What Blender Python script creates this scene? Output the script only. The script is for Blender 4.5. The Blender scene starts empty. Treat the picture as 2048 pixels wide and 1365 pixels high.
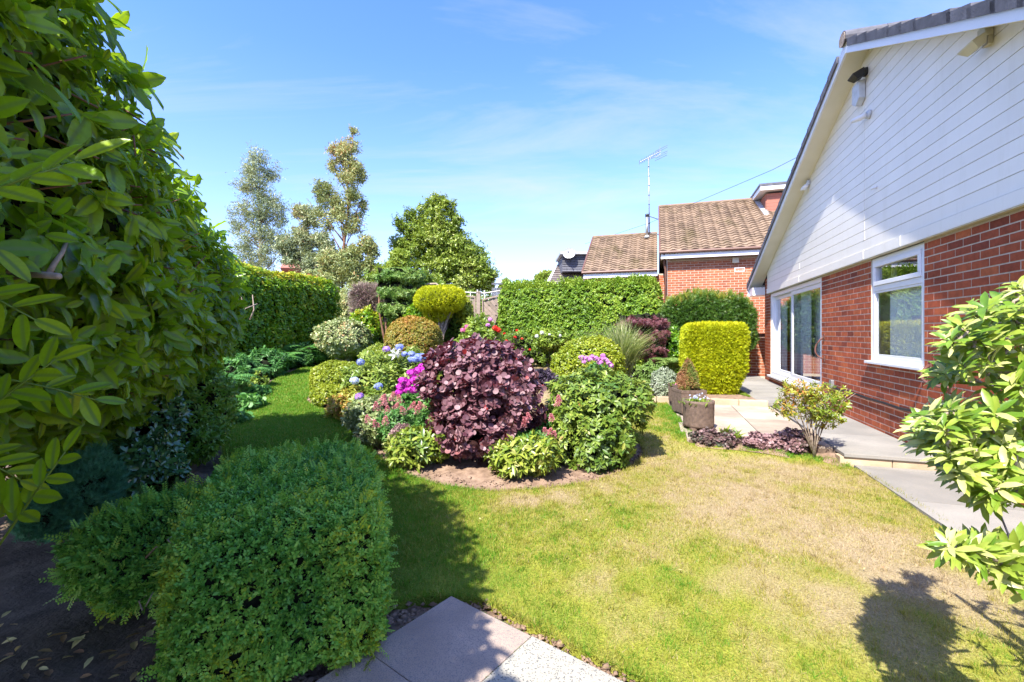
import bpy, bmesh, math, random
import numpy as np
from mathutils import Vector, Matrix, geometry, Quaternion

R = math.radians
sc = bpy.context.scene
rng = np.random.default_rng(7)
random.seed(7)

# ------------------------------------------------------------------ camera
H = 1.33            # eye height over the near lawn
F = 910.0           # focal length in pixels of the 2048 wide photo
HX, HY = 1024.0, 666.0
cam = bpy.data.cameras.new("camera")
cam.sensor_width = 36.0
cam.lens = 36.0 * F / 2048.0
cam.shift_y = -(682.5 - HY) / 2048.0
cam.clip_start = 0.05
cam.clip_end = 2000
cam_ob = bpy.data.objects.new("camera", cam)
sc.collection.objects.link(cam_ob)
cam_ob.location = (0, 0, H)
cam_ob.rotation_euler = (R(90), 0, 0)
sc.camera = cam_ob

# ------------------------------------------------------------------ sky, sun, exposure
SUN_DIR = Vector((0.70, 1.23, -1.71)).normalized()     # the way the light travels
world = bpy.data.worlds.new("World")
sc.world = world
world.use_nodes = True
wn, wl = world.node_tree.nodes, world.node_tree.links
wn.clear()
out = wn.new("ShaderNodeOutputWorld")
bg = wn.new("ShaderNodeBackground")
sky = wn.new("ShaderNodeTexSky")
sky.sky_type = 'NISHITA'
sky.sun_disc = False
sky.sun_elevation = R(50.4)
sky.sun_rotation = R(209.6)
sky.altitude = 50
sky.air_density = 1.0
sky.dust_density = 0.6
sky.ozone_density = 2.5
bg.inputs[1].default_value = 0.125
# thin cirrus laid over the sky by direction
tc = wn.new("ShaderNodeTexCoord")
sep = wn.new("ShaderNodeSeparateXYZ")
wl.new(tc.outputs["Generated"], sep.inputs[0])
mz = wn.new("ShaderNodeMath"); mz.operation = 'MAXIMUM'; mz.inputs[1].default_value = 0.02
wl.new(sep.outputs[2], mz.inputs[0])
az = wn.new("ShaderNodeMath"); az.operation = 'ADD'; az.inputs[1].default_value = 0.12
wl.new(mz.outputs[0], az.inputs[0])
dx = wn.new("ShaderNodeMath"); dx.operation = 'DIVIDE'
dy = wn.new("ShaderNodeMath"); dy.operation = 'DIVIDE'
wl.new(sep.outputs[0], dx.inputs[0]); wl.new(az.outputs[0], dx.inputs[1])
wl.new(sep.outputs[1], dy.inputs[0]); wl.new(az.outputs[0], dy.inputs[1])
cmb = wn.new("ShaderNodeCombineXYZ")
wl.new(dx.outputs[0], cmb.inputs[0]); wl.new(dy.outputs[0], cmb.inputs[1])
mp = wn.new("ShaderNodeMapping")
mp.inputs["Rotation"].default_value = (0, 0, R(28))
mp.inputs["Scale"].default_value = (0.55, 1.5, 1)
wl.new(cmb.outputs[0], mp.inputs[0])
nz = wn.new("ShaderNodeTexNoise")
nz.inputs["Scale"].default_value = 1.1
nz.inputs["Detail"].default_value = 9
nz.inputs["Roughness"].default_value = 0.62
nz.inputs["Distortion"].default_value = 0.5
wl.new(mp.outputs[0], nz.inputs["Vector"])
cr = wn.new("ShaderNodeValToRGB")
cr.color_ramp.elements[0].position = 0.47
cr.color_ramp.elements[0].color = (0, 0, 0, 1)
cr.color_ramp.elements[1].position = 0.72
cr.color_ramp.elements[1].color = (0.50, 0.50, 0.50, 1)
wl.new(nz.outputs["Fac"], cr.inputs[0])
# a little more cloud and pale air low down
lowr = wn.new("ShaderNodeMapRange")
lowr.inputs["From Min"].default_value = 0.0
lowr.inputs["From Max"].default_value = 0.5
lowr.inputs["To Min"].default_value = 0.26
lowr.inputs["To Max"].default_value = 0.0
wl.new(sep.outputs[2], lowr.inputs[0])
addc = wn.new("ShaderNodeMath"); addc.operation = 'ADD'; addc.use_clamp = True
wl.new(cr.outputs[0], addc.inputs[0]); wl.new(lowr.outputs[0], addc.inputs[1])
hs = wn.new("ShaderNodeHueSaturation")
hs.inputs["Saturation"].default_value = 1.22
hs.inputs["Value"].default_value = 1.0
wl.new(sky.outputs[0], hs.inputs["Color"])
mx = wn.new("ShaderNodeMixRGB")
mx.inputs[2].default_value = (1.75, 1.85, 2.05, 1)
wl.new(addc.outputs[0], mx.inputs[0])
tn = wn.new("ShaderNodeMixRGB"); tn.blend_type = 'MULTIPLY'; tn.inputs[0].default_value = 1.0; tn.inputs[2].default_value = (0.84, 0.74, 0.93, 1)
wl.new(hs.outputs[0], tn.inputs[1])
wl.new(tn.outputs[0], mx.inputs[1])
wl.new(mx.outputs[0], bg.inputs[0])
wl.new(bg.outputs[0], out.inputs[0])

sun = bpy.data.lights.new("sun", 'SUN')
sun.energy = 2.9
sun.angle = R(0.53)
sun.color = (1.0, 0.95, 0.86)
sun_ob = bpy.data.objects.new("sun", sun)
sc.collection.objects.link(sun_ob)
sun_ob.location = (-10, -18, 24)
sun_ob.rotation_euler = SUN_DIR.to_track_quat('-Z', 'Y').to_euler()

sc.view_settings.view_transform = 'Standard'
sc.view_settings.look = 'None'
sc.view_settings.gamma = 1.0
sc.view_settings.use_curve_mapping = False
sc.view_settings.exposure = 2.05
sc.cycles.max_bounces = 6
sc.cycles.diffuse_bounces = 3
sc.cycles.glossy_bounces = 3
sc.cycles.transmission_bounces = 4
sc.cycles.transparent_max_bounces = 8
sc.cycles.caustics_reflective = False
sc.cycles.caustics_refractive = False

# ------------------------------------------------------------------ places
D = Vector((0.3017, 0.9534, 0))            # along the house wall, away from the camera
N = Vector((-0.9534, 0.3017, 0))           # out of the house wall, to the garden
A0 = Vector((2.75, 0, 0))

def sm(a, b, x):
    t = np.clip((np.asarray(x, float) - a) / (b - a), 0, 1)
    return t * t * (3 - 2 * t)

def G(x, y):
    """height of the garden ground"""
    x = np.asarray(x, float); y = np.asarray(y, float)
    up = 0.05 * np.maximum(0, np.minimum(y, 20) - 6.0)
    t = sm(2.2, 4.6, x - 0.1 * (y - 6))
    z = up * (1 - t) + t * np.minimum(up, 0.10)
    s = (x - 2.75) * 0.3017 + y * 0.9534; q = (2.75 - x) * 0.9534 + y * 0.3017
    k = (1 - sm(2.7, 3.5, q)) * sm(4.35, 5.0, s)
    return z * (1 - k) + k * 0.11

def hs_pt(s, q, z=0.0):
    """house frame to world"""
    p = A0 + D * s + N * q
    return Vector((p.x, p.y, z))

def gp(px, py, z=None):
    """point on the ground (or on height z) seen at a photo pixel"""
    y = 5.0
    for _ in range(40):
        x = (px - HX) / F * y
        g = float(G(x, y)) if z is None else z
        y = 0.5 * y + 0.5 * (H - g) * F / max(py - HY, 6)
    return Vector(((px - HX) / F * y, y, g))

def at(px, py, y):
    return Vector(((px - HX) / F * y, y, H - (py - HY) / F * y))

def wallp(px, py, q=0.0):
    """point on the gable wall plane (q out of it) seen at a photo pixel -> s, z"""
    C = 2.75 - q / 0.9534
    tn = 0.3017 / 0.9534
    y = F * C / (px - HX - F * tn)
    x = (px - HX) / F * y
    s = (Vector((x, y, 0)) - A0).dot(D)
    return s, H - (py - HY) / F * y

# ------------------------------------------------------------------ objects
col = sc.collection

def link(o, parent=None):
    col.objects.link(o)
    if parent is not None:
        o.parent = parent
    return o

def tag(o, label=None, cat=None, group=None, kind=None):
    if label: o['label'] = label
    if cat: o['category'] = cat
    if group: o['group'] = group
    if kind: o['kind'] = kind
    return o

def thing(name, label, cat, loc, group=None):
    o = bpy.data.objects.new(name, None)
    o.empty_display_size = 0.1
    o.location = loc
    link(o)
    return tag(o, label, cat, group)

def base(parent):
    v = Vector((0, 0, 0))
    while parent is not None:
        v = v + parent.location
        parent = parent.parent
    return v

def tri_obj(name, V, T, mat, parent=None, rnd=None, smooth=False, kind=None, k=3):
    """V (n,3) world coordinates, T (m,k) faces"""
    V = np.asarray(V, np.float32); T = np.asarray(T, np.int32)
    b = base(parent)
    V = V - np.array((b.x, b.y, b.z), np.float32)
    me = bpy.data.meshes.new(name)
    me.vertices.add(len(V)); me.vertices.foreach_set("co", V.ravel())
    me.loops.add(T.size); me.loops.foreach_set("vertex_index", T.ravel())
    me.polygons.add(len(T))
    me.polygons.foreach_set("loop_start", np.arange(0, T.size, k, dtype=np.int32))
    try:
        me.polygons.foreach_set("loop_total", np.full(len(T), k, np.int32))
    except Exception:
        pass
    me.update(calc_edges=True)
    if smooth:
        me.polygons.foreach_set("use_smooth", np.ones(len(T), bool))
    if rnd is not None:
        for nm, arr in (rnd.items() if isinstance(rnd, dict) else [("rnd", rnd)]):
            a = me.attributes.new(nm, 'FLOAT', 'FACE')
            a.data.foreach_set("value", np.asarray(arr, np.float32))
    me.materials.append(mat)
    o = bpy.data.objects.new(name, me)
    link(o, parent)
    if kind: o['kind'] = kind
    return o

class MB:
    """collects boxes, prisms, tubes into one mesh"""
    def __init__(self):
        self.v = []; self.f = []; self.r = []; self.cur = 0.5
    def add(self, vs, fs):
        n = len(self.v)
        self.v += [tuple(p) for p in vs]
        self.f += [tuple(i + n for i in f) for f in fs]
        self.r += [self.cur] * len(fs)
        return self
    def hexa(self, p):
        """8 corners: bottom 0-3 counter-clockwise, top 4-7"""
        return self.add(p, [(3, 2, 1, 0), (4, 5, 6, 7), (0, 1, 5, 4), (1, 2, 6, 5), (2, 3, 7, 6), (3, 0, 4, 7)])
    def hbox(self, s0, s1, q0, q1, z0, z1):
        """box in the house frame"""
        c = [(s0, q0), (s0, q1), (s1, q1), (s1, q0)]
        return self.hexa([hs_pt(s, q, z0) for s, q in c] + [hs_pt(s, q, z1) for s, q in c])
    def box(self, c, sx, sy, sz, rz=0.0):
        m = Matrix.Rotation(rz, 3, 'Z')
        c = Vector(c)
        q = [(-1, -1), (1, -1), (1, 1), (-1, 1)]
        return self.hexa([c + m @ Vector((a * sx / 2, b * sy / 2, -sz / 2)) for a, b in q] +
                         [c + m @ Vector((a * sx / 2, b * sy / 2, sz / 2)) for a, b in q])
    def prism(self, poly, vec):
        """planar polygon swept along vec"""
        n = len(poly); vec = Vector(vec)
        vs = [Vector(p) for p in poly] + [Vector(p) + vec for p in poly]
        fs = [tuple(range(n))[::-1], tuple(range(n, 2 * n))] + [(i, (i + 1) % n, n + (i + 1) % n, n + i) for i in range(n)]
        return self.add(vs, fs)
    def tube(self, pts, rad, n=6, cap=True):
        pts = [Vector(p) for p in pts]
        if not hasattr(rad, '__len__'): rad = [rad] * len(pts)
        vs = []; fs = []
        up = Vector((0, 0, 1))
        for i, p in enumerate(pts):
            t = (pts[min(i + 1, len(pts) - 1)] - pts[max(i - 1, 0)])
            if t.length < 1e-9: t = Vector((0, 0, 1))
            t.normalize()
            a = t.cross(up if abs(t.z) < 0.9 else Vector((1, 0, 0))).normalized()
            b = t.cross(a)
            for k in range(n):
                w = 2 * math.pi * k / n
                vs.append(p + (a * math.cos(w) + b * math.sin(w)) * rad[i])
        for i in range(len(pts) - 1):
            for k in range(n):
                k2 = (k + 1) % n
                fs.append((i * n + k, i * n + k2, (i + 1) * n + k2, (i + 1) * n + k))
        if cap:
            fs.append(tuple(range(n))[::-1]); fs.append(tuple(range((len(pts) - 1) * n, len(pts) * n)))
        return self.add(vs, fs)
    def build(self, name, mat, parent=None, smooth=False, kind=None, bevel=0):
        b = base(parent)
        me = bpy.data.meshes.new(name)
        me.from_pydata([(x - b.x, y - b.y, z - b.z) for x, y, z in self.v], [], self.f)
        a = me.attributes.new("rnd", 'FLOAT', 'FACE')
        a.data.foreach_set("value", np.asarray(self.r, np.float32))
        me.materials.append(mat)
        bm = bmesh.new(); bm.from_mesh(me)
        bmesh.ops.recalc_face_normals(bm, faces=bm.faces)
        bm.to_mesh(me); bm.free()
        if smooth:
            me.polygons.foreach_set("use_smooth", np.ones(len(me.polygons), bool))
        o = bpy.data.objects.new(name, me)
        if bevel:
            m = o.modifiers.new("bevel", 'BEVEL'); m.width = bevel; m.segments = 2; m.limit_method = 'ANGLE'
        link(o, parent)
        if kind: o['kind'] = kind
        return o

# ------------------------------------------------------------------ materials
def node_mat(name):
    m = bpy.data.materials.new(name); m.use_nodes = True
    nt = m.node_tree; nt.nodes.clear()
    o = nt.nodes.new("ShaderNodeOutputMaterial")
    return m, nt, nt.nodes, nt.links, o

def ramp(n, stops):
    r = n.new("ShaderNodeValToRGB")
    e = r.color_ramp.elements
    while len(e) < len(stops): e.new(0.5)
    for i, (p, c) in enumerate(stops):
        e[i].position = p; e[i].color = (*c, 1)
    return r

def leaf_mat(name, stops, rough=0.45, trans=0.3, tcol=None, spec=0.5, coat=0.0, vein=False):
    m, nt, n, l, o = node_mat(name)
    a = n.new("ShaderNodeAttribute"); a.attribute_name = "rnd"
    r = ramp(n, stops)
    l.new(a.outputs["Fac"], r.inputs[0])
    c = r.outputs[0]
    nn = n.new("ShaderNodeTexNoise"); nn.inputs["Scale"].default_value = 60.0; nn.inputs["Detail"].default_value = 3
    g = n.new("ShaderNodeNewGeometry")
    l.new(g.outputs["Position"], nn.inputs["Vector"])
    mr = n.new("ShaderNodeMapRange"); mr.inputs["To Min"].default_value = 0.72; mr.inputs["To Max"].default_value = 1.28
    l.new(nn.outputs["Fac"], mr.inputs[0])
    mul = n.new("ShaderNodeMixRGB"); mul.blend_type = 'MULTIPLY'; mul.inputs[0].default_value = 1.0
    l.new(c, mul.inputs[1]); l.new(mr.outputs[0], mul.inputs[2])
    c = mul.outputs[0]
    p = n.new("ShaderNodeBsdfPrincipled")
    p.inputs["Roughness"].default_value = rough
    p.inputs["Specular IOR Level"].default_value = spec
    if vein:
        uv = n.new("ShaderNodeAttribute"); uv.attribute_name = "leafuv"
        sx = n.new("ShaderNodeSeparateXYZ"); l.new(uv.outputs["Vector"], sx.inputs[0])
        ab = n.new("ShaderNodeMath"); ab.operation = 'ABSOLUTE'; l.new(sx.outputs[0], ab.inputs[0])
        mid = n.new("ShaderNodeMapRange"); mid.inputs["From Min"].default_value = 0.02; mid.inputs["From Max"].default_value = 0.07
        mid.inputs["To Min"].default_value = 1; mid.inputs["To Max"].default_value = 0
        l.new(ab.outputs[0], mid.inputs[0])
        # side veins slant forward from the midrib
        k = n.new("ShaderNodeMath"); k.operation = 'MULTIPLY_ADD'; k.inputs[1].default_value = -0.55
        l.new(ab.outputs[0], k.inputs[0]); l.new(sx.outputs[1], k.inputs[2])
        k2 = n.new("ShaderNodeMath"); k2.operation = 'MULTIPLY'; k2.inputs[1].default_value = 52
        l.new(k.outputs[0], k2.inputs[0])
        sn = n.new("ShaderNodeMath"); sn.operation = 'SINE'; l.new(k2.outputs[0], sn.inputs[0])
        sv = n.new("ShaderNodeMapRange"); sv.inputs["From Min"].default_value = 0.93; sv.inputs["From Max"].default_value = 1.0
        sv.inputs["To Max"].default_value = 0.30
        l.new(sn.outputs[0], sv.inputs[0])
        mxv = n.new("ShaderNodeMath"); mxv.operation = 'MAXIMUM'
        l.new(mid.outputs[0], mxv.inputs[0]); l.new(sv.outputs[0], mxv.inputs[1])
        mv = n.new("ShaderNodeMixRGB"); mv.inputs[2].default_value = (0.16, 0.26, 0.05, 1)
        l.new(mxv.outputs[0], mv.inputs[0]); l.new(c, mv.inputs[1]); c = mv.outputs[0]
        bp = n.new("ShaderNodeBump"); bp.inputs["Strength"].default_value = 0.12; bp.inputs["Distance"].default_value = 0.001
        l.new(sn.outputs[0], bp.inputs["Height"]); l.new(bp.outputs[0], p.inputs["Normal"])
    l.new(c, p.inputs["Base Color"])
    t = n.new("ShaderNodeBsdfTranslucent")
    if tcol:
        tm = n.new("ShaderNodeMixRGB"); tm.inputs[0].default_value = 0.6; tm.inputs[2].default_value = (*tcol, 1)
        l.new(c, tm.inputs[1]); l.new(tm.outputs[0], t.inputs[0])
    else:
        l.new(c, t.inputs[0])
    ms = n.new("ShaderNodeMixShader"); ms.inputs[0].default_value = trans
    l.new(p.outputs[0], ms.inputs[1]); l.new(t.outputs[0], ms.inputs[2])
    l.new(ms.outputs[0], o.inputs[0])
    return m

def plain_mat(name, c1, c2=None, rough=0.7, scale=8.0, bump=0.0, bscale=None, spec=0.5, metal=0.0, detail=5, use_rnd=0.0, contrast=(0.3, 0.7), speck=None):
    m, nt, n, l, o = node_mat(name)
    p = n.new("ShaderNodeBsdfPrincipled")
    p.inputs["Roughness"].default_value = rough
    p.inputs["Specular IOR Level"].default_value = spec
    p.inputs["Metallic"].default_value = metal
    g = n.new("ShaderNodeNewGeometry")
    nn = n.new("ShaderNodeTexNoise"); nn.inputs["Scale"].default_value = scale; nn.inputs["Detail"].default_value = detail
    l.new(g.outputs["Position"], nn.inputs["Vector"])
    c2 = c2 or tuple(x * 0.8 for x in c1)
    r = ramp(n, [(contrast[0], c2), (contrast[1], c1)])
    l.new(nn.outputs["Fac"], r.inputs[0])
    c = r.outputs[0]
    if speck:
        (sscale, scol, amt) = speck
        vo = n.new("ShaderNodeTexVoronoi"); vo.inputs["Scale"].default_value = sscale
        l.new(g.outputs["Position"], vo.inputs["Vector"])
        rr = ramp(n, [(0.0, (1, 1, 1)), (amt, (0, 0, 0))]); rr.color_ramp.interpolation = 'CONSTANT'
        n2 = n.new("ShaderNodeSeparateXYZ"); l.new(vo.outputs["Color"], n2.inputs[0])
        l.new(n2.outputs[0], rr.inputs[0])
        ms = n.new("ShaderNodeMixRGB"); ms.inputs[2].default_value = (*scol, 1)
        l.new(rr.outputs[0], ms.inputs[0]); l.new(c, ms.inputs[1]); c = ms.outputs[0]
    if use_rnd:
        a = n.new("ShaderNodeAttribute"); a.attribute_name = "rnd"
        mr = n.new("ShaderNodeMapRange"); mr.inputs["To Min"].default_value = 1 - use_rnd; mr.inputs["To Max"].default_value = 1 + use_rnd
        l.new(a.outputs["Fac"], mr.inputs[0])
        mu = n.new("ShaderNodeMixRGB"); mu.blend_type = 'MULTIPLY'; mu.inputs[0].default_value = 1
        l.new(c, mu.inputs[1]); l.new(mr.outputs[0], mu.inputs[2]); c = mu.outputs[0]
    l.new(c, p.inputs["Base Color"])
    if bump:
        nb = n.new("ShaderNodeTexNoise"); nb.inputs["Scale"].default_value = bscale or scale * 4; nb.inputs["Detail"].default_value = 6
        l.new(g.outputs["Position"], nb.inputs["Vector"])
        b = n.new("ShaderNodeBump"); b.inputs["Strength"].default_value = bump; b.inputs["Distance"].default_value = 0.01
        l.new(nb.outputs["Fac"], b.inputs["Height"]); l.new(b.outputs[0], p.inputs["Normal"])
    l.new(p.outputs[0], o.inputs[0])
    return m

M = {}
M['soil'] = plain_mat('soil', (0.34, 0.235, 0.165), (0.17, 0.11, 0.075), 0.95, 14, 0.9, 60, 0.2)
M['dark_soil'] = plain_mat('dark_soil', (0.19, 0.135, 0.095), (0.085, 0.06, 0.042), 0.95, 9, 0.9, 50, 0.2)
M['bark'] = plain_mat('bark', (0.20, 0.14, 0.10), (0.09, 0.06, 0.045), 0.85, 20, 0.6, 60, 0.3)
M['pale_bark'] = plain_mat('pale_bark', (0.42, 0.34, 0.27), (0.20, 0.15, 0.11), 0.8, 18, 0.5, 50, 0.3)
M['red_bark'] = plain_mat('red_bark', (0.25, 0.13, 0.08), (0.12, 0.06, 0.04), 0.8, 10, 0.4, 40, 0.3)
M['inner'] = plain_mat('shade_core', (0.018, 0.022, 0.010), (0.008, 0.009, 0.005), 0.95, 30, 0, None, 0.1)  # near-black colour stands in for the shade inside shrubs
M['inner_light'] = plain_mat('gold_shade_core', (0.10, 0.12, 0.012), (0.05, 0.06, 0.008), 0.95, 30, 0, None, 0.1)  # olive core colour, stands in for shade inside the golden conifers
M['white'] = plain_mat('white_upvc', (0.78, 0.79, 0.80), (0.72, 0.73, 0.74), 0.3, 3)
M['board'] = plain_mat('white_cladding', (0.84, 0.80, 0.71), (0.78, 0.74, 0.65), 0.38, 1.6, use_rnd=0.03)
def weather(m):
    """faint vertical grime streaks and yellowing"""
    nt = m.node_tree; n = nt.nodes; l = nt.links
    p = next(x for x in n if x.type == 'BSDF_PRINCIPLED'); src = p.inputs["Base Color"].links[0].from_socket
    g = n.new("ShaderNodeNewGeometry"); mp_ = n.new("ShaderNodeMapping"); mp_.inputs["Scale"].default_value = (7, 7, 0.9)
    nn = n.new("ShaderNodeTexNoise"); nn.inputs["Scale"].default_value = 1.0; nn.inputs["Detail"].default_value = 8; nn.inputs["Roughness"].default_value = 0.7
    l.new(g.outputs["Position"], mp_.inputs[0]); l.new(mp_.outputs[0], nn.inputs["Vector"])
    r = ramp(n, [(0.50, (0, 0, 0)), (0.80, (0.26, 0.26, 0.26))]); l.new(nn.outputs["Fac"], r.inputs[0])
    mu = n.new("ShaderNodeMixRGB"); mu.blend_type = 'MULTIPLY'; mu.inputs[2].default_value = (0.66, 0.62, 0.46, 1)
    l.new(r.outputs[0], mu.inputs[0]); l.new(src, mu.inputs[1]); l.new(mu.outputs[0], p.inputs["Base Color"])
weather(M['board'])
M['soffit'] = plain_mat('cream_soffit', (0.78, 0.74, 0.60), (0.70, 0.66, 0.50), 0.5, 2)
M['stain'] = plain_mat('yellowed_groove', (0.60, 0.55, 0.36), (0.45, 0.40, 0.25), 0.7, 6)
M['mortar'] = plain_mat('mortar', (0.62, 0.53, 0.41), (0.49, 0.41, 0.31), 0.9, 25, 0.3, 200, 0.2)
M['slate'] = plain_mat('grey_roof_tile', (0.13, 0.13, 0.15), (0.075, 0.075, 0.085), 0.75, 9, 0.3, 80, 0.4, use_rnd=0.25)
M['grey_paving'] = plain_mat('grey_paving', (0.32, 0.295, 0.255), (0.22, 0.205, 0.18), 0.85, 2.5, 0.25, 250, 0.3, use_rnd=0.12, speck=(420, (0.20, 0.20, 0.19), 0.22))
M['cream_paving'] = plain_mat('cream_paving', (0.46, 0.38, 0.29), (0.31, 0.25, 0.19), 0.85, 4, 0.5, 160, 0.3, use_rnd=0.2)
M['kerb'] = plain_mat('buff_kerb', (0.52, 0.41, 0.27), (0.38, 0.28, 0.18), 0.85, 6, 0.3, 90, 0.3, use_rnd=0.15)
M['black'] = plain_mat('black_plastic', (0.02, 0.02, 0.022), None, 0.45, 10)
M['steel'] = plain_mat('galvanised_steel', (0.45, 0.46, 0.47), (0.32, 0.33, 0.34), 0.4, 12, metal=0.7)
M['iron'] = plain_mat('brown_painted_iron', (0.16, 0.07, 0.055), (0.10, 0.045, 0.035), 0.45, 20)
M['curtain'] = plain_mat('net_curtain', (0.86, 0.88, 0.90), (0.80, 0.82, 0.84), 0.9, 3)
M['room'] = plain_mat('room_wall', (0.25, 0.23, 0.20), None, 0.9, 3)
M['wood'] = plain_mat('weathered_wood', (0.36, 0.28, 0.22), (0.25, 0.19, 0.15), 0.8, 12, 0.3, 40, 0.3, use_rnd=0.2)
M['pot'] = plain_mat('brown_pot', (0.19, 0.13, 0.095), (0.10, 0.068, 0.05), 0.8, 25, 0.8, 120, 0.35)
M['stone'] = plain_mat('pale_stone', (0.72, 0.68, 0.62), (0.50, 0.46, 0.40), 0.85, 10, 0.4, 60)
M['moss'] = plain_mat('moss', (0.10, 0.13, 0.03), (0.05, 0.05, 0.025), 0.95, 40, use_rnd=0.4)
M['guts'] = plain_mat('brown_gutter', (0.16, 0.075, 0.05), None, 0.5, 8)
M['lead'] = plain_mat('lead_flashing', (0.42, 0.44, 0.46), (0.33, 0.34, 0.36), 0.6, 9)

def brick_mat(name, stops):
    m, nt, n, l, o = node_mat(name)
    p = n.new("ShaderNodeBsdfPrincipled"); p.inputs["Roughness"].default_value = 0.85; p.inputs["Specular IOR Level"].default_value = 0.25
    a = n.new("ShaderNodeAttribute"); a.attribute_name = "rnd"
    r = ramp(n, stops); l.new(a.outputs["Fac"], r.inputs[0])
    g = n.new("ShaderNodeNewGeometry")
    nn = n.new("ShaderNodeTexNoise"); nn.inputs["Scale"].default_value = 22; nn.inputs["Detail"].default_value = 6; nn.inputs["Roughness"].default_value = 0.65
    l.new(g.outputs["Position"], nn.inputs["Vector"])
    mr = n.new("ShaderNodeMapRange"); mr.inputs["To Min"].default_value = 0.45; mr.inputs["To Max"].default_value = 1.5
    l.new(nn.outputs["Fac"], mr.inputs[0])
    mu = n.new("ShaderNodeMixRGB"); mu.blend_type = 'MULTIPLY'; mu.inputs[0].default_value = 1
    l.new(r.outputs[0], mu.inputs[1]); l.new(mr.outputs[0], mu.inputs[2])
    n3 = n.new("ShaderNodeTexNoise"); n3.inputs["Scale"].default_value = 1.7; n3.inputs["Detail"].default_value = 7; n3.inputs["Roughness"].default_value = 0.7
    l.new(g.outputs["Position"], n3.inputs["Vector"])
    m3 = n.new("ShaderNodeMapRange"); m3.inputs["From Min"].default_value = 0.3; m3.inputs["From Max"].default_value = 0.7; m3.inputs["To Min"].default_value = 0.72; m3.inputs["To Max"].default_value = 1.22
    l.new(n3.outputs["Fac"], m3.inputs[0])
    mu2 = n.new("ShaderNodeMixRGB"); mu2.blend_type = 'MULTIPLY'; mu2.inputs[0].default_value = 1
    l.new(mu.outputs[0], mu2.inputs[1]); l.new(m3.outputs[0], mu2.inputs[2])
    l.new(mu2.outputs[0], p.inputs["Base Color"])
    nb = n.new("ShaderNodeTexNoise"); nb.inputs["Scale"].default_value = 140; nb.inputs["Detail"].default_value = 4
    mpn = n.new("ShaderNodeMapping"); mpn.inputs["Scale"].default_value = (1, 1, 0.25)
    l.new(g.outputs["Position"], mpn.inputs[0]); l.new(mpn.outputs[0], nb.inputs["Vector"])
    b = n.new("ShaderNodeBump"); b.inputs["Strength"].default_value = 0.5; b.inputs["Distance"].default_value = 0.003
    l.new(nb.outputs["Fac"], b.inputs["Height"]); l.new(b.outputs[0], p.inputs["Normal"])
    l.new(p.outputs[0], o.inputs[0])
    return m
M['brick'] = brick_mat('red_brick', [(0.0, (0.19, 0.045, 0.024)), (0.3, (0.31, 0.070, 0.030)), (0.7, (0.39, 0.094, 0.036)), (1.0, (0.46, 0.125, 0.042))])
M['brick2'] = brick_mat('orange_red_brick', [(0.0, (0.27, 0.085, 0.045)), (0.4, (0.36, 0.115, 0.055)), (1.0, (0.46, 0.16, 0.07))])

def tile_mat(name, c1, c2, moss):
    m, nt, n, l, o = node_mat(name)
    p = n.new("ShaderNodeBsdfPrincipled"); p.inputs["Roughness"].default_value = 0.9; p.inputs["Specular IOR Level"].default_value = 0.2
    a = n.new("ShaderNodeAttribute"); a.attribute_name = "rnd"
    r = ramp(n, [(0.0, c2), (1.0, c1)]); l.new(a.outputs["Fac"], r.inputs[0])
    g = n.new("ShaderNodeNewGeometry")
    nn = n.new("ShaderNodeTexNoise"); nn.inputs["Scale"].default_value = 1.6; nn.inputs["Detail"].default_value = 8; nn.inputs["Roughness"].default_value = 0.7
    mpn = n.new("ShaderNodeMapping"); mpn.inputs["Scale"].default_value = (1, 0.5, 0.5)
    l.new(g.outputs["Position"], mpn.inputs[0]); l.new(mpn.outputs[0], nn.inputs["Vector"])
    rr = ramp(n, [(0.52, (0, 0, 0)), (0.66, (0.75, 0.75, 0.75))]); l.new(nn.outputs["Fac"], rr.inputs[0])
    mu = n.new("ShaderNodeMixRGB"); mu.inputs[2].default_value = (*moss, 1)
    l.new(rr.outputs[0], mu.inputs[0]); l.new(r.outputs[0], mu.inputs[1])
    l.new(mu.outputs[0], p.inputs["Base Color"])
    l.new(p.outputs[0], o.inputs[0])
    return m
M['tile'] = tile_mat('brown_roof_tile', (0.30, 0.215, 0.145), (0.15, 0.105, 0.072), (0.11, 0.085, 0.04))
M['tile_grey'] = tile_mat('grey_brown_roof_tile', (0.30, 0.26, 0.24), (0.18, 0.15, 0.14), (0.10, 0.09, 0.07))
M['tile_red'] = tile_mat('red_roof_tile', (0.42, 0.17, 0.12), (0.30, 0.12, 0.09), (0.20, 0.12, 0.08))

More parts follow.
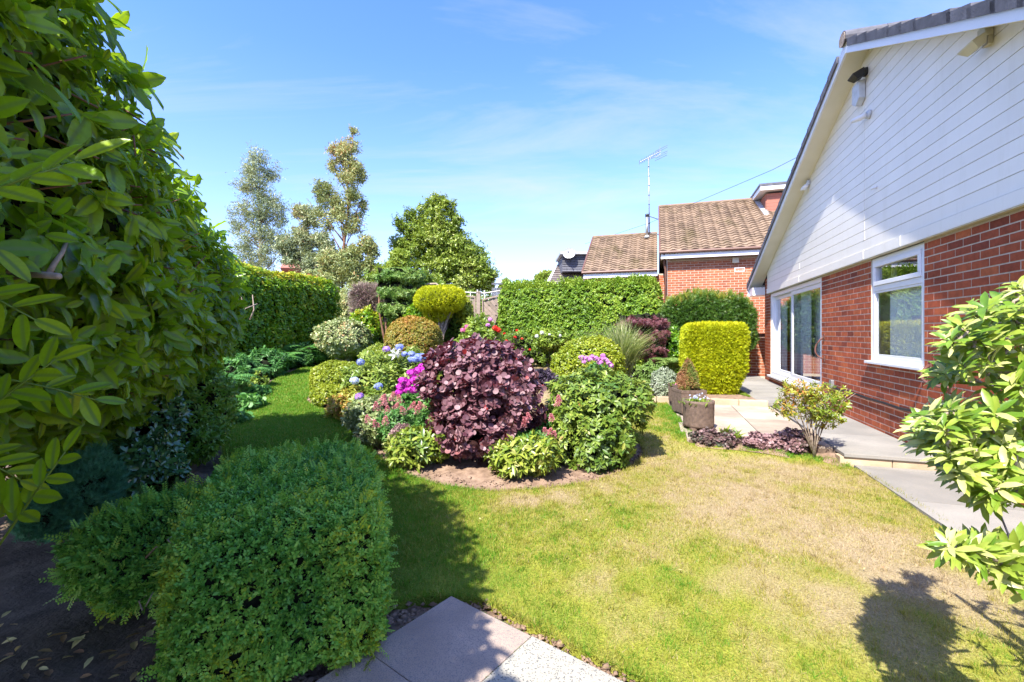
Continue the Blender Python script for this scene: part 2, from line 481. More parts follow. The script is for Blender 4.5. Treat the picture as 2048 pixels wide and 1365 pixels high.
def glass_mat():
    m, nt, n, l, o = node_mat('window_glass')
    gl = n.new("ShaderNodeBsdfGlossy"); gl.inputs["Roughness"].default_value = 0.0
    gl.inputs["Color"].default_value = (0.95, 0.97, 1, 1)
    tr = n.new("ShaderNodeBsdfTransparent"); tr.inputs[0].default_value = (0.94, 0.96, 0.95, 1)
    fr = n.new("ShaderNodeFresnel"); fr.inputs[0].default_value = 1.52
    ma = n.new("ShaderNodeMath"); ma.operation = 'MULTIPLY_ADD'; ma.inputs[1].default_value = 1.9; ma.inputs[2].default_value = 0.05; ma.use_clamp = True
    l.new(fr.outputs[0], ma.inputs[0])
    gg = n.new("ShaderNodeNewGeometry"); inv = n.new("ShaderNodeMath"); inv.operation = 'SUBTRACT'; inv.inputs[0].default_value = 1
    l.new(gg.outputs["Backfacing"], inv.inputs[1])
    m2 = n.new("ShaderNodeMath"); m2.operation = 'MULTIPLY'; l.new(ma.outputs[0], m2.inputs[0]); l.new(inv.outputs[0], m2.inputs[1]); ma = m2
    ms = n.new("ShaderNodeMixShader")
    l.new(ma.outputs[0], ms.inputs[0]); l.new(tr.outputs[0], ms.inputs[1]); l.new(gl.outputs[0], ms.inputs[2])
    l.new(ms.outputs[0], o.inputs[0])
    return m
M['glass'] = glass_mat()
# ------------------------------------------------------------------ ground
_sd = np.random.default_rng(3)
_W = _sd.normal(size=(14, 3)); _P = _sd.uniform(0, 6.28, 14); _Aa = 1.0 / (1 + 0.12 * np.arange(14))
def snoise(p, f=1.0):
    """smooth pseudo noise, about -1..1, p (n,3)"""
    p = np.asarray(p, float) * f
    r = np.zeros(len(p))
    for i in range(14):
        k = _W[i] * (1 + 0.25 * i)
        r += _Aa[i] * np.sin(p @ k + _P[i] + 1.3 * np.sin(p @ np.roll(k, 1) * 0.6 + _P[i] * 2))
    return r / 3.2

def poly_px(pts, z=None):
    return [gp(x, y, z) for x, y in pts]

def smooth_loop(pts, n=3):
    """closed Catmull-Rom"""
    P = [np.array((p[0], p[1])) for p in pts]; o = []
    m = len(P)
    for i in range(m):
        a, b, c, d = P[(i - 1) % m], P[i], P[(i + 1) % m], P[(i + 2) % m]
        for k in range(n):
            t = k / n
            o.append(0.5 * ((2 * b) + (c - a) * t + (2 * a - 5 * b + 4 * c - d) * t * t + (3 * b - a - 3 * c + d) * t ** 3))
    return np.array(o)

def inside(pts, poly):
    x, y = pts[:, 0], pts[:, 1]
    r = np.zeros(len(pts), bool)
    n = len(poly); j = n - 1
    for i in range(n):
        xi, yi = poly[i]; xj, yj = poly[j]
        c = ((yi > y) != (yj > y)) & (x < (xj - xi) * (y - yi) / (yj - yi + 1e-12) + xi)
        r ^= c; j = i
    return r

def edge_dist(pts, poly):
    d = np.full(len(pts), 9e9)
    n = len(poly)
    for i in range(n):
        a = poly[i]; b = poly[(i + 1) % n]; ab = b - a
        t = np.clip(((pts - a) @ ab) / (ab @ ab + 1e-12), 0, 1)
        q = a + t[:, None] * ab
        d = np.minimum(d, np.hypot(*(pts - q).T))
    return d

def sheet(name, loops, hole, zf, mat, step, skirt=0.0, kind='structure', parent=None):
    """a ground sheet bounded by loops[0] (less holes), heights from zf"""
    outer = loops[0]
    lo = outer.min(0); hi = outer.max(0)
    gx, gy = np.meshgrid(np.arange(lo[0], hi[0], step), np.arange(lo[1], hi[1], step))
    gpts = np.c_[gx.ravel(), gy.ravel()] + np.random.default_rng(1).uniform(-.2, .2, (gx.size, 2)) * step
    keep = inside(gpts, outer) & (edge_dist(gpts, outer) > step * 0.4)
    for h in hole: keep &= ~inside(gpts, h) & (edge_dist(gpts, h) > step * 0.4)
    gpts = gpts[keep]
    vs = []; es = []
    for lp in [outer] + hole:
        n0 = len(vs); vs += [tuple(p) for p in lp]
        es += [(n0 + i, n0 + (i + 1) % len(lp)) for i in range(len(lp))]
    nb = len(vs)
    vs += [tuple(p) for p in gpts]
    r = geometry.delaunay_2d_cdt([Vector(v) for v in vs], es, [], 0, 1e-5)
    V = np.array([(v.x, v.y) for v in r[0]]); T = np.array([f for f in r[2] if len(f) == 3])
    c = V[T].mean(1)
    k = inside(c, outer)
    for h in hole: k &= ~inside(c, h)
    T = T[k]
    a, b_, c_ = V[T[:, 0]], V[T[:, 1]], V[T[:, 2]]
    fl = ((b_ - a)[:, 0] * (c_ - a)[:, 1] - (b_ - a)[:, 1] * (c_ - a)[:, 0]) < 0
    T[fl] = T[fl][:, ::-1]
    z = zf(V[:, 0], V[:, 1])
    V3 = np.c_[V, z]
    if skirt:
        ext = []; n0 = len(V3); add = []
        for lp in [outer] + hole:
            zz = zf(lp[:, 0], lp[:, 1]); m = len(lp); s0 = n0 + len(add)
            add += [(p[0], p[1], q) for p, q in zip(lp, zz)] + [(p[0], p[1], q - skirt) for p, q in zip(lp, zz)]
            for i in range(m):
                j = (i + 1) % m
                ext += [(s0 + i, s0 + j, s0 + m + j), (s0 + i, s0 + m + j, s0 + m + i)]
        V3 = np.r_[V3, np.array(add)]; T = np.r_[T, np.array(ext)]
    o = tri_obj(name, V3, T, mat, parent, smooth=True)
    if kind: o['kind'] = kind
    return o, V3

# far ground sheet, dropping just under everything
gv = []; gt = []
xs = np.r_[-150, -60, -30, np.arange(-16, 17, 2.0), 30, 60, 150]; ys = np.r_[-40, -20, -8, np.arange(-4, 32, 2.0), 45, 80, 160, 300]
for y in ys:
    for x in xs: gv.append((x, y, float(G(x, y)) - 0.10))
nx = len(xs)
for j in range(len(ys) - 1):
    for i in range(nx - 1):
        a = j * nx + i; gt += [(a, a + 1, a + nx + 1), (a, a + nx + 1, a + nx)]
o = tri_obj("ground", gv, gt, M['dark_soil'], smooth=True); o['kind'] = 'structure'

# island bed outline (photo pixels put on the ground)
ISL = smooth_loop(poly_px([(616, 790), (612, 803), (640, 812), (683, 828), (705, 844), (718, 863), (731, 886), (753, 912), (786, 934),
        (812, 950), (844, 960), (882, 970), (947, 979), (1011, 983), (1100, 976), (1180, 966), (1230, 951), (1268, 933), (1287, 912),
        (1285, 893), (1262, 872), (1200, 855), (1085, 822), (960, 792), (830, 765), (720, 752), (640, 762)]), 3)
FARB = smooth_loop(poly_px([(1092, 750), (1120, 764), (1200, 768), (1262, 778), (1300, 784), (1350, 800), (1420, 790), (1360, 728), (1250, 720), (1140, 722), (1098, 735)]), 3)
LAWN_RIGHT = [(1694, 926), (1767, 970), (1840, 1014), (1932, 1075), (2048, 1152)]
lw = []
lw += poly_px([(780, 1202), (830, 1192), (900, 1190), (960, 1194), (1010, 1217), (1100, 1266), (1200, 1315), (1290, 1362)])
lw += [Vector((0.75, 1.45, 0)), Vector((1.2, 1.05, 0)), Vector((1.7, 0.6, 0)), Vector((2.4, 0.1, 0)), hs_pt(-0.2, 0.73), hs_pt(1.2, 0.73)]
lw += poly_px(LAWN_RIGHT[::-1][:-1])
lw += poly_px([(1690, 926), (1640, 914), (1560, 903), (1480, 892), (1405, 882), (1378, 862), (1358, 838), (1338, 812), (1318, 796), (1300, 786)])
lw += poly_px([(1270, 777), (1200, 769), (1120, 764), (1090, 750), (1095, 735), (1130, 716)])
lw += poly_px([(1050, 713), (900, 716), (760, 722), (670, 726), (640, 729), (600, 738), (560, 755), (520, 780), (490, 805), (466, 838), (453, 870), (448, 905)])
lw += poly_px([(450, 950), (480, 1010), (560, 1080), (660, 1150)])
LAWN = smooth_loop(lw, 3)

DRYP = [(gp(1500, 1000), 1.0, 0.75), (gp(1700, 1080), 0.62, 0.9), (gp(1850, 1160), 0.42, 0.9), (gp(1420, 940), 0.9, 0.6), (gp(1600, 950), 0.7, 0.7),
        (gp(1600, 1180), 0.40, 0.6), (gp(1230, 985), 0.45, 0.45), (gp(1130, 995), 0.22, 0.75), (gp(1050, 1000), 0.2, 0.6),
        (gp(1080, 735), 3.0, 1.0), (gp(1090, 790), 1.2, 0.9), (gp(1700, 1220), 0.35, 0.5), (gp(1350, 1060), 0.35, 0.35), (gp(1980, 1230), 0.3, 0.5)]
def dryness(x, y):
    p = np.c_[x, y, np.zeros(len(x))]
    d = np.zeros(len(x))
    for c, r, a in DRYP:
        d = np.maximum(d, a * np.exp(-((x - c.x) ** 2 + (y - c.y) ** 2) / (r * r)))
    d = d + 0.12 * snoise(p, 1.6) * (0.3 + d) + 0.17 * snoise(p, 4.0) + 0.15 * snoise(p, 9.0) + 0.12 * snoise(p, 21.0)
    k = sm(-1.2, 0.3, x + 0.15 * (y - 3)); d = d * (0.80 * k) + 0.05 + 0.30 * k
    e = edge_dist(np.c_[x, y], _RE)
    d = d - 0.45 * np.exp(-(e / 0.16) ** 2)
    return np.clip(d, 0, 1)
_RE = np.array([(v.x, v.y) for v in poly_px([(1694, 926), (1640, 914), (1560, 903), (1480, 892), (1405, 882), (1378, 862), (1358, 838), (1338, 812)])])

def lawn_mat():
    m, nt, n, l, o = node_mat('lawn_base')
    p = n.new("ShaderNodeBsdfPrincipled"); p.inputs["Roughness"].default_value = 0.95; p.inputs["Specular IOR Level"].default_value = 0.1
    a = n.new("ShaderNodeAttribute"); a.attribute_name = "dryv"
    r = ramp(n, [(0.0, (0.09, 0.19, 0.02)), (0.35, (0.28, 0.29, 0.04)), (0.7, (0.34, 0.28, 0.12)), (1.0, (0.37, 0.29, 0.17))])
    l.new(a.outputs["Fac"], r.inputs[0])
    g = n.new("ShaderNodeNewGeometry")
    nn = n.new("ShaderNodeTexNoise"); nn.inputs["Scale"].default_value = 90; nn.inputs["Detail"].default_value = 6
    l.new(g.outputs["Position"], nn.inputs["Vector"])
    mr = n.new("ShaderNodeMapRange"); mr.inputs["To Min"].default_value = 0.25; mr.inputs["To Max"].default_value = 1.45
    l.new(nn.outputs["Fac"], mr.inputs[0])
    mu = n.new("ShaderNodeMixRGB"); mu.blend_type = 'MULTIPLY'; mu.inputs[0].default_value = 1
    l.new(r.outputs[0], mu.inputs[1]); l.new(mr.outputs[0], mu.inputs[2])
    l.new(mu.outputs[0], p.inputs["Base Color"])
    b = n.new("ShaderNodeBump"); b.inputs["Strength"].default_value = 0.8; b.inputs["Distance"].default_value = 0.015
    l.new(nn.outputs["Fac"], b.inputs["Height"]); l.new(b.outputs[0], p.inputs["Normal"])
    l.new(p.outputs[0], o.inputs[0])
    return m
M['lawn'] = lawn_mat()

def zlawn(x, y):
    return G(x, y) + 0.012 * snoise(np.c_[x, y, 0 * np.asarray(x)], 0.9)
lawn, LV = sheet("lawn", [LAWN], [ISL], zlawn, M['lawn'], 0.11, skirt=0.06)
da = lawn.data.attributes.new("dryv", 'FLOAT', 'POINT')
da.data.foreach_set("value", dryness(LV[:, 0], LV[:, 1]).astype(np.float32))

# grass blades
def grass_mat():
    m, nt, n, l, o = node_mat('grass_blade')
    a = n.new("ShaderNodeAttribute"); a.attribute_name = "rnd"
    r = ramp(n, [(0.0, (0.10, 0.27, 0.012)), (0.20, (0.19, 0.265, 0.022)), (0.42, (0.37, 0.335, 0.050)), (0.60, (0.43, 0.37, 0.11)), (0.8, (0.43, 0.33, 0.17)), (1.0, (0.51, 0.40, 0.25))])
    l.new(a.outputs["Fac"], r.inputs[0])
    p = n.new("ShaderNodeBsdfPrincipled"); p.inputs["Roughness"].default_value = 0.55; p.inputs["Specular IOR Level"].default_value = 0.3
    l.new(r.outputs[0], p.inputs["Base Color"])
    t = n.new("ShaderNodeBsdfTranslucent"); l.new(r.outputs[0], t.inputs[0])
    ms = n.new("ShaderNodeMixShader"); ms.inputs[0].default_value = 0.35
    l.new(p.outputs[0], ms.inputs[1]); l.new(t.outputs[0], ms.inputs[2]); l.new(ms.outputs[0], o.inputs[0])
    return m
M['grass'] = grass_mat()

def blades(P, h, w, val, lean=0.5, seed=5):
    r = np.random.default_rng(seed); n = len(P)
    lean = np.where(r.random(n) < .35, lean * 2.4, lean)
    a = r.uniform(0, 6.283, n); b = r.uniform(0, 6.283, n)
    sx, sy = np.cos(a) * w / 2, np.sin(a) * w / 2
    ln = h * lean * r.uniform(0.1, 1.2, n)
    V = np.zeros((n, 3, 3))
    V[:, 0] = P + np.c_[sx, sy, np.full(n, -0.004)]
    V[:, 1] = P - np.c_[sx, sy, np.full(n, 0.004)]
    V[:, 2] = P + np.c_[np.cos(b) * ln, np.sin(b) * ln, h * r.uniform(0.5, 1.15, n) / np.maximum(1, lean * .8)]
    return V.reshape(-1, 3), np.arange(n * 3).reshape(-1, 3)

def scatter_lawn(n, ymin, ymax, seed):
    r = np.random.default_rng(seed)
    lo = np.array((-7.4 if ymin > 7 else -4.8, ymin)); hi = np.array((4.2, ymax))
    p = r.uniform(lo, hi, (int(n), 2))
    # stay near the view
    k = (np.abs(p[:, 0]) < 1.22 * p[:, 1] + 0.5)
    p = p[k]
    k = inside(p, LAWN) & ~inside(p, ISL)
    return p[k]
gP = []; gH = []; gW = []
for (n, y0, y1, hh, ww, sd) in [(260000, 0.9, 2.6, 0.021, 0.0034, 1), (330000, 2.6, 4.6, 0.023, 0.0052, 2), (230000, 4.6, 8.0, 0.027, 0.009, 3), (200000, 8.0, 16, 0.032, 0.016, 4)]:
    q = scatter_lawn(n, y0, y1, sd); gP.append(q); gH.append(np.full(len(q), hh)); gW.append(np.full(len(q), ww))
gP = np.concatenate(gP); gH = np.concatenate(gH); gW = np.concatenate(gW)
rr = np.random.default_rng(11)
dv = dryness(gP[:, 0], gP[:, 1])
# thinner where the lawn has dried out
keep = rr.random(len(gP)) > 0.35 * dv
gP, gH, gW, dv = gP[keep], gH[keep], gW[keep], dv[keep]
val = np.clip(dv * 0.95 + rr.normal(0, 0.20, len(dv)), 0, 1)
gH = gH * (1.15 - 0.5 * dv)
P3 = np.c_[gP, zlawn(gP[:, 0], gP[:, 1])]
V, T = blades(P3, gH, gW, val, 0.9)
o = tri_obj("grass", V, T, M['grass'], rnd=val)
tag(o, 'mown lawn grass around the island bed, green in the shade and dried to straw towards the path', 'grass', kind='stuff')
# tufts that grow faster than the rest
tc_ = np.concatenate([scatter_lawn(2600, 1.0, 4.5, 21), scatter_lawn(1500, 4.5, 9, 22)])
td = dryness(tc_[:, 0], tc_[:, 1])
ti = np.repeat(np.arange(len(tc_)), 22)
tp_ = tc_[ti] + rr.normal(0, 1, (len(ti), 2)) * (0.010 + 0.016 * rr.random(len(tc_)))[ti][:, None]
tv = np.clip((td - 0.22 * rr.random(len(tc_)))[ti] + rr.normal(0, .08, len(ti)), 0, 1)
V, T = blades(np.c_[tp_, zlawn(tp_[:, 0], tp_[:, 1])], (0.024 + .022 * rr.random(len(tc_)))[ti], 0.0016 + 0.0010 * tp_[:, 1], tv, 0.7, 17)
o = tri_obj("grass_tufts", V, T, M['grass'], rnd=tv)
tag(o, 'scattered longer tufts of grass standing up out of the mown lawn', 'grass', kind='stuff')
# longer fringe at the lawn's cut edges
ff = []
for lp in (LAWN, ISL):
    for i in range(len(lp)):
        a, b = lp[i], lp[(i + 1) % len(lp)]
        L = np.hypot(*(b - a)); dist = max(1.5, np.hypot(*a))
        k = int(L * min(900, 2600 / dist))
        if a[1] < 0.8 or k < 1: continue
        t = rr.random(k)[:, None]
        ff.append(a + (b - a) * t + rr.normal(0, 0.012, (k, 2)))
ff = np.concatenate(ff)
dvf = np.clip(dryness(ff[:, 0], ff[:, 1]) * 0.7 + rr.normal(0.02, 0.15, len(ff)), 0, 1)
V, T = blades(np.c_[ff, zlawn(ff[:, 0], ff[:, 1])], rr.uniform(0.02, 0.045, len(ff)), 0.002 + 0.0009 * ff[:, 1], dvf, 0.9, 9)
o = tri_obj("grass_edge", V, T, M['grass'], rnd=dvf)
tag(o, 'untrimmed grass fringe along the cut edges of the lawn', 'grass', kind='stuff')

# soil of the island and the other beds
def zsoil(x, y):
    p = np.c_[x, y, 0 * np.asarray(x)]
    return G(x, y) - 0.035 + 0.016 * snoise(p, 4.5) + 0.010 * snoise(p, 14)
def grow(lp, d):
    c = lp.mean(0); v = lp - c
    return c + v * (1 + d / np.maximum(np.hypot(*v.T), 0.1))[:, None]
isl_o, IV = sheet("island_bed_soil", [grow(ISL, 0.06)], [], lambda x, y: zsoil(x, y) + 0.03 * sm(0.05, 0.7, edge_dist(np.c_[x, y], ISL)), M['soil'], 0.055)
strip = smooth_loop(poly_px([(770, 1190), (840, 1180), (960, 1180), (1020, 1210), (1120, 1262), (1220, 1310), (1320, 1375)]) + [Vector((0.6, 1.4, 0)), Vector((0.3, 1.5, 0)), Vector((-0.3, 1.6, 0)), Vector((-0.9, 1.7, 0))], 3)
sheet("soil_strip", [strip], [], lambda x, y: zsoil(x, y) - 0.012, M['soil'], 0.05)
farb_o, _ = sheet("far_bed_soil", [grow(FARB, 0.05)], [], lambda x, y: zsoil(x, y), M['soil'], 0.12)
hb = smooth_loop(poly_px([(1366, 868), (1390, 892), (1480, 902), (1600, 920), (1692, 936), (1680, 912), (1600, 888), (1500, 874), (1420, 868)]), 2)
sheet("heuchera_bed_soil", [hb], [], lambda x, y: zsoil(x, y) + 0.028, M['soil'], 0.08)
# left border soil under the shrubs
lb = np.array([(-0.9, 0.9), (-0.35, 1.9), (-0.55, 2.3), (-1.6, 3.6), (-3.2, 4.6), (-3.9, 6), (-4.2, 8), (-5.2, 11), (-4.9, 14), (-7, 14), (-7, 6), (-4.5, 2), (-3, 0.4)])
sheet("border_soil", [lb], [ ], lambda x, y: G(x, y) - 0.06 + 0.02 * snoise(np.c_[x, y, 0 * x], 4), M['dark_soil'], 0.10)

# clods and stones on the soil
def octa(P, s, name, mat, val, lab, flat=0.6):
    r = np.random.default_rng(2); n = len(P)
    T0 = np.array([(1, 0, 0), (0, 1, 0), (-1, 0, 0), (0, -1, 0), (0, 0, 1), (0, 0, -1)], float)
    F0 = np.array([(0, 1, 4), (1, 2, 4), (2, 3, 4), (3, 0, 4), (1, 0, 5), (2, 1, 5), (3, 2, 5), (0, 3, 5)])
    V = T0[None] * r.uniform(0.6, 1.4, (n, 6, 1)) * s[:, None, None]
    V[:, :, 2] *= flat
    a = r.uniform(0, 6.28, n); c, s_ = np.cos(a)[:, None], np.sin(a)[:, None]
    x = V[:, :, 0] * c - V[:, :, 1] * s_; y = V[:, :, 0] * s_ + V[:, :, 1] * c
    V[:, :, 0] = x; V[:, :, 1] = y
    V += P[:, None]
    T = (F0[None] + 6 * np.arange(n)[:, None, None]).reshape(-1, 3)
    o = tri_obj(name, V.reshape(-1, 3), T, mat, rnd=np.repeat(val, 8), smooth=False)
    return tag(o, lab, 'soil', kind='stuff')
r = np.random.default_rng(5)
cp = r.uniform(ISL.min(0), ISL.max(0), (30000, 2)); cp = cp[inside(cp, ISL) & (cp[:, 1] < 9)]
ed = edge_dist(cp, ISL); cp = cp[r.random(len(cp)) < np.exp(-ed / 0.6)]
sp_ = r.uniform(strip.min(0), strip.max(0), (3500, 2)); sp_ = sp_[inside(sp_, strip)]
cp = np.r_[cp, sp_]
octa(np.c_[cp, zsoil(cp[:, 0], cp[:, 1]) + 0.01], r.gamma(2.0, 0.0035, len(cp)) + 0.003, "soil_clods", M['soil'], r.random(len(cp)),
     'dry crumbly clods of brown soil along the edge of the island bed')

# ------------------------------------------------------------------ paving
def slab_poly(mb, p4, z, th, gap=0.004):
    c = sum((Vector(p) for p in p4), Vector()) / 4
    q = [Vector((c.x + (p[0] - c.x) * (1 - gap / 0.3), c.y + (p[1] - c.y) * (1 - gap / 0.3), 0)) for p in p4]
    mb.hexa([(p.x, p.y, z - th) for p in q] + [(p.x, p.y, z) for p in q])

# corner slabs by the camera
fs = thing("slab_path", 'corner of slab paving at the bottom of the lawn, two pink grey slabs beside cream ones', 'paving', (-0.1, 1.5, 0))
fs['kind'] = 'structure'
M['pink_slab'] = plain_mat('pink_grey_slab', (0.47, 0.365, 0.29), (0.32, 0.245, 0.195), 0.8, 3.5, 0.5, 240, 0.3, use_rnd=0.1, speck=(330, (0.24, 0.21, 0.20), 0.22))
M['cream_slab'] = plain_mat('cream_aggregate_slab', (0.43, 0.40, 0.32), (0.34, 0.31, 0.25), 0.8, 3.5, 0.5, 200, 0.3, use_rnd=0.1, speck=(190, (0.16, 0.16, 0.15), 0.16))
O0 = Vector((-0.305, 2.285)); U = Vector((0.79, -0.613)).normalized(); W = Vector((-0.613, -0.79)).normalized(); SL = 0.497
for i in range(0, 4):
    for j in range(0, 4):
        mb = MB(); mb.cur = random.random()
        p = [(O0 + U * SL * a + W * SL * b).to_3d() for a, b in ((i, j), (i, j + 1), (i + 1, j + 1), (i + 1, j))]
        if sum(q.y for q in p) / 4 < 0.2: continue
        slab_poly(mb, p, 0.012 + 0.003 * ((i * 3 + j) % 2), 0.05, 0.003)
        mb.build("slab", M['cream_slab'] if (i + (j > 1)) % 2 == 1 else M['pink_slab'], fs, bevel=0.004)

mr_ = np.random.default_rng(31); mp_ = []
for i in range(0, 5):
    for j in range(0, 5):
        for (ax_, n_) in ((U, 70), (W, 70)):
            for t_ in mr_.random(n_) ** 1.0:
                q_ = O0 + U * SL * i + W * SL * j + ax_ * SL * t_
                if snoise(np.array([(q_.x, q_.y, 0)]), 7)[0] > -.1: mp_.append((q_.x + mr_.normal(0, .0022), q_.y + mr_.normal(0, .0022), .008))
mp_ = np.array(mp_); mo = octa(mp_, mr_.uniform(.0025, .007, len(mp_)), "joint_moss", M['moss'], mr_.random(len(mp_)), 'moss and dirt packed in the joints of the corner paving slabs', .7)
mo['category'] = 'moss'
# patio and paths along the house
patio = thing("patio", 'cream slab patio between the planters and the grey path beside the house', 'patio', hs_pt(6, 1.6, 0)); patio['kind'] = 'structure'
mb = MB(); mb.hbox(4.75, 7.56, 0.81, 2.26, 0.0, 0.100); mb.build("bedding", M['dark_soil'], patio)
for j in range(5):
    for i in range(3):
        mb = MB(); mb.cur = random.random()
        s1 = 7.53 - 0.6 * j; q0 = 0.82 + 0.6 * i + 0.015
        mb.hbox(max(s1 - 0.590, 4.78), s1, q0, min(q0 + 0.590, 2.28 + .05 * (j % 2)), 0.07, 0.12 + random.uniform(-0.0015, 0.0015))
        mb.build("slab", M['cream_paving'], patio, bevel=0.003)
path = thing("house_path", 'grey concrete slab path along the brick wall of the house', 'path', hs_pt(6, 0.4, 0)); path['kind'] = 'structure'
def path_run(s0, s1, z0, z1, q1, L=0.9, qa=0.004):
    s = s0
    while s < s1 - 0.01:
        e = min(s + L, s1)
        mb = MB(); mb.cur = random.random()
        za = z0 + (z1 - z0) * (s - s0) / (s1 - s0); zb = z0 + (z1 - z0) * (e - s0) / (s1 - s0)
        c = [(s + .003, qa), (s + .003, q1), (e - .003, q1), (e - .003, qa)]
        mb.hexa([hs_pt(a, b, (za if a < s + .1 else zb) - 0.06) for a, b in c] + [hs_pt(a, b, za if a < s + .1 else zb) for a, b in c])
        mb.build("slab", M['grey_paving'], path)
        s = e
path_run(-1.0, 4.50, 0.018, 0.02, 0.75)
path_run(4.64, 7.70, 0.12, 0.125, 0.80)
path_run(7.70, 14.3, 0.165, 0.17, 1.02)
mb = MB(); mb.hbox(4.64, 14.3, 0.006, 0.78, -0.05, 0.058); mb.build("bedding", M['dark_soil'], path)
# edging stones
mb = None
kr = thing("step_kerb", 'buff stone edging at the front step where the upper path drops to the lower path', 'kerb', hs_pt(4.6, 0.6, 0)); kr['kind'] = 'structure'
for (a, b) in ((0.02, 0.42), (0.425, 0.86)):
    m2 = MB(); m2.cur = random.random(); m2.hbox(4.52, 4.66, a, b, -0.02, 0.088 if a < 0.8 else 0.07); m2.build("kerb_stone", M['kerb'], kr, bevel=0.006)
m2 = MB(); m2.hbox(4.50, 4.95, -0.0 + 0.01, 0.83, 0.09, 0.126); m2.cur = 0.6; m2.build("nosing_slab", M['grey_paving'], kr, bevel=0.004)
kb = thing("bed_kerb", 'row of buff concrete edging blocks between the patio and the golden conifer bed', 'kerb', hs_pt(7.6, 1.6, 0)); kb['kind'] = 'structure'
q = 0.86
for i in range(5):
    L = 0.44
    m2 = MB(); m2.cur = random.random(); m2.hbox(7.58 - 0.0 * i, 7.68, q, q + L - 0.008, 0.05, 0.205); m2.build("kerb_stone", M['kerb'], kb, bevel=0.008); q += L
cb = np.array([tuple(hs_pt(s, q_)[:2]) for s, q_ in ((7.66, 0.98), (7.66, 3.1), (9.4, 3.6), (13, 3.6), (13, 1.0))])
sheet("conifer_bed_soil", [cb], [], lambda x, y: 0.175 + 0.012 * snoise(np.c_[x, y, 0 * x], 4), M['soil'], 0.12, skirt=0.2)
# little triangle of grass by the upper path
tri = np.array([tuple(v[:2]) for v in (gp(1478, 768, .19), gp(1500, 785, .19), gp(1503, 783, .19), gp(1480, 762, .19))])
pp = hs_pt(8.75, 1.12); qq = np.random.default_rng(8)
gr = []
for _ in range(5200):
    s = qq.uniform(8.2, 10.4); q_ = qq.uniform(1.03, 1.03 + 0.38 * (s - 8.2) / 1.2)
    v = hs_pt(s, q_); gr.append((v.x, v.y, 0.182))
gr = np.array(gr); vv = np.clip(qq.normal(0.18, 0.12, len(gr)), 0, 1)
V, T = blades(gr, np.full(len(gr), 0.035), np.full(len(gr), 0.012), vv, 0.8, 3)
o = tri_obj("grass_patch", V, T, M['grass'], rnd=vv)
tag(o, 'small wedge of green grass between the golden conifer and the upper path', 'grass', kind='stuff')
# ------------------------------------------------------------------ our house
APS, APZ = 6.05, 4.93          # apex of the verge: s and z of the barge board's lower edge
EL, ER = 12.59, 1.0            # far and near eaves
KL, KR = 0.382, 0.512
def roofz(s):
    return APZ - (s - APS) * KL if s > APS else APZ - (APS - s) * KR

house = thing("brick_house", 'red brick house with white boarded gable and grey tiled verge right of the lawn', 'house', hs_pt(6.5, 0, 0))
CB = 2.28                      # bottom of the cladding
WS0, WS1 = 1.2, 12.05
d0, dz0 = wallp(1541, 752); d1, _ = wallp(1643, 770)
w0, _ = wallp(1742, 600); w1, _ = wallp(1848, 600)
DOOR = (d1, d0, 0.33, CB)      # s0, s1, z0, z1
WIN = (w1, w0, H - 0.36 + 0.005, CB - 0.015)
BASE = 0.10
# wall core with the openings left free; mortar surface
mb = MB()
for a, b, z0, z1 in ((WS0, WIN[0], -0.1, CB + .1), (WIN[0], WIN[1], -0.1, WIN[2]), (WIN[1], DOOR[0], -0.1, CB + .1), (DOOR[0], DOOR[1], -0.1, DOOR[2]), (DOOR[1], WS1, -0.1, CB + .1)):
    mb.hbox(a, b, -0.28, -0.0025, z0, z1)
mb.build("wall", M['mortar'], house)
mb = MB(); mb.hbox(WS1 - 0.35, WS1 + 0.003, -0.28, -0.004, CB + .1, roofz(WS1) + 0.02); mb.build("pier", M['mortar'], house)

# bricks
def brick_mesh(L, hh, dpt, r):
    m = MB(); m.cur = r
    e = 0.002
    f = [(-L / 2, 0, -hh / 2), (L / 2, 0, -hh / 2), (L / 2, 0, hh / 2), (-L / 2, 0, hh / 2)]
    g = [(x * (1 - e), y + dpt, z) for x, y, z in f]
    m.add(f + g, [(0, 1, 2, 3), (0, 4, 5, 1), (1, 5, 6, 2), (2, 6, 7, 3), (3, 7, 4, 0)])
    return m
def lay(s0, s1, z0, z1, holes=(), pitch=0.225, course=0.075, phase=0.0):
    """stretcher bond cut to the openings: (s centre, z centre, length, height)"""
    outl = []
    k0 = int(math.floor(z0 / course)); k1 = int(math.ceil(z1 / course))
    for k in range(k0, k1):
        za, zb = max(z0, k * course), min(z1, (k + 1) * course)
        if zb - za < 0.02: continue
        i = int(math.floor(s0 / pitch)) - 1
        while i * pitch < s1 + pitch:
            a = i * pitch + (pitch / 2 if k % 2 else 0) + phase; b = a + pitch; i += 1
            segs = [(max(a, s0), min(b, s1))]
            for (h0, h1, g0, g1) in holes:
                zc = (za + zb) / 2
                if g0 < zc < g1:
                    ns = []
                    for (p, q) in segs:
                        if q <= h0 or p >= h1: ns.append((p, q)); continue
                        if p < h0: ns.append((p, h0))
                        if q > h1: ns.append((h1, q))
                    segs = ns
            for p, q in segs:
                if q - p > 0.03: outl.append(((p + q) / 2, (za + zb) / 2, q - p - 0.012, zb - za - 0.012))
    return outl

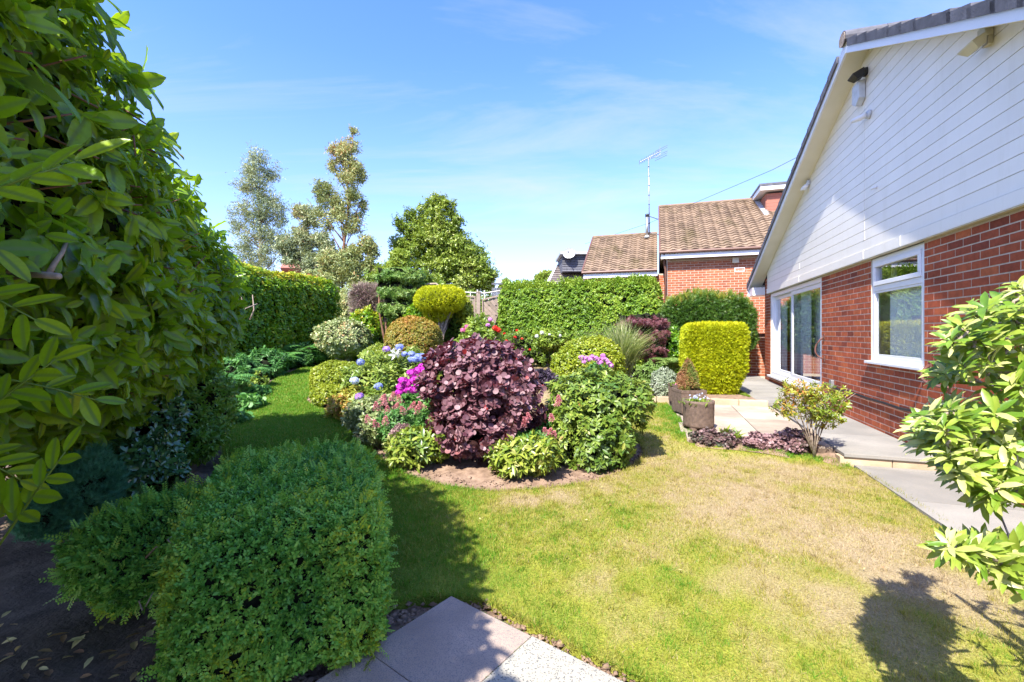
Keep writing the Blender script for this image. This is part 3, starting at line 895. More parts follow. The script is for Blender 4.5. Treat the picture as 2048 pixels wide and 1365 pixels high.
def place_bricks(parent, lst, frame, mat, score, nsep, dpt=0.012, seed=0, name="brick"):
    """frame(s,z)->(point), axes ex, ey(out); the nsep best-scored as objects, the rest as one part"""
    r = np.random.default_rng(seed)
    ex, en = frame[1], frame[2]
    sc_ = np.array([score(frame[0](b[0], b[1])) * b[2] for b in lst])
    order = np.argsort(-sc_)
    sep_i = set(order[:nsep].tolist())
    cache = {}
    rest = MB()
    b0 = base(parent)
    Rm = Matrix((ex, -en, Vector((0, 0, 1)))).transposed().to_4x4()
    for i, (s, z, L, hh) in enumerate(lst):
        p = frame[0](s, z) + en * float(r.uniform(-0.0008, 0.0010))
        v = float(np.clip(r.normal(0.5, 0.22), 0, 1))
        if i in sep_i:
            key = (round(L, 3), round(hh, 3), int(v * 5.99))
            if key not in cache:
                m = brick_mesh(L, hh, dpt, (key[2] + .5) / 6)
                me = bpy.data.meshes.new(name); me.from_pydata(m.v, [], m.f)
                a = me.attributes.new("rnd", 'FLOAT', 'FACE'); a.data.foreach_set("value", np.full(len(m.f), m.r[0], np.float32))
                me.materials.append(mat); cache[key] = me
            o = bpy.data.objects.new(name, cache[key])
            o.matrix_local = Matrix.Translation(p - b0) @ Rm
            link(o, parent)
        else:
            m = brick_mesh(L, hh, dpt, v)
            rest.cur = v
            rest.add([p + (Rm.to_3x3() @ Vector(q)) for q in m.v], m.f)
    if rest.v: rest.build(name + "work", mat, parent, kind='stuff')

def inview(p, m=0.02):
    if p.y < 0.3: return 0
    x = HX + F * p.x / p.y; y = HY - F * (p.z - H) / p.y
    return 1.0 / p.y ** 2 if (-40 < x < 2090 and -40 < y < 1400) else 0.0
hframe = (lambda s, z: hs_pt(s, 0.0, z), D.copy(), N.copy())
lst = lay(WS0, WS1, 0.0, CB - 0.03, holes=[(DOOR[0], DOOR[1], DOOR[2], 9), (WIN[0] - 0.0, WIN[1] + 0.0, WIN[2], 9)])
lst += lay(11.62, WS1, CB - 0.03, 2.68)
place_bricks(house, lst, hframe, M['brick'], inview, 300, seed=4)
mb = MB()
# far return of the wall, plain brick round the corner
mb.hbox(WS1 - 0.3, WS1, -6.0, -0.29, -0.1, 2.4); mb.build("end_wall", M['brick'], house)

# cladding boards
def roof_s_range(z):
    """span of the gable at height z (inside the soffit)"""
    return APS - (APZ - z) / KR, APS + (APZ - z) / KL
SL_ = 11.60
z = CB + 0.115
prev = None
nb = 0
while z < APZ - 0.04:
    z1 = min(z + 0.130, APZ - 0.01)
    a0, b0_ = roof_s_range(z); a1, b1 = roof_s_range(z1)
    a0 = max(a0, WS0); b0_ = min(b0_, SL_); a1 = max(a1, WS0); b1 = min(b1, SL_)
    mb = MB(); mb.cur = random.random()
    # shiplap: lower lip proud of the one below
    g = 0.006
    qa, qb = 0.042, 0.042
    mb.hexa([hs_pt(a0, 0.0, z + g), hs_pt(a0, qa, z + g), hs_pt(b0_, qa, z + g), hs_pt(b0_, 0.0, z + g),
             hs_pt(a1, 0.0, z1), hs_pt(a1, qb, z1), hs_pt(b1, qb, z1), hs_pt(b1, 0.0, z1)])
    mb.build("board", M['board'], house)
    z = z1; nb += 1
mb = MB(); mb.hbox(WS0, SL_, 0.0, 0.056, CB, CB + 0.113); mb.build("fascia_board", M['board'], house)
# yellowed groove backing
mb = MB()
mb.prism([hs_pt(WS0, -0.02, CB), hs_pt(SL_, -0.02, CB), hs_pt(SL_, -0.02, roofz(SL_)), hs_pt(APS, -0.02, APZ), hs_pt(WS0, -0.02, roofz(WS0))], N * 0.054)
mb.build("board_backing", M['stain'], house)
mb = MB(); mb.hbox(WS0, 11.62, 0.004, 0.052, CB - 0.012, CB - 0.001); mb.build("drip_trim", M['stain'], house)
# joint covers
for px, rows in ((1604, 7), (1736, 15), (1812, 1)):
    s, _ = wallp(px, 500)
    for k in range(rows):
        za = CB + 0.115 + 0.13 * k if k else CB
        hh = 0.12
        if za + hh > roofz(s) - .05: break
        if k and k % 2 == 0 and px == 1604: continue
        mb = MB(); mb.hbox(s - 0.010, s + 0.010, 0.03, 0.0445 if k else 0.059, za + 0.006, za + hh); mb.build("joint_cover", M['board'], house)

# verge: barge boards, soffit, tiles
Q0, Q1 = 0.275, 0.30
def slope_prism(mb, sa, sb, dz0, dz1, q0, q1):
    """a strip that follows the roof line between sa and sb"""
    pts = [hs_pt(sa, q0, roofz(sa) + dz0), hs_pt(sb, q0, roofz(sb) + dz0), hs_pt(sb, q0, roofz(sb) + dz1), hs_pt(sa, q0, roofz(sa) + dz1)]
    mb.prism(pts, N * (q1 - q0))
for nm, sa, sb in (("barge_board", APS + .001, EL), ("barge_board", ER, APS - .001)):
    mb = MB(); slope_prism(mb, sa, sb, 0, 0.145, Q0, Q1); mb.build(nm, M['white'], house)
for sa, sb in ((APS + .001, EL - .02), (ER, APS - .001)):
    mb = MB(); slope_prism(mb, sa, sb, 0.0, 0.012, 0.012, Q0 - 0.001); mb.build("soffit", M['soffit'], house)
mb = MB()
for sa, sb in ((APS, EL), (ER, APS)):
    slope_prism(mb, sa, sb, 0.146, 0.165, -6.0, Q1 - 0.02)
mb.build("roof_deck", M['slate'], house)
mb = MB(); mb.hbox(WS1 + .004, EL - 0.005, -0.3, Q0 - 0.002, CB, CB + 0.20); mb.build("eaves_box", M['white'], house)
mb = MB(); mb.hbox(EL - 0.02, EL + 0.005, -6, Q1 - .001, CB + .02, CB + 0.30); mb.build("eaves_fascia", M['white'], house)
mb = MB(); mb.tube([hs_pt(EL + 0.06, -6, 2.50), hs_pt(EL + .06, Q1, 2.50)], 0.055, 8); mb.build("gutter", M['black'], house)
def tile_at(s, L, k, up, q1, qin):
    """one verge tile: a box along the slope, its tail lapped over the tile below"""
    sg = 1 if s > APS else -1
    mb = MB(); mb.cur = random.random()
    lo = s; hi = s - sg * L
    a = roofz(lo) + 0.205; b = roofz(hi) + 0.175
    th = 0.028
    pts = [hs_pt(lo, qin, a - th), hs_pt(hi, qin, b - th), hs_pt(hi, qin, b), hs_pt(lo, qin, a)]
    mb.prism(pts, N * (q1 - qin))
    # the folded end that covers the verge
    pts = [hs_pt(lo, q1, a - 0.115), hs_pt(hi, q1, b - 0.088), hs_pt(hi, q1, b + .002), hs_pt(lo, q1, a + .002)]
    mb.prism(pts, N * 0.016)
    return mb.build("roof_tile", M['slate'], house)
n_t = 0
s = EL + 0.03
while s - 0.30 > APS + 0.02:
    tile_at(s, 0.345, 0, 0, Q1 + 0.006, Q1 - 0.30); s -= 0.30
s = ER - 0.03
while s + 0.26 < APS - 0.02:
    tile_at(s, 0.31, 0, 0, Q1 + 0.006, Q1 - 0.30); s += 0.2585
# rest of the slopes
mb = MB()
for side in (1, -1):
    s = EL if side > 0 else ER
    while (s - APS) * side > 0.05:
        a = roofz(s) + 0.20; e = s - side * 0.33; b = roofz(e) + 0.17
        q = Q1 - 0.305
        while q > -5.8:
            mb.cur = random.random()
            mb.prism([hs_pt(s, q, a - .025), hs_pt(e, q, b - .025), hs_pt(e, q, b), hs_pt(s, q, a)], N * -0.325); q -= 0.33
        s -= side * 0.30
mb.build("roof_tiles", M['slate'], house, kind='stuff')
mb = MB(); mb.cur = .3
cp_ = [hs_pt(APS, Q1 + 0.03 - t, APZ + 0.17) for t in np.linspace(0, 0.4, 2)]
for k in range(6):
    qa = Q1 + 0.03 - 0.45 * k
    m2 = MB(); m2.cur = random.random()
    c = []
    for w in np.linspace(-0.15 * math.pi, 1.15 * math.pi, 11): c.append(hs_pt(APS + 0.115 * math.cos(w), qa, APZ + 0.175 + 0.10 * math.sin(w)))
    m2.prism(c, N * -0.445); m2.build("ridge_tile", M['slate'], house)
m2 = MB()
c = [hs_pt(APS + 0.10 * math.cos(w), Q1 + .032, APZ + 0.175 + 0.088 * math.sin(w)) for w in np.linspace(0, 2 * math.pi, 15)[:-1]]
m2.prism(c, N * 0.006); m2.build("ridge_mortar", M['pale_bark'], house)

# room behind, so that the panes look into something
mb = MB(); mb.hbox(WS0, WS1 - .31, -4.0, -3.9, 0, 2.7); mb.hbox(WS0, WS1 - .31, -3.9, -0.285, 0.05, 0.1); mb.hbox(WS0, WS1 - .31, -3.9, -0.285, 2.5, 2.6); mb.hbox(WS0 - .1, WS0, -4, -0.285, 0, 2.7)
mb.hbox((WIN[1] + DOOR[0]) / 2, (WIN[1] + DOOR[0]) / 2 + .1, -3.9, -.285, .1, 2.5)
mb.build("room_wall", M['room'], house)
def curtain(s0, s1, z0, z1, q, amp, per, mat):
    V = []; T = []
    n = max(4, int((s1 - s0) / per * 8))
    for i in range(n + 1):
        s = s0 + (s1 - s0) * i / n; qq_ = q + amp * math.sin(i / 8 * 2 * math.pi)
        V += [tuple(hs_pt(s, qq_, z0)), tuple(hs_pt(s, qq_, z1))]
    for i in range(n): T += [(2 * i, 2 * i + 2, 2 * i + 3, 2 * i + 1)]
    return tri_obj("curtain", V, T, mat, house, smooth=True, k=4)

def frame_rect(mb, s0, s1, z0, z1, w, q0, q1):
    mb.hbox(s0, s1, q0, q1, z0, z0 + w); mb.hbox(s0, s1, q0, q1, z1 - w, z1)
    mb.hbox(s0, s0 + w, q0, q1, z0 + w, z1 - w); mb.hbox(s1 - w, s1, q0, q1, z0 + w, z1 - w)
    return mb
# window: fixed light under a hinged top light
win = thing("window", None, None, hs_pt((WIN[0] + WIN[1]) / 2, 0, WIN[2]) - house.location); win.parent = house
mb = MB(); frame_rect(mb, WIN[0] + .004, WIN[1] - .004, WIN[2] + .002, WIN[3], 0.062, -0.075, -0.012)
ZT = WIN[2] + 0.875
mb.hbox(WIN[0] + .066, WIN[1] - .066, -0.075, -0.012, ZT, ZT + 0.065)
mb.build("frame", M['white'], win, bevel=0.004)
mb = MB(); frame_rect(mb, WIN[0] + .068, WIN[1] - .068, ZT + .067, WIN[3] - .064, 0.052, -0.055, 0.004); mb.build("sash", M['white'], win, bevel=0.005)
mb = MB(); frame_rect(mb, WIN[0] + .068, WIN[1] - .068, WIN[2] + .066, ZT - .002, 0.022, -0.05, -0.02); mb.build("bead", M['white'], win)
for a, b, z0, z1 in ((WIN[0] + .09, WIN[1] - .09, WIN[2] + .088, ZT - .023), (WIN[0] + .12, WIN[1] - .12, ZT + .119, WIN[3] - .117)):
    mb = MB(); mb.hbox(a, b, -0.040, -0.034, z0, z1); mb.build("pane", M['glass'], win)
mb = MB(); mb.hbox(WIN[0] - 0.05, WIN[1] + 0.06, -0.01, 0.055, WIN[2] - 0.035, WIN[2] - 0.003); mb.build("sill", M['white'], win, bevel=0.005)
curtain(WIN[0] + .07, WIN[1] - 0.26, WIN[2] + .05, ZT + .03, -0.10, 0.006, 0.05, M['curtain'])
M['drape'] = plain_mat('cream_drape', (0.55, 0.50, 0.38), (0.45, 0.40, 0.30), 0.9, 3)
curtain(WIN[1] - 0.17, WIN[1], WIN[2], WIN[3], -0.20, 0.015, 0.09, M['drape'])
# patio door: two big sliding panels
door = thing("patio_door", None, None, hs_pt((DOOR[0] + DOOR[1]) / 2, 0, DOOR[2]) - house.location); door.parent = house
mb = MB(); frame_rect(mb, DOOR[0] + .004, DOOR[1] - .004, DOOR[2] + .002, DOOR[3] - .014, 0.085, -0.13, -0.01); mb.build("frame", M['white'], door, bevel=0.005)
mid = (DOOR[0] + DOOR[1]) / 2 + 0.12
for a, b, q in ((DOOR[0] + .088, mid + 0.04, -0.035), (mid - .04, DOOR[1] - .088, -0.085)):
    mb = MB(); frame_rect(mb, a, b, DOOR[2] + .09, DOOR[3] - .102, 0.075, q - 0.04, q); mb.build("panel_frame", M['white'], door, bevel=0.004)
    mb = MB(); mb.hbox(a + .073, b - .073, q - .023, q - .017, DOOR[2] + .163, DOOR[3] - .175); mb.build("pane", M['glass'], door)
mb = MB(); mb.hbox(DOOR[0] - .02, DOOR[1] + .02, -0.02, 0.075, DOOR[2] - 0.045, DOOR[2] - .002); mb.build("sill", M['white'], door, bevel=0.005)
# vertical louvre blind inside the door
k = 0; s = DOOR[0] + .12
while s < DOOR[1] - .5:
    mb = MB(); c = hs_pt(s, -0.32, (DOOR[2] + DOOR[3]) / 2)
    mb.box(c, 0.085, 0.003, DOOR[3] - DOOR[2] - 0.25, rz=math.atan2(D.y, D.x) + R(62)); mb.build("blind_slat", M['curtain'], door); s += 0.125
curtain(DOOR[1] - 0.55, DOOR[1] - .1, DOOR[2] + .1, DOOR[3] - .1, -0.22, 0.03, 0.12, M['curtain'])
curtain(DOOR[0] + 1.15, DOOR[0] + 1.75, DOOR[2] + .1, DOOR[3] - .1, -0.18, 0.03, 0.10, M['curtain'])

# ------------------------------------------------------------------ fittings on the gable
def wp(px, py, q=0.0):
    s, z = wallp(px, py, q)
    return hs_pt(s, q, z)
def flood(name, label, px, py, size, col_, tilt, q=0.05, box=None):
    """floodlight on a wall bracket"""
    s, z = wallp(px, py, 0.14)
    t = thing(name, label, 'floodlight', hs_pt(s, q, z), None)
    mb = MB(); mb.hbox(s - .035, s + .035, 0.044, 0.075, z - .03, z + .06); mb.build("bracket", M[col_], t)
    mb = MB(); mb.tube([hs_pt(s, .07, z + .03), hs_pt(s, .12, z + 0.02)], .012, 6); mb.build("arm", M[col_], t)
    c = hs_pt(s, 0.16, z)
    rot = Matrix((D, N, Vector((0, 0, 1)))).transposed() @ Matrix.Rotation(-tilt, 3, 'X')
    w, h2, dp = size
    def P(a, b, c_): return c + rot @ Vector((a, b, c_))
    mb = MB()
    mb.hexa([P(-w * .7, -dp, -h2 * .6), P(-w, 0, -h2), P(w, 0, -h2), P(w * .7, -dp, -h2 * .6), P(-w * .7, -dp, h2 * .6), P(-w, 0, h2), P(w, 0, h2), P(w * .7, -dp, h2 * .6)])
    mb.build("housing", M[col_], t)
    mb = MB(); mb.hexa([P(-w * .88, .002, -h2 * .88), P(-w * .88, .006, -h2 * .88), P(w * .88, .006, -h2 * .88), P(w * .88, .002, -h2 * .88),
                        P(-w * .88, .002, h2 * .88), P(-w * .88, .006, h2 * .88), P(w * .88, .006, h2 * .88), P(w * .88, .002, h2 * .88)])
    mb.build("lens", M['lens'], t)
    mb = MB()
    for a, b, c0, c1 in ((-w, w, -h2, -h2 * .86), (-w, w, h2 * .86, h2)):
        mb.hexa([P(a, .001, c0), P(a, .014, c0), P(b, .014, c0), P(b, .001, c0), P(a, .001, c1), P(a, .014, c1), P(b, .014, c1), P(b, .001, c1)])
    for a, b in ((-w, -w * .87), (w * .87, w)):
        mb.hexa([P(a, .0015, -h2 * .86), P(a, .0135, -h2 * .86), P(b, .0135, -h2 * .86), P(b, .0015, -h2 * .86), P(a, .0015, h2 * .86), P(a, .0135, h2 * .86), P(b, .0135, h2 * .86), P(b, .0015, h2 * .86)])
    mb.build("rim", M[col_], t)
    return t
M['lens'] = plain_mat('lamp_lens', (0.55, 0.56, 0.52), None, 0.15, 5)
M['cream_plastic'] = plain_mat('aged_cream_plastic', (0.62, 0.58, 0.42), (0.5, 0.46, 0.32), 0.5, 6)
M['grey_white'] = plain_mat('weathered_white_plastic', (0.62, 0.65, 0.68), (0.45, 0.48, 0.52), 0.5, 9)
flood("floodlight", 'black rimmed floodlight tilted down just below the gable apex', 1716, 149, (0.085, 0.07, 0.07), 'black', R(-62))
flood("floodlight", 'cream floodlight with sensor high under the near roof slope', 1950, 88, (0.095, 0.05, 0.06), 'cream_plastic', R(-58))
# sensor heads for the cream one
s, z = wallp(1962, 68, 0.1)
mb = MB(); mb.hbox(s - .05, s + .05, 0.045, 0.10, z - .04, z + .05)
o = mb.build("junction_box", M['cream_plastic'], bevel=.006); tag(o, 'cream junction box on the boards above the cream floodlight', 'junction box')
# alarm box
s, z = wallp(1716, 188, 0.09)
t = thing("alarm_box", 'weathered white burglar alarm box with pointed base below the black floodlight', 'alarm box', hs_pt(s, 0.05, z))
f = [(-.11, .13), (.11, .13), (.11, -.10), (0, -.165), (-.11, -.10)]
mb = MB(); mb.prism([hs_pt(s + a, 0.046, z + b) for a, b in f], N * 0.075); mb.build("cover", M['grey_white'], t, bevel=.006)
# bulkhead sensor lamp
s, z = wallp(1735, 231, 0.06)
t = thing("security_sensor", 'white plastic security sensor on a round base under the alarm box', 'sensor', hs_pt(s, 0.05, z))
mb = MB(); mb.tube([hs_pt(s - .02, .044, z), hs_pt(s - .02, .075, z)], [.055, .05], 14); mb.build("base", M['grey_white'], t, True)
mb = MB(); mb.tube([hs_pt(s - .02, .075, z), hs_pt(s + .04, .13, z - .01), hs_pt(s + .12, .17, z), hs_pt(s + .15, .18, z + .005)], [.035, .035, .028, .018], 10); mb.build("head", M['white'], t, True)
s, z = wallp(1617, 372, 0.06)
t = thing("security_sensor", 'small white twin sensor at the edge of the far soffit', 'sensor', hs_pt(s, 0.05, z))
mb = MB(); mb.hbox(s - .05, s + .04, .044, .09, z + .01, z + .09); mb.build("base", M['grey_white'], t, bevel=.01)
mb = MB(); mb.tube([hs_pt(s - .01, .07, z + .03), hs_pt(s + .04, .12, z - .03), hs_pt(s + .09, .15, z - .04)], [.03, .045, .02], 9); mb.build("head", M['white'], t, True)
s, z = wallp(1752, 375, 0.05)
t = thing("cable_clip", 'tiny white cable outlet alone in the middle of the white boards', 'cable outlet', hs_pt(s, 0.05, z))
mb = MB(); mb.tube([hs_pt(s, .04, z), hs_pt(s, .075, z - .005), hs_pt(s + .03, .085, z - .015)], [.016, .014, .012], 8); mb.build("spout", M['white'], t, True)
# vent block on the neighbour etc. come later
# iron hand rails
def rail(label, pxa, pya, pxb, pyb, mx_, my_):
    sa, za = wallp(pxa, pya, .02); sb, zb = wallp(pxb, pyb, .02)
    t = thing("grab_rail", label, 'grab rail', hs_pt(sa, 0, za))
    pts = []
    for k in range(13):
        u = k / 12
        s = sa + (sb - sa) * u; z_ = za + (zb - za) * u
        bow = math.sin(math.pi * u) ** 0.7
        pts.append(hs_pt(s + 0.03 * bow, 0.012 + 0.115 * bow, z_ - 0.04 * bow))
    mb = MB(); mb.tube(pts, 0.013, 8); mb.build("bar", M['iron'], t, True)
    for s, z_ in ((sa, za), (sb, zb)):
        mb = MB(); mb.hbox(s - .02, s + .02, .001, .014, z_ - .045, z_ + .045); mb.build("bracket", M['iron'], t, bevel=.003)
rail('curved brown iron grab rail on the brickwork beside the window sill', 1857, 731, 1898, 776, 0, 0)
rail('curved brown iron grab rail beside the near jamb of the patio door', 1646, 674, 1647, 718, 0, 0)
# cable sagging along the wall
pts = []
for px, py in ((1664, 773), (1680, 779), (1700, 783), (1735, 796), (1768, 805), (1800, 816), (1830, 822), (1858, 829), (1900, 838), (1960, 853), (2060, 880)):
    s, z = wallp(px, py, .015); pts.append(hs_pt(s, .018, z))
mb = MB(); mb.tube(pts, .009, 6); mb.tube([p + Vector((0, 0, -.016)) + N * .003 for p in pts], .007, 6)
o = mb.build("wall_cable", M['black'], smooth=True); tag(o, 'twin black cable clipped along the brick wall below the window', 'cable')
s, z = wallp(1662, 768, .03)
mb = MB(); mb.hbox(s - .05, s + .05, .001, .045, z - .06, z + .06); o = mb.build("socket_box", M['steel'], bevel=.005)
tag(o, 'small grey weatherproof box on the brick wall at the cable end near the patio door', 'socket box')

# ------------------------------------------------------------------ neighbour's house
E2 = -N.copy()                                      # along its wall, to the right
E2.normalize(); OUT2 = -D.copy()                    # out of its wall, to us
NP = Vector((4.89, 14.31, 0))                       # left corner of the main wall
def nh(t, o_, z): 
    p = NP + E2 * t + OUT2 * o_
    return Vector((p.x, p.y, z))
def nbox(mb, t0, t1, o0, o1, z0, z1):
    c = [(t0, o0), (t1, o0), (t1, o1), (t0, o1)]
    return mb.hexa([nh(a, b, z0) for a, b in c] + [nh(a, b, z1) for a, b in c])
neigh = thing("neighbour_house", 'red brick bungalow with brown tiled roofs and a lower left wing behind the hedges', 'house', nh(2, 0, 0.1))
mb = MB(); nbox(mb, 0, 6.0, -6, -0.0025, -0.1, 3.62); nbox(mb, -2.6, -0.004, -6, -0.8525, -0.1, 3.3); mb.build("wall", M['mortar'], neigh)
fr2 = (lambda s, z: nh(s, 0, z), E2.copy(), OUT2.copy())
lst = lay(0.0, 3.6, 0.15, 3.56)
place_bricks(neigh, lst, fr2, M['brick2'], lambda p: inview(p) if p.z > 1.9 else 0, 300, dpt=.014, seed=9)
fr3 = (lambda s, z: nh(s, -0.85, z), E2.copy(), OUT2.copy())
place_bricks(neigh, lay(-2.6, -0.01, 2.0, 3.26), fr3, M['brick'], lambda p: 0, 0, dpt=.014, seed=10)
def roof2(nm, t0, t1, off, z0, pitch, depth, nsep, gut=0.25):
    """tiled slope facing us: tile rows with wavy tails"""
    tp = math.tan(pitch); cpit = math.cos(pitch)
    mb = MB()
    mb.prism([nh(t0, off, z0), nh(t0, off - depth, z0 + depth * tp), nh(t0, off - depth * 2, z0), nh(t0, off - depth, z0 - 0.0)], E2 * (t1 - t0))
    mb.build("roof_deck", M['tile'], neigh)
    rows = int(depth / cpit / 0.20) + 1; dd = depth / rows
    tw = 0.30; cols = int((t1 - t0) / tw)
    tw = (t1 - t0) / cols
    # one tile: pantile with a roll, raised tail
    us = np.linspace(0, 1, 7); prof = 0.028 * np.sin(us * 2 * math.pi) ** 1 
    cache = {}
    k = 0
    rest = MB()
    order = []
    for r_ in range(rows):
        for c in range(cols):
            order.append((r_, c))
    sep_set = set()
    sc2 = sorted(order, key=lambda rc: (-(rc[1] >= 0), rc[0] + abs(rc[1] - cols / 2) * 0.001))
    sep_set = set(sc2[:nsep])
    slope = Vector(((-OUT2).x * dd, (-OUT2).y * dd, dd * tp)); up = Vector((OUT2.x * tp, OUT2.y * tp, 1)).normalized()
    ex = E2 * tw
    def tile_geo(v):
        vs = []
        for j, lift in ((0, 0.048), (1, 0.008)):
            for u_, h_ in zip(us, prof): vs.append(ex * u_ + slope * (j * 1.12) + up * (lift + h_))
        for u_, h_ in zip(us, prof): vs.append(ex * u_ + up * (0.004 + h_ * 0.2))
        n = len(us); fs = []
        for i in range(n - 1):
            fs.append((i, i + 1, n + i + 1, n + i)); fs.append((2 * n + i, 2 * n + i + 1, i + 1, i))
        return vs, fs
    vs, fs = tile_geo(0)
    b0 = base(neigh)
    for (r_, c) in order:
        v = float(np.clip(random.gauss(.5, .25), 0, 1))
        p = nh(t0, off, z0) + ex * c + slope * r_
        if (r_, c) in sep_set:
            key = int(v * 4.99)
            if key not in cache:
                me = bpy.data.meshes.new("roof_tile"); me.from_pydata([tuple(q) for q in vs], [], fs)
                a = me.attributes.new("rnd", 'FLOAT', 'FACE'); a.data.foreach_set("value", np.full(len(fs), (key + .5) / 5, np.float32))
                me.materials.append(M['tile']); cache[key] = me
            o = bpy.data.objects.new("roof_tile", cache[key]); o.location = p - b0; link(o, neigh)
        else:
            rest.cur = v; rest.add([p + q for q in vs], fs)
    if rest.v: rest.build("roof_tiles", M['tile'], neigh, kind='stuff')
    # ridge, verge, fascia, gutter
    mb = MB(); mb.tube([nh(t0 - .02, off - depth, z0 + depth * tp + .02), nh(t1, off - depth, z0 + depth * tp + .02)], .07, 8); mb.build("ridge", M['tile'], neigh)
    mb = MB(); nbox(mb, t0 + .02, t1, off - .03, off + .0, z0 - 0.22, z0 - 0.02); mb.build("fascia", M['white'], neigh)
    mb = MB(); nbox(mb, t0 + .02, t1, 0 if off > 0 else off - .35, off - .031, z0 - 0.215, z0 - 0.20); mb.build("eaves_soffit", M['white'], neigh)
    mb = MB(); mb.tube([nh(t0 - .02, off + .05, z0 - 0.03), nh(t1, off + .05, z0 - .03)], .045, 8); mb.build("gutter", M['guts'], neigh)
    mb = MB(); mb.prism([nh(t0 - .04, off + .02, z0 - 0.06), nh(t0 - .04, off - depth, z0 + depth * tp - .06), nh(t0 - .04, off - depth, z0 + depth * tp + .05), nh(t0 - .04, off + .02, z0 + .05)], E2 * .05)
    mb.build("verge_strip", M['guts'], neigh)
roof2("main", -0.22, 6.0, 0.28, 3.84, R(32), 3.8, 300)
roof2("wing", -2.75, -0.30, -0.55, 3.42, R(32), 2.75, 0)
# gable infill of the main roof that shows over the wing
mb = MB(); tp = math.tan(R(32))
mb.prism([nh(0, 0.0, 3.6), nh(0, -3.52, 3.6 + 3.5 * tp), nh(0, -7.0, 3.6)], E2 * 0.1); mb.build("gable_wall", M['white'], neigh)
# dormer by the ridge
t = thing("dormer", None, None, nh(3.0, -2.5, 5.2) - neigh.location); t.parent = neigh
dz = at(1530, 376, nh(3.2, -2.4, 0).y).z
dl = 3.02
mb = MB(); nbox(mb, dl + .25, 6, -5, -2.35, 4.6, dz - 0.22); mb.build("cheek", M['guts'], t)
for k in range(9):
    mb = MB(); z0 = dz - 0.34 - 0.11 * k
    if z0 < 5.1: break
    nbox(mb, dl + .24, 6, -2.349, -2.325, z0, z0 + .105); nbox(mb, dl + .215, dl + .248, -5, -2.35, z0, z0 + .105); mb.cur = random.random(); mb.build("hung_tiles", M['tile_red'], t)
mb = MB(); nbox(mb, dl, 6.2, -5.2, -2.1, dz - .16, dz - .02); mb.build("fascia", M['white'], t)
mb = MB(); nbox(mb, dl - .02, 6.2, -5.2, -2.08, dz - .018, dz + .06); mb.build("flat_roof", M['slate'], t)
mb = MB(); mb.prism([nh(dl + .1, -2.0, 5.28), nh(dl + .25, -2.0, 5.30), nh(dl + .25, -3.9, 6.48), nh(dl + .02, -3.9, 6.46)], Vector((0, 0, .03))); mb.build("flashing", M['lead'], neigh)
# vent, small cream box on the wall
s_ = (at(1468, 516, 13.95) - NP).dot(E2)
mb = MB(); nbox(mb, s_ - .09, s_ + .09, .002, .10, 3.42, 3.60); o = mb.build("wall_box", M['cream_plastic'], bevel=.01); tag(o, 'small cream box fixed high on the neighbouring brick wall under the eaves', 'junction box')
s_ = (at(1476, 541, 13.95) - NP).dot(E2)
mb = MB(); 
for zz in (0, .10): nbox(mb, s_ - .14, s_ + .14, .001, .012, 3.17 + zz, 3.19 + zz)
for a in (-.14, .12): nbox(mb, s_ + a, s_ + a + .02, .001, .0125, 3.19, 3.27)
mb.build("air_vent", M['white'], neigh)
# downpipe and a little window beside the wing
mb = MB(); mb.tube([nh(-.1, .28, 3.78), nh(-.1, .1, 3.5), nh(-.06, .06, 3.3), nh(-.06, .06, 0.2)], .035, 8); mb.build("downpipe", M['guts'], neigh, True)
# step at low level: garden wall between the houses
lwall = thing("garden_wall", 'low brick wall with a dark strip for recess shade between the golden conifer and the house corner', 'wall', nh(0.9, 1.5, .16))
def low(t0, t1, o_, ztop, lab=None):
    mb = MB(); nbox(mb, t0, t1, o_ - .2, o_ - .0025, 0.05, ztop); mb.build("core", M['mortar'], lwall)
    f = (lambda s, z: nh(s, o_, z), E2.copy(), OUT2.copy())
    place_bricks(lwall, lay(t0, t1, 0.15, ztop - .01), f, M['brick2'], lambda p: inview(p), 90, dpt=.012, seed=12)
low(1.3, 3.2, 1.35, 1.20)
mb = MB(); nbox(mb, 1.28, 3.2, 1.12, 1.30, 1.21, 1.31); mb.build("recess_shade", M['guts'], lwall)  # dark strip, colour standing in for a shadowed recess over the wall

# flue and aerial mast
fy = nh(-0.55, -3.0, 0).y
fb = at(1294, 470, fy); ft = at(1294, 434, fy)
t = thing("flue", 'short white metal flue with black cap on the ridge of the left wing', 'flue', fb)
mb = MB(); mb.tube([fb + Vector((0, 0, -.15)), ft], .055, 10); mb.build("pipe", M['steel'], t, True)
mb = MB(); mb.tube([ft, ft + Vector((0, 0, .10))], .068, 10); mb.build("cap", M['black'], t, True)
mb = MB(); mb.tube([fb + Vector((0, 0, -.12)), fb + Vector((0, 0, -.02))], [.13, .06], 10); mb.build("flashing", M['lead'], t, True)
mby = nh(-0.35, -3.2, 0).y
m0 = at(1299, 480, mby); m1 = at(1297, 315, mby)
t = thing("aerial_mast", 'tall thin aerial mast above the tiled roofs with a television aerial on top', 'aerial', m0)
mb = MB(); mb.tube([m0, m1], .022, 7); mb.build("pole", M['steel'], t, True)
for k in range(8):
    p = m0 + (m1 - m0) * (.08 + .115 * k)
    mb = MB(); mb.tube([p - Vector((0, 0, .012)), p + Vector((0, 0, .012))], .029, 7); mb.build("clip", M['black'], t)
mb = MB(); mb.tube([m0 + Vector((0, 0, .25)), m0 + Vector((.45, .05, .2))], .018, 6); mb.tube([m0 + Vector((0, 0, .9)), m0 + Vector((.35, .05, .8))], .018, 6); mb.build("bracket", M['steel'], t)
b0 = at(1279, 325, mby); b1 = at(1322, 303, mby)
bd = (b1 - b0); cx = bd.cross(Vector((0, 0, 1))).normalized()
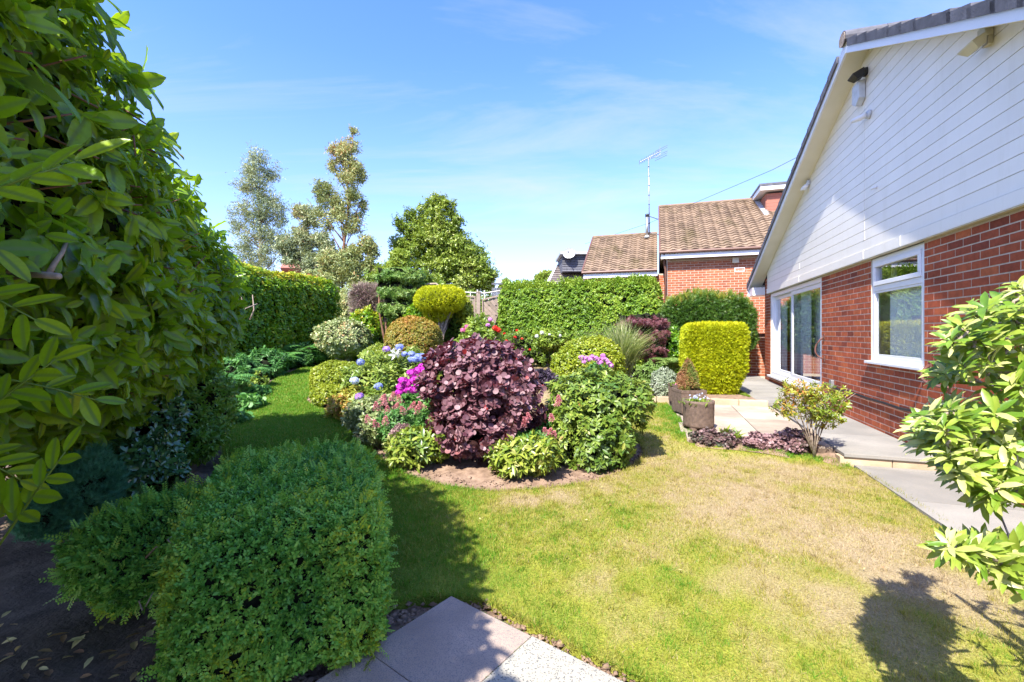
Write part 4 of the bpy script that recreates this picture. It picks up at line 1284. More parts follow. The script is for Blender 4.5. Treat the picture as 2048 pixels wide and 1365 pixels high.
mb = MB(); mb.tube([b0, b1], .014, 6); mb.build("boom", M['steel'], t)
for k in range(12):
    p = b0 + bd * (k / 12.5); w_ = .13 + .006 * k
    mb = MB(); mb.tube([p - cx * w_ * .3 - Vector((0, 0, w_ * .55)), p + cx * w_ * .3 + Vector((0, 0, w_ * .55))], .009, 5); mb.build("director", M['steel'], t)
mb = MB()
for dz_ in (-.22, -.14, -.07, .07, .14):
    p = b1 + Vector((-.05, 0, dz_)); mb.tube([p - bd.normalized() * (.02 + abs(dz_)) * .5 - cx * .25, p + bd.normalized() * .1 + cx * .25 + Vector((0.12, 0, -.06))], .008, 5)
mb.tube([b1 + Vector((-.04, 0, -.26)), b1 + Vector((-.04, 0, .2))], .010, 5)
mb.tube([m1 + Vector((0, 0, -.06)), b0 + bd * .75 + Vector((0, 0, -.12)), b1 + Vector((0, 0, -.1))], .01, 5)
mb.build("reflector", M['steel'], t)
# overhead wire
pts = [at(1600, 312, 12.5), at(1545, 340, 13.5), at(1470, 372, 15), at(1390, 406, 17), at(1300, 446, 19.5), at(1215, 474, 22.5), at(1170, 488, 25)]
mb = MB(); mb.tube(pts, .007, 5); o = mb.build("overhead_wire", M['black']); tag(o, 'thin overhead telephone wire crossing the sky to the tiled roofs', 'wire')

# ------------------------------------------------------------------ far dormer house
FY = 23.0
far = thing("dormer_house", 'distant grey tiled house with a slate hung box dormer and two dishes', 'house', at(1150, 600, FY))
def fp(px, py, dy=0.0): 
    v = at(px, py, FY); return Vector((v.x, v.y + dy, v.z))
mb = MB()
mb.prism([fp(1096, 572), fp(1230, 572), fp(1230, 510, 3.2), fp(1128, 512, 3.2)], Vector((0, .3, -.2))); mb.build("roof", M['tile_grey'], far)
for k in range(11):
    mb = MB(); mb.cur = random.random(); u0 = k / 11; u1 = (k + 1) / 11
    def RP(a, u): return fp(1096 + (1128 - 1096) * u, 572, 0).lerp(fp(1230, 572, 0), a) if False else (fp(1096, 572).lerp(fp(1128, 512, 3.2), u)).lerp(fp(1230, 572).lerp(fp(1230, 510, 3.2), u), a)
    upv = Vector((0, -.06, .10))
    mb.add([RP(0, u0) + upv, RP(1, u0) + upv, RP(1, u1) + upv * .4, RP(0, u1) + upv * .4, RP(0, u0), RP(1, u0)], [(0, 1, 2, 3), (4, 5, 1, 0)])
    mb.build("tile_course", M['tile_grey'], far)
mb = MB(); a = fp(1128, 540); b = fp(1200, 540); top = fp(1128, 506).z
mb.hexa([(a.x, a.y + .6, a.z), (b.x, b.y + .6, a.z), (b.x, b.y + 3, a.z), (a.x, a.y + 3, a.z), (a.x, a.y + .6, top), (b.x, b.y + .6, top), (b.x, b.y + 3, top), (a.x, a.y + 3, top)])
mb.build("dormer_wall", M['slate'], far)
for k in range(7):
    mb = MB(); z0 = a.z + (top - a.z) * k / 7; mb.cur = random.random()
    mb.hexa([(a.x - .02, a.y + .54, z0), (b.x, b.y + .54, z0), (b.x, b.y + .59, z0), (a.x - .02, a.y + .59, z0), (a.x - .02, a.y + .57, z0 + .12), (b.x, b.y + .57, z0 + .12), (b.x, b.y + .59, z0 + .12), (a.x - .02, a.y + .59, z0 + .12)])
    mb.build("slate_course", M['slate'], far)
mb = MB(); mb.hexa([(a.x - .15, a.y + .35, top), (b.x, b.y + .35, top), (b.x, b.y + 3, top), (a.x - .15, a.y + 3, top), (a.x - .15, a.y + .35, top + .12), (b.x, b.y + .35, top + .12), (b.x, b.y + 3, top + .12), (a.x - .15, a.y + 3, top + .12)])
mb.build("flat_roof", M['lead'], far)
mb = MB(); mb.prism([fp(1085, 578), fp(1096, 572), fp(1128, 512, 3.2), fp(1120, 520, 3.2)], Vector((.0, .0, -.14))); mb.build("barge_board", M['white'], far)
mb = MB(); c0 = fp(1085, 640); mb.hexa([(c0.x + .2, FY + .4, .3), (c0.x + 3.6, FY + .4, .3), (c0.x + 3.6, FY + 3, .3), (c0.x + .2, FY + 3, .3), (c0.x + .2, FY + .4, 3.6), (c0.x + 3.6, FY + .4, 3.6), (c0.x + 3.6, FY + 3, 3.6), (c0.x + .2, FY + 3, 3.6)]); mb.build("wall", M['brick2'], far)
def dish(px, py, lab, yy):
    c = at(px, py, yy); t = thing("satellite_dish", lab, 'satellite dish', c, 'satellite dishes on the far dormer')
    m = MB(); nrm = Vector((-.25, -1, .25)).normalized(); a_ = nrm.cross(Vector((0, 0, 1))).normalized(); b_ = a_.cross(nrm)
    vs = [c + nrm * -.07]; n = 16
    for rr_, dd in ((.5, -.05), (1, 0)):
        for k in range(n): w = 2 * math.pi * k / n; vs.append(c + (a_ * math.cos(w) * .33 + b_ * math.sin(w) * .30) * rr_ + nrm * dd)
    fs = [(0, 1 + k, 1 + (k + 1) % n) for k in range(n)] + [(1 + k, 1 + n + k, 1 + n + (k + 1) % n, 1 + (k + 1) % n) for k in range(n)]
    m.add(vs, fs); m.build("dish", M['steel'], t, True)
    m = MB(); m.tube([c - b_ * .30, c + nrm * .32 - b_ * .1], .012, 5); m.tube([c + nrm * .30 - b_ * .1, c + nrm * .38 - b_ * .08], .03, 6); m.build("feed_arm", M['black'], t)
    m = MB(); m.tube([c - nrm * .06, c - nrm * .3 - Vector((.1, 0, .25)), c - nrm * .3 - Vector((.1, 0, .9))], .02, 5); m.build("bracket", M['black'], t)
dish(1138, 506, 'pale satellite dish at the left end of the far dormer roof', FY + .3)
dish(1192, 504, 'satellite dish half hidden behind the verge of the brown tiled wing', FY + .3)

# red roof far left behind the hedge
ry = 34.0
t = thing("far_house", 'distant house whose red tiled roof shows over the left hedge', 'house', at(590, 660, ry))
mb = MB(); a = at(560, 536, ry); b = at(640, 536, ry); c = at(640, 514, ry + 3); d = at(572, 514, ry + 3)
mb.prism([a, b, c, d], Vector((0, .2, -.2))); mb.build("roof", M['tile_red'], t)
mb = MB(); mb.hexa([(a.x, ry + .3, 0.5), (b.x, ry + .3, 0.5), (b.x, ry + 4, 0.5), (a.x, ry + 4, 0.5), (a.x, ry + .3, a.z), (b.x, ry + .3, a.z), (b.x, ry + 4, a.z), (a.x, ry + 4, a.z)]); mb.build("wall", M['brick2'], t)
# ------------------------------------------------------------------ leaf shapes: x across, y along, z up; unit length
def T_quad(w=0.5, fold=0.06, droop=0.08):
    return np.array([(0, 0, 0), (w / 2, .5, fold), (0, 1, -droop), (-w / 2, .5, fold)]), np.array([(0, 1, 2), (0, 2, 3)])
def T_leaf(w=0.42, fold=0.05, droop=0.18, rows=(0, .3, .68, 1), wd=(0, .9, .85, 0), wave=0.0):
    V = [(0, 0, 0)]; F = []; prev = None
    for k in range(1, len(rows) - 1):
        y = rows[k]; h = w / 2 * wd[k]; z = -droop * y * y; wv = wave * (1 if k % 2 else -1)
        V += [(-h, y, z + fold + wv), (0, y, z), (h, y, z + fold - wv)]
        n = len(V)
        a, b, c = n - 3, n - 2, n - 1
        if prev is None: F += [(0, b, a), (0, c, b)]
        else:
            p, q, r = prev; F += [(p, q, b), (p, b, a), (q, r, c), (q, c, b)]
        prev = (a, b, c)
    V.append((0, 1, -droop)); n = len(V) - 1; p, q, r = prev
    F += [(p, q, n), (q, r, n)]
    return np.array(V, float), np.array(F)
def T_laurel(droop=0.16, wave=0.0, w=0.36, fold=.07):
    return T_leaf(w, fold, droop, (0, .10, .24, .42, .60, .78, .92, 1), (0, .42, .82, 1.0, .98, .74, .36, 0), wave)
def T_round(w=0.92, cup=0.06, n=9, pet=0.18):
    V = [(0, pet + (1 - pet) * .45, 0)]; F = []
    for k in range(n):
        a = 2 * math.pi * k / n
        V.append((w / 2 * math.sin(a), pet + (1 - pet) * (.5 - .5 * math.cos(a)), cup * abs(math.sin(a)) + cup * .4 * math.cos(2 * a)))
        F.append((0, 1 + k, 1 + (k + 1) % n))
    V += [(-.02, 0, 0), (.02, 0, 0)]; F.append((n + 1, n + 2, 1))
    return np.array(V, float), np.array(F)
def T_spray(n=5, w=0.09, spread=0.75, l=0.55):
    """flat conifer spray: a central needle and side needles"""
    V = []; F = []
    def nd(x, y, a, ln):
        i = len(V); dx, dy = math.sin(a), math.cos(a); px_, py_ = dy * w / 2, -dx * w / 2
        V.extend([(x - px_, y - py_, 0), (x + px_, y + py_, 0), (x + dx * ln, y + dy * ln, .04)]); F.append((i, i + 1, i + 2))
    nd(0, 0, 0, 1.0)
    for k in range(n):
        y = .12 + .7 * k / n
        nd(0, y, spread, l * (1 - .5 * k / n)); nd(0, y, -spread, l * (1 - .5 * k / n))
    return np.array(V, float), np.array(F)
def T_palm(n=5, w=0.16):
    V = []; F = []
    for k in range(n):
        a = (k - (n - 1) / 2) * 0.62; ln = 1 - .28 * abs(k - (n - 1) / 2) / ((n - 1) / 2)
        i = len(V); dx, dy = math.sin(a), math.cos(a); px_, py_ = dy * w / 2, -dx * w / 2
        V += [(0, 0, 0), (dx * ln * .45 - px_, dy * ln * .45 - py_, .03), (dx * ln, dy * ln, -.06), (dx * ln * .45 + px_, dy * ln * .45 + py_, .03)]
        F += [(i, i + 1, i + 2), (i, i + 2, i + 3)]
    return np.array(V, float), np.array(F)

def unit(v):
    return v / np.maximum(np.linalg.norm(v, axis=-1, keepdims=True), 1e-9)
def leaves_VT(P, Dr, Up, S, tpl):
    """leaves at P along Dr with upper side towards Up"""
    V0, F0 = tpl
    Dr = unit(Dr); X = unit(np.cross(Dr, Up)); Z = np.cross(X, Dr)
    n = len(P)
    V = P[:, None] + S[:, None, None] * (V0[None, :, 0:1] * X[:, None] + V0[None, :, 1:2] * Dr[:, None] + V0[None, :, 2:3] * Z[:, None])
    T = (F0[None] + len(V0) * np.arange(n)[:, None, None]).reshape(-1, 3)
    return V.reshape(-1, 3), T
def leaf_obj(name, P, Dr, Up, S, tpl, mat, parent, rnd, smooth=False, kind=None, uv=False):
    V, T = leaves_VT(P, Dr, Up, S, tpl)
    o = tri_obj(name, V, T, mat, parent, rnd=np.repeat(rnd, len(tpl[1])), smooth=smooth, kind=kind)
    if uv:
        a = o.data.attributes.new("leafuv", 'FLOAT_VECTOR', 'POINT')
        a.data.foreach_set("vector", np.tile(tpl[0], (len(P), 1)).astype(np.float32).ravel())
    return o

# ------------------------------------------------------------------ crown shapes
_ico = {}
def ico(sub):
    if sub not in _ico:
        bm = bmesh.new(); bmesh.ops.create_icosphere(bm, subdivisions=sub, radius=1)
        _ico[sub] = (np.array([v.co[:] for v in bm.verts]), np.array([[v.index for v in f.verts] for f in bm.faces])); bm.free()
    return _ico[sub]
def blob(c, r, p=2.0, lump=0.08, lf=2.2, rot=0.0, sub=4, seed=0, zmin=None, fine=0.0):
    u, F_ = ico(sub)
    k = (np.abs(u) ** p).sum(1) ** (-1 / p)
    q = u * k[:, None]
    q = q * (1 + lump * snoise(u * lf + seed * 3.7)[:, None] + fine * snoise(u * lf * 4 + seed)[:, None])
    q = q * np.asarray(r)
    cs, sn_ = math.cos(rot), math.sin(rot)
    q = np.c_[q[:, 0] * cs - q[:, 1] * sn_, q[:, 0] * sn_ + q[:, 1] * cs, q[:, 2]] + np.asarray(c)
    if zmin is not None: q[:, 2] = np.maximum(q[:, 2], zmin)
    return q, F_
def sweep(cl, prof, lump=0.05, lf=1.2, seed=0, capr=0.5, nsub=5, zs=None):
    """hull along centre line cl with profile (q to the right, z); ends rounded by pulling the section to its middle"""
    cl = [np.array(p, float) for p in cl]
    pts = []
    for i in range(len(cl) - 1):
        for k in range(nsub): pts.append(cl[i] + (cl[i + 1] - cl[i]) * k / nsub)
    pts.append(cl[-1]); pts = np.array(pts)
    n = len(pts); m = len(prof); prof = np.array(prof, float)
    t = np.gradient(pts, axis=0); t = t / np.linalg.norm(t, axis=1)[:, None]
    nr = np.c_[t[:, 1], -t[:, 0]]
    s = np.r_[0, np.cumsum(np.linalg.norm(np.diff(pts, axis=0), axis=1))]; L = s[-1]
    V = []
    pc = prof.mean(0)
    for i in range(n):
        e = min(s[i], L - s[i]); w = 1.0
        if e < capr: w = math.sqrt(max(0, 1 - (1 - e / capr) ** 2)) * .97 + .03
        for q, z in prof:
            qq_ = pc[0] + (q - pc[0]) * w; zz = z if z < pc[1] else pc[1] + (z - pc[1]) * (0.72 + .28 * w)
            if zs is not None: zz *= np.interp(i / nsub, np.arange(len(cl)), zs)
            V.append((pts[i][0] + nr[i][0] * qq_, pts[i][1] + nr[i][1] * qq_, zz))
    V = np.array(V); V0 = V.copy()
    F_ = []
    for i in range(n - 1):
        for k in range(m):
            k2 = (k + 1) % m
            a, b, c, d = i * m + k, i * m + k2, (i + 1) * m + k2, (i + 1) * m + k
            F_ += [(a, b, c), (a, c, d)]
    for i0 in (0, (n - 1) * m):
        c = len(V); V = np.r_[V, V[i0:i0 + m].mean(0)[None]]
        for k in range(m): F_.append((c, i0 + k, i0 + (k + 1) % m))
    cen = np.repeat(pts, m, axis=0); cen = np.c_[cen, np.full(len(cen), pc[1])]; cen = np.r_[cen, V[-2:]]
    d = unit(V - cen)
    V = V + d * (lump * snoise(V * lf + seed * 5.1))[:, None]
    return V, np.array(F_)
def orient(V, F_):
    """outward faces"""
    n = np.cross(V[F_[:, 1]] - V[F_[:, 0]], V[F_[:, 2]] - V[F_[:, 0]])
    c = V.mean(0)
    vol = (V[F_[:, 0]] * np.cross(V[F_[:, 1]], V[F_[:, 2]])).sum()
    vol2 = ((V[F_[:, 0]] - c) * n).sum()
    return F_ if vol2 > 0 else F_[:, ::-1]
CAMP = np.array((0, 0, H))
def sample(hull, n, r, back=0.35, zlo=None):
    V, F_ = hull; F_ = orient(V, F_)
    a, b, c = V[F_[:, 0]], V[F_[:, 1]], V[F_[:, 2]]
    nn = np.cross(b - a, c - a); ar = np.linalg.norm(nn, axis=1); nn = unit(nn)
    vn = np.zeros_like(V)
    for k in range(3): np.add.at(vn, F_[:, k], nn * ar[:, None])
    vn = unit(vn)
    cc = (a + b + c) / 3
    w = ar * np.where((nn * (CAMP - cc)).sum(1) > -0.15 * np.linalg.norm(CAMP - cc, axis=1), 1.0, back)
    if zlo is not None: w = w * (cc[:, 2] > zlo)
    i = r.choice(len(F_), int(n), p=w / w.sum())
    u = r.random((int(n), 2)); f = u.sum(1) > 1; u[f] = 1 - u[f]
    P = a[i] + (b - a)[i] * u[:, :1] + (c - a)[i] * u[:, 1:]
    Nn = unit(vn[F_[i, 0]] * (1 - u.sum(1))[:, None] + vn[F_[i, 1]] * u[:, :1] + vn[F_[i, 2]] * u[:, 1:])
    return P, Nn
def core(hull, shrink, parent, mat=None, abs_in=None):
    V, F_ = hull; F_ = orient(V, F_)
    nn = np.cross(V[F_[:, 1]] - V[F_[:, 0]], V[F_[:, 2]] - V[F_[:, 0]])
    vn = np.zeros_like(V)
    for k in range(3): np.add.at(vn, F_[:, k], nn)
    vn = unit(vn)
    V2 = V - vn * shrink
    o = tri_obj("shade_core", V2, F_, mat or M['inner'], parent, smooth=True)  # solid hull behind the leaves; its colour stands in for inner shade
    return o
def shoots(P, Nn, r, k, beta=1.0, upw=0.35, rand=0.35, step=0.0, size=0.05, sj=0.3, curl=0.0):
    """k leaves round each shoot axis"""
    n = len(P)
    A = unit(Nn + np.array((0, 0, upw)) + r.normal(0, rand, (n, 3)))
    e = unit(np.cross(A, unit(r.normal(size=(n, 3))))); f = np.cross(A, e)
    ph = r.uniform(0, 6.283, n)
    Ps, Ds, Us, Ss, Id = [], [], [], [], []
    s0 = size * (1 + r.normal(0, sj * .5, n)).clip(.5, 1.6)
    for j in range(k):
        w = ph + j * 2.39996 + r.normal(0, .2, n)
        b = beta + r.normal(0, .18, n) - curl * j / k
        rad = e * np.cos(w)[:, None] + f * np.sin(w)[:, None]
        Dr = A * np.cos(b)[:, None] + rad * np.sin(b)[:, None]
        Up = A * np.sin(b)[:, None] - rad * np.cos(b)[:, None]
        Ps.append(P + A * (step * (j - k) / max(k, 1))[..., None] if False else P + A * (step * (j / max(k - 1, 1) - 1)))
        Ds.append(Dr); Us.append(Up); Ss.append(s0 * r.uniform(1 - sj, 1 + sj * .6, n)); Id.append(np.arange(n))
    return np.concatenate(Ps), np.concatenate(Ds), np.concatenate(Us), np.concatenate(Ss), np.concatenate(Id)

def rvals(P, r, Id=None, big=0.22, f=1.5, sd=0.16, mid=0.5):
    v = mid + big * snoise(P, f) + r.normal(0, sd, len(P))
    if Id is not None: v = v + r.normal(0, .10, Id.max() + 1)[Id]
    return np.clip(v, 0, 1)

def pick_big(P, S, Nn_ok, nsep):
    y = np.maximum(P[:, 1], .2)
    x = HX + F * P[:, 0] / y; yy = HY - F * (P[:, 2] - H) / y
    inv = (x > -30) & (x < 2078) & (yy > -30) & (yy < 1390)
    d2 = ((P - CAMP) ** 2).sum(1)
    score = S * S / d2 * inv * Nn_ok
    return np.argsort(-score)[:nsep]

def split_leaves(name, P, Dr, Up, S, tpl, mat, parent, rnd, ok, nsep=300, uv=False, smooth=False, mass="leaf_mass"):
    """the nsep largest seen as leaf objects with shared meshes, the rest as one part"""
    idx = pick_big(P, S, ok, nsep)
    m = np.ones(len(P), bool); m[idx] = False
    leaf_obj(mass, P[m], Dr[m], Up[m], S[m], tpl, mat, parent, rnd[m], smooth=smooth, kind='stuff', uv=uv)
    V0, F0 = tpl
    var = []
    for k in range(6):
        me = bpy.data.meshes.new(name); me.from_pydata([tuple(q) for q in V0], [], [tuple(int(i) for i in f) for f in F0])
        a = me.attributes.new("rnd", 'FLOAT', 'FACE'); a.data.foreach_set("value", np.full(len(F0), (k + .5) / 6, np.float32))
        if uv:
            a = me.attributes.new("leafuv", 'FLOAT_VECTOR', 'POINT'); a.data.foreach_set("vector", V0.astype(np.float32).ravel())
        if smooth: me.polygons.foreach_set("use_smooth", np.ones(len(F0), bool))
        me.materials.append(mat); var.append(me)
    b = np.array(base(parent)[:])
    Dn = unit(Dr[idx]); X = unit(np.cross(Dn, Up[idx])); Z = np.cross(X, Dn)
    for j, i in enumerate(idx):
        o = bpy.data.objects.new(name, var[int(min(5, rnd[i] * 6))])
        s = float(S[i]); p = P[i] - b
        o.matrix_local = Matrix(((X[j][0] * s, Dn[j][0] * s, Z[j][0] * s, p[0]), (X[j][1] * s, Dn[j][1] * s, Z[j][1] * s, p[1]), (X[j][2] * s, Dn[j][2] * s, Z[j][2] * s, p[2]), (0, 0, 0, 1)))
        link(o, parent)

def stems(parent, b, tops, r0=0.012, mat=None, n=5, sway=0.05, name="stem", one=False, seed=0):
    r = np.random.default_rng(seed + 50)
    m = MB()
    for t in tops:
        t = np.array(t); b_ = np.array(b, float) + np.r_[r.normal(0, .02, 2), 0]
        pts = [b_ + (t - b_) * u + np.r_[r.normal(0, sway * math.sin(math.pi * u), 2), 0] for u in np.linspace(0, 1, 5)]
        m.tube(pts, [r0 * (1 - .6 * u) for u in np.linspace(0, 1, 5)], n)
    return m.build(name, mat or M['bark'], parent, True)

SH = 0
def shrub(name, label, cat, hulls, n, size, tpl, mat, k=5, beta=1.0, upw=.35, rand=.35, shell=0.05, step=None, corer=None, core_in=None, sep=0,
          group=None, rv=None, big=.22, f=1.5, sd=.16, mid=.5, back=.35, stem=None, root=None, seed=None, smooth=False, zlo=None, leafname="leaf", topv=0.0, sj=.3, fol="foliage", core_on=True):
    """a shrub: a core coloured as inner shade, foliage on shoots over the hull, a stem"""
    global SH; SH += 1
    r = np.random.default_rng(SH * 17 if seed is None else seed)
    if not isinstance(hulls, list): hulls = [hulls]
    allv = np.concatenate([h[0] for h in hulls])
    lo = allv.min(0); hi = allv.max(0)
    rt = root if root is not None else (float((lo[0] + hi[0]) / 2), float((lo[1] + hi[1]) / 2), float(G((lo[0] + hi[0]) / 2, (lo[1] + hi[1]) / 2)))
    t = thing(name, label, cat, rt, group)
    tot = sum((h[0].max(0) - h[0].min(0)).prod() ** (2 / 3) for h in hulls)
    Ps, Ns = [], []
    for h in hulls:
        w = (h[0].max(0) - h[0].min(0)).prod() ** (2 / 3) / tot
        p, q = sample(h, n * w, r, back, zlo); Ps.append(p); Ns.append(q)
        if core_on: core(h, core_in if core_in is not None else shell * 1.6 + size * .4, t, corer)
    P = np.concatenate(Ps); Nn = np.concatenate(Ns)
    P = P - Nn * (shell * r.random(len(P)) ** 1.6)[:, None] + Nn * (size * .15)
    tpl_ = tpl
    a, b, c, s, Id = shoots(P, Nn, r, k, beta, upw, rand, size * .6 if step is None else step, size, sj)
    rn = rvals(a, r, Id, big, f, sd, mid)
    if topv:
        rn = np.clip(rn + topv * np.clip(Nn[Id][:, 2], 0, 1) ** 2, 0, 1)
    if sep:
        ok = ((Nn[Id] * (CAMP - a)).sum(1) > 0)
        split_leaves(leafname, a, b, c, s, tpl_, mat, t, rn, ok, sep, smooth=smooth)
    else:
        leaf_obj(fol, a, b, c, s, tpl_, mat, t, rn, smooth=smooth)
    if stem:
        stems(t, rt, stem, seed=SH)
    return t
def ph(x0, x1, ytop, y, zb=None, ry=None, p=2.0, lump=.08, lf=2.2, seed=0, ybot=None, rot=0, sub=4, zc=None, fine=0.03):
    """a crown hull from its photo extents at depth y"""
    X0 = (x0 - HX) / F * y; X1 = (x1 - HX) / F * y
    zt = H - (ytop - HY) / F * y
    cx = (X0 + X1) / 2
    g = float(G(cx, y)) if zb is None else zb
    if ybot is not None: g = H - (ybot - HY) / F * y
    rx = (X1 - X0) / 2
    return blob((cx, y, (zt + g) / 2), (rx, ry or rx, (zt - g) / 2), p, lump, lf, rot, sub, seed, fine=fine)

# ------------------------------------------------------------------ foliage materials
L = {}
L['laurel'] = leaf_mat('laurel_leaf', [(0, (0.06, 0.16, 0.006)), (.4, (0.18, 0.36, 0.010)), (.75, (0.32, 0.48, 0.014)), (.96, (0.50, 0.54, 0.03)), (1, (0.50, 0.30, 0.05))], .30, .45, (0.40, 0.58, 0.01), .38, vein=True)
L['hedge'] = leaf_mat('hedge_leaf', [(0, (0.04, 0.13, 0.008)), (.5, (0.16, 0.33, 0.012)), (.85, (0.34, 0.40, 0.02)), (1, (0.56, 0.46, 0.03))], .36, .34, (0.32, 0.48, 0.02))
L['privet'] = leaf_mat('privet_leaf', [(0, (0.055, 0.13, 0.012)), (.5, (0.15, 0.27, 0.018)), (1, (0.30, 0.39, 0.04))], .48, .25, (0.35, 0.5, 0.03), .4)
L['yew'] = leaf_mat('yew_needle', [(0, (0.03, 0.085, 0.010)), (.5, (0.065, 0.15, 0.014)), (.85, (0.15, 0.22, 0.02)), (1, (0.28, 0.27, 0.03))], .5, .2, (0.2, .35, .02))
L['gold'] = leaf_mat('golden_conifer', [(0, (0.26, 0.34, 0.008)), (.5, (0.48, 0.53, 0.010)), (1, (0.66, 0.62, 0.018))], .55, .3, (.6, .6, .02), .3)
L['box'] = leaf_mat('box_leaf', [(0, (0.06, 0.20, 0.030)), (.4, (0.18, 0.44, 0.055)), (.75, (0.34, 0.58, 0.075)), (1, (0.54, 0.58, 0.03))], .42, .28, (.16, .38, .03), .32)
L['smoke'] = leaf_mat('smoke_bush_leaf', [(0, (0.08, 0.022, 0.034)), (.4, (0.19, 0.085, 0.10)), (.86, (0.34, 0.20, 0.215)), (.95, (0.26, 0.08, 0.08)), (1, (0.30, 0.02, 0.018))], .52, .15, (0.42, 0.02, 0.02), .55)
L['rhodo'] = leaf_mat('rhododendron_leaf', [(0, (0.055, 0.12, 0.016)), (.5, (0.15, 0.23, 0.028)), (.9, (0.28, 0.33, 0.055)), (1, (0.30, 0.20, 0.05))], .42, .18, (.35, .42, .04), .38)
L['pieris'] = leaf_mat('pieris_leaf', [(0, (0.045, 0.14, 0.016)), (.45, (0.13, 0.25, 0.022)), (.8, (0.33, 0.42, 0.06)), (1, (0.64, 0.62, 0.26))], .38, .30, (.5, .6, .04), .5)
L['light'] = leaf_mat('light_green_leaf', [(0, (0.09, 0.17, 0.02)), (.5, (0.20, 0.30, 0.035)), (1, (0.36, 0.43, 0.06))], .4, .3, (.45, .55, .04))
L['yellowgreen'] = leaf_mat('yellow_green_leaf', [(0, (0.14, 0.21, 0.012)), (.5, (0.28, 0.34, 0.018)), (1, (0.46, 0.46, 0.05))], .38, .3, (.5, .55, .03))
L['dark'] = leaf_mat('dark_glossy_leaf', [(0, (0.035, 0.10, 0.035)), (.5, (0.07, 0.18, 0.055)), (1, (0.13, 0.28, 0.06))], .18, .08, None, .8)
L['teal'] = leaf_mat('blue_green_conifer', [(0, (0.05, 0.17, 0.08)), (.6, (0.09, 0.28, 0.13)), (1, (0.14, 0.36, 0.17))], .55, .15, None, .3)
L['fern'] = leaf_mat('fern_frond', [(0, (0.04, 0.14, 0.03)), (.5, (0.09, 0.25, 0.05)), (1, (0.17, 0.34, 0.07))], .5, .3, (.15, .4, .05))
L['lfern'] = leaf_mat('light_fern_frond', [(0, (0.12, 0.22, 0.04)), (.5, (0.21, 0.33, 0.07)), (1, (0.33, 0.43, 0.12))], .5, .3, (.3, .5, .08))
L['varieg'] = leaf_mat('variegated_leaf', [(0, (0.11, 0.17, 0.05)), (.5, (0.24, 0.30, 0.10)), (.85, (0.46, 0.50, 0.26)), (1, (0.55, 0.36, 0.16))], .38, .22, (.45, .5, .1))
L['silver'] = leaf_mat('silver_variegated_leaf', [(0, (0.13, 0.18, 0.09)), (.5, (0.32, 0.37, 0.24)), (1, (0.60, 0.62, 0.48))], .45, .2)
L['orange'] = leaf_mat('orange_green_leaf', [(0, (0.14, 0.19, 0.025)), (.45, (0.29, 0.27, 0.04)), (.75, (0.46, 0.26, 0.05)), (1, (0.52, 0.20, 0.05))], .45, .3, (.5, .4, .04))
L['maple'] = leaf_mat('purple_maple_leaf', [(0, (0.06, 0.018, 0.028)), (.5, (0.17, 0.06, 0.075)), (1, (0.34, 0.15, 0.16))], .45, .3, (.4, .06, .05))
L['heuch'] = leaf_mat('purple_heuchera_leaf', [(0, (0.05, 0.07, 0.035)), (.35, (0.13, 0.085, 0.075)), (.7, (0.24, 0.13, 0.13)), (1, (0.36, 0.22, 0.22))], .5, .2)
L['darkp'] = leaf_mat('blackish_purple_leaf', [(0, (0.02, 0.015, 0.03)), (1, (0.09, 0.06, 0.09))], .5, .1)
L['peony'] = leaf_mat('peony_leaf', [(0, (0.05, 0.12, 0.015)), (.45, (0.15, 0.24, 0.03)), (.85, (0.33, 0.38, 0.05)), (1, (0.42, 0.42, 0.12))], .34, .25, (.4, .5, .04), .6)
L['hydr'] = leaf_mat('hydrangea_leaf', [(0, (0.09, 0.17, 0.02)), (.5, (0.20, 0.29, 0.04)), (1, (0.36, 0.42, 0.09))], .4, .3, (.4, .5, .06))
L['euc'] = leaf_mat('eucalyptus_leaf', [(0, (0.14, 0.20, 0.10)), (.5, (0.30, 0.37, 0.20)), (.85, (0.50, 0.52, 0.27)), (1, (0.42, 0.24, 0.12))], .42, .3, (.4, .42, .12))
L['euc2'] = leaf_mat('olive_eucalyptus_leaf', [(0, (0.13, 0.20, 0.07)), (.45, (0.30, 0.37, 0.13)), (.8, (0.48, 0.48, 0.20)), (1, (0.42, 0.20, 0.07))], .42, .3, (.5, .42, .08))
L['tree'] = leaf_mat('tree_leaf', [(0, (0.09, 0.16, 0.018)), (.5, (0.22, 0.31, 0.030)), (1, (0.44, 0.49, 0.12))], .38, .3, (.4, .5, .05))
L['grassy'] = leaf_mat('reed_blade', [(0, (0.16, 0.24, 0.05)), (.5, (0.34, 0.40, 0.14)), (1, (0.60, 0.58, 0.34))], .5, .3, (.4, .5, .1))
def petal(name, a, b): return leaf_mat(name, [(0, a), (1, b)], .6, .3, None, .3)
L['blue'] = petal('blue_petal', (0.16, 0.22, 0.62), (0.42, 0.50, 0.85))
L['violet'] = petal('violet_petal', (0.36, 0.15, 0.62), (0.62, 0.42, 0.85))
L['white_p'] = petal('white_petal', (0.70, 0.72, 0.66), (0.85, 0.85, 0.80))
L['pale_blue'] = petal('pale_blue_petal', (0.45, 0.53, 0.75), (0.70, 0.76, 0.85))
L['magenta'] = petal('magenta_petal', (0.52, 0.02, 0.45), (0.75, 0.08, 0.62))
L['pink'] = petal('pink_plume', (0.60, 0.16, 0.22), (0.82, 0.42, 0.42))
L['lilac'] = petal('lilac_pink_petal', (0.55, 0.13, 0.48), (0.80, 0.42, 0.75))
L['red'] = petal('red_petal', (0.60, 0.01, 0.012), (0.75, 0.06, 0.03))
L['rose'] = petal('rose_pink_petal', (0.62, 0.06, 0.25), (0.80, 0.30, 0.45))
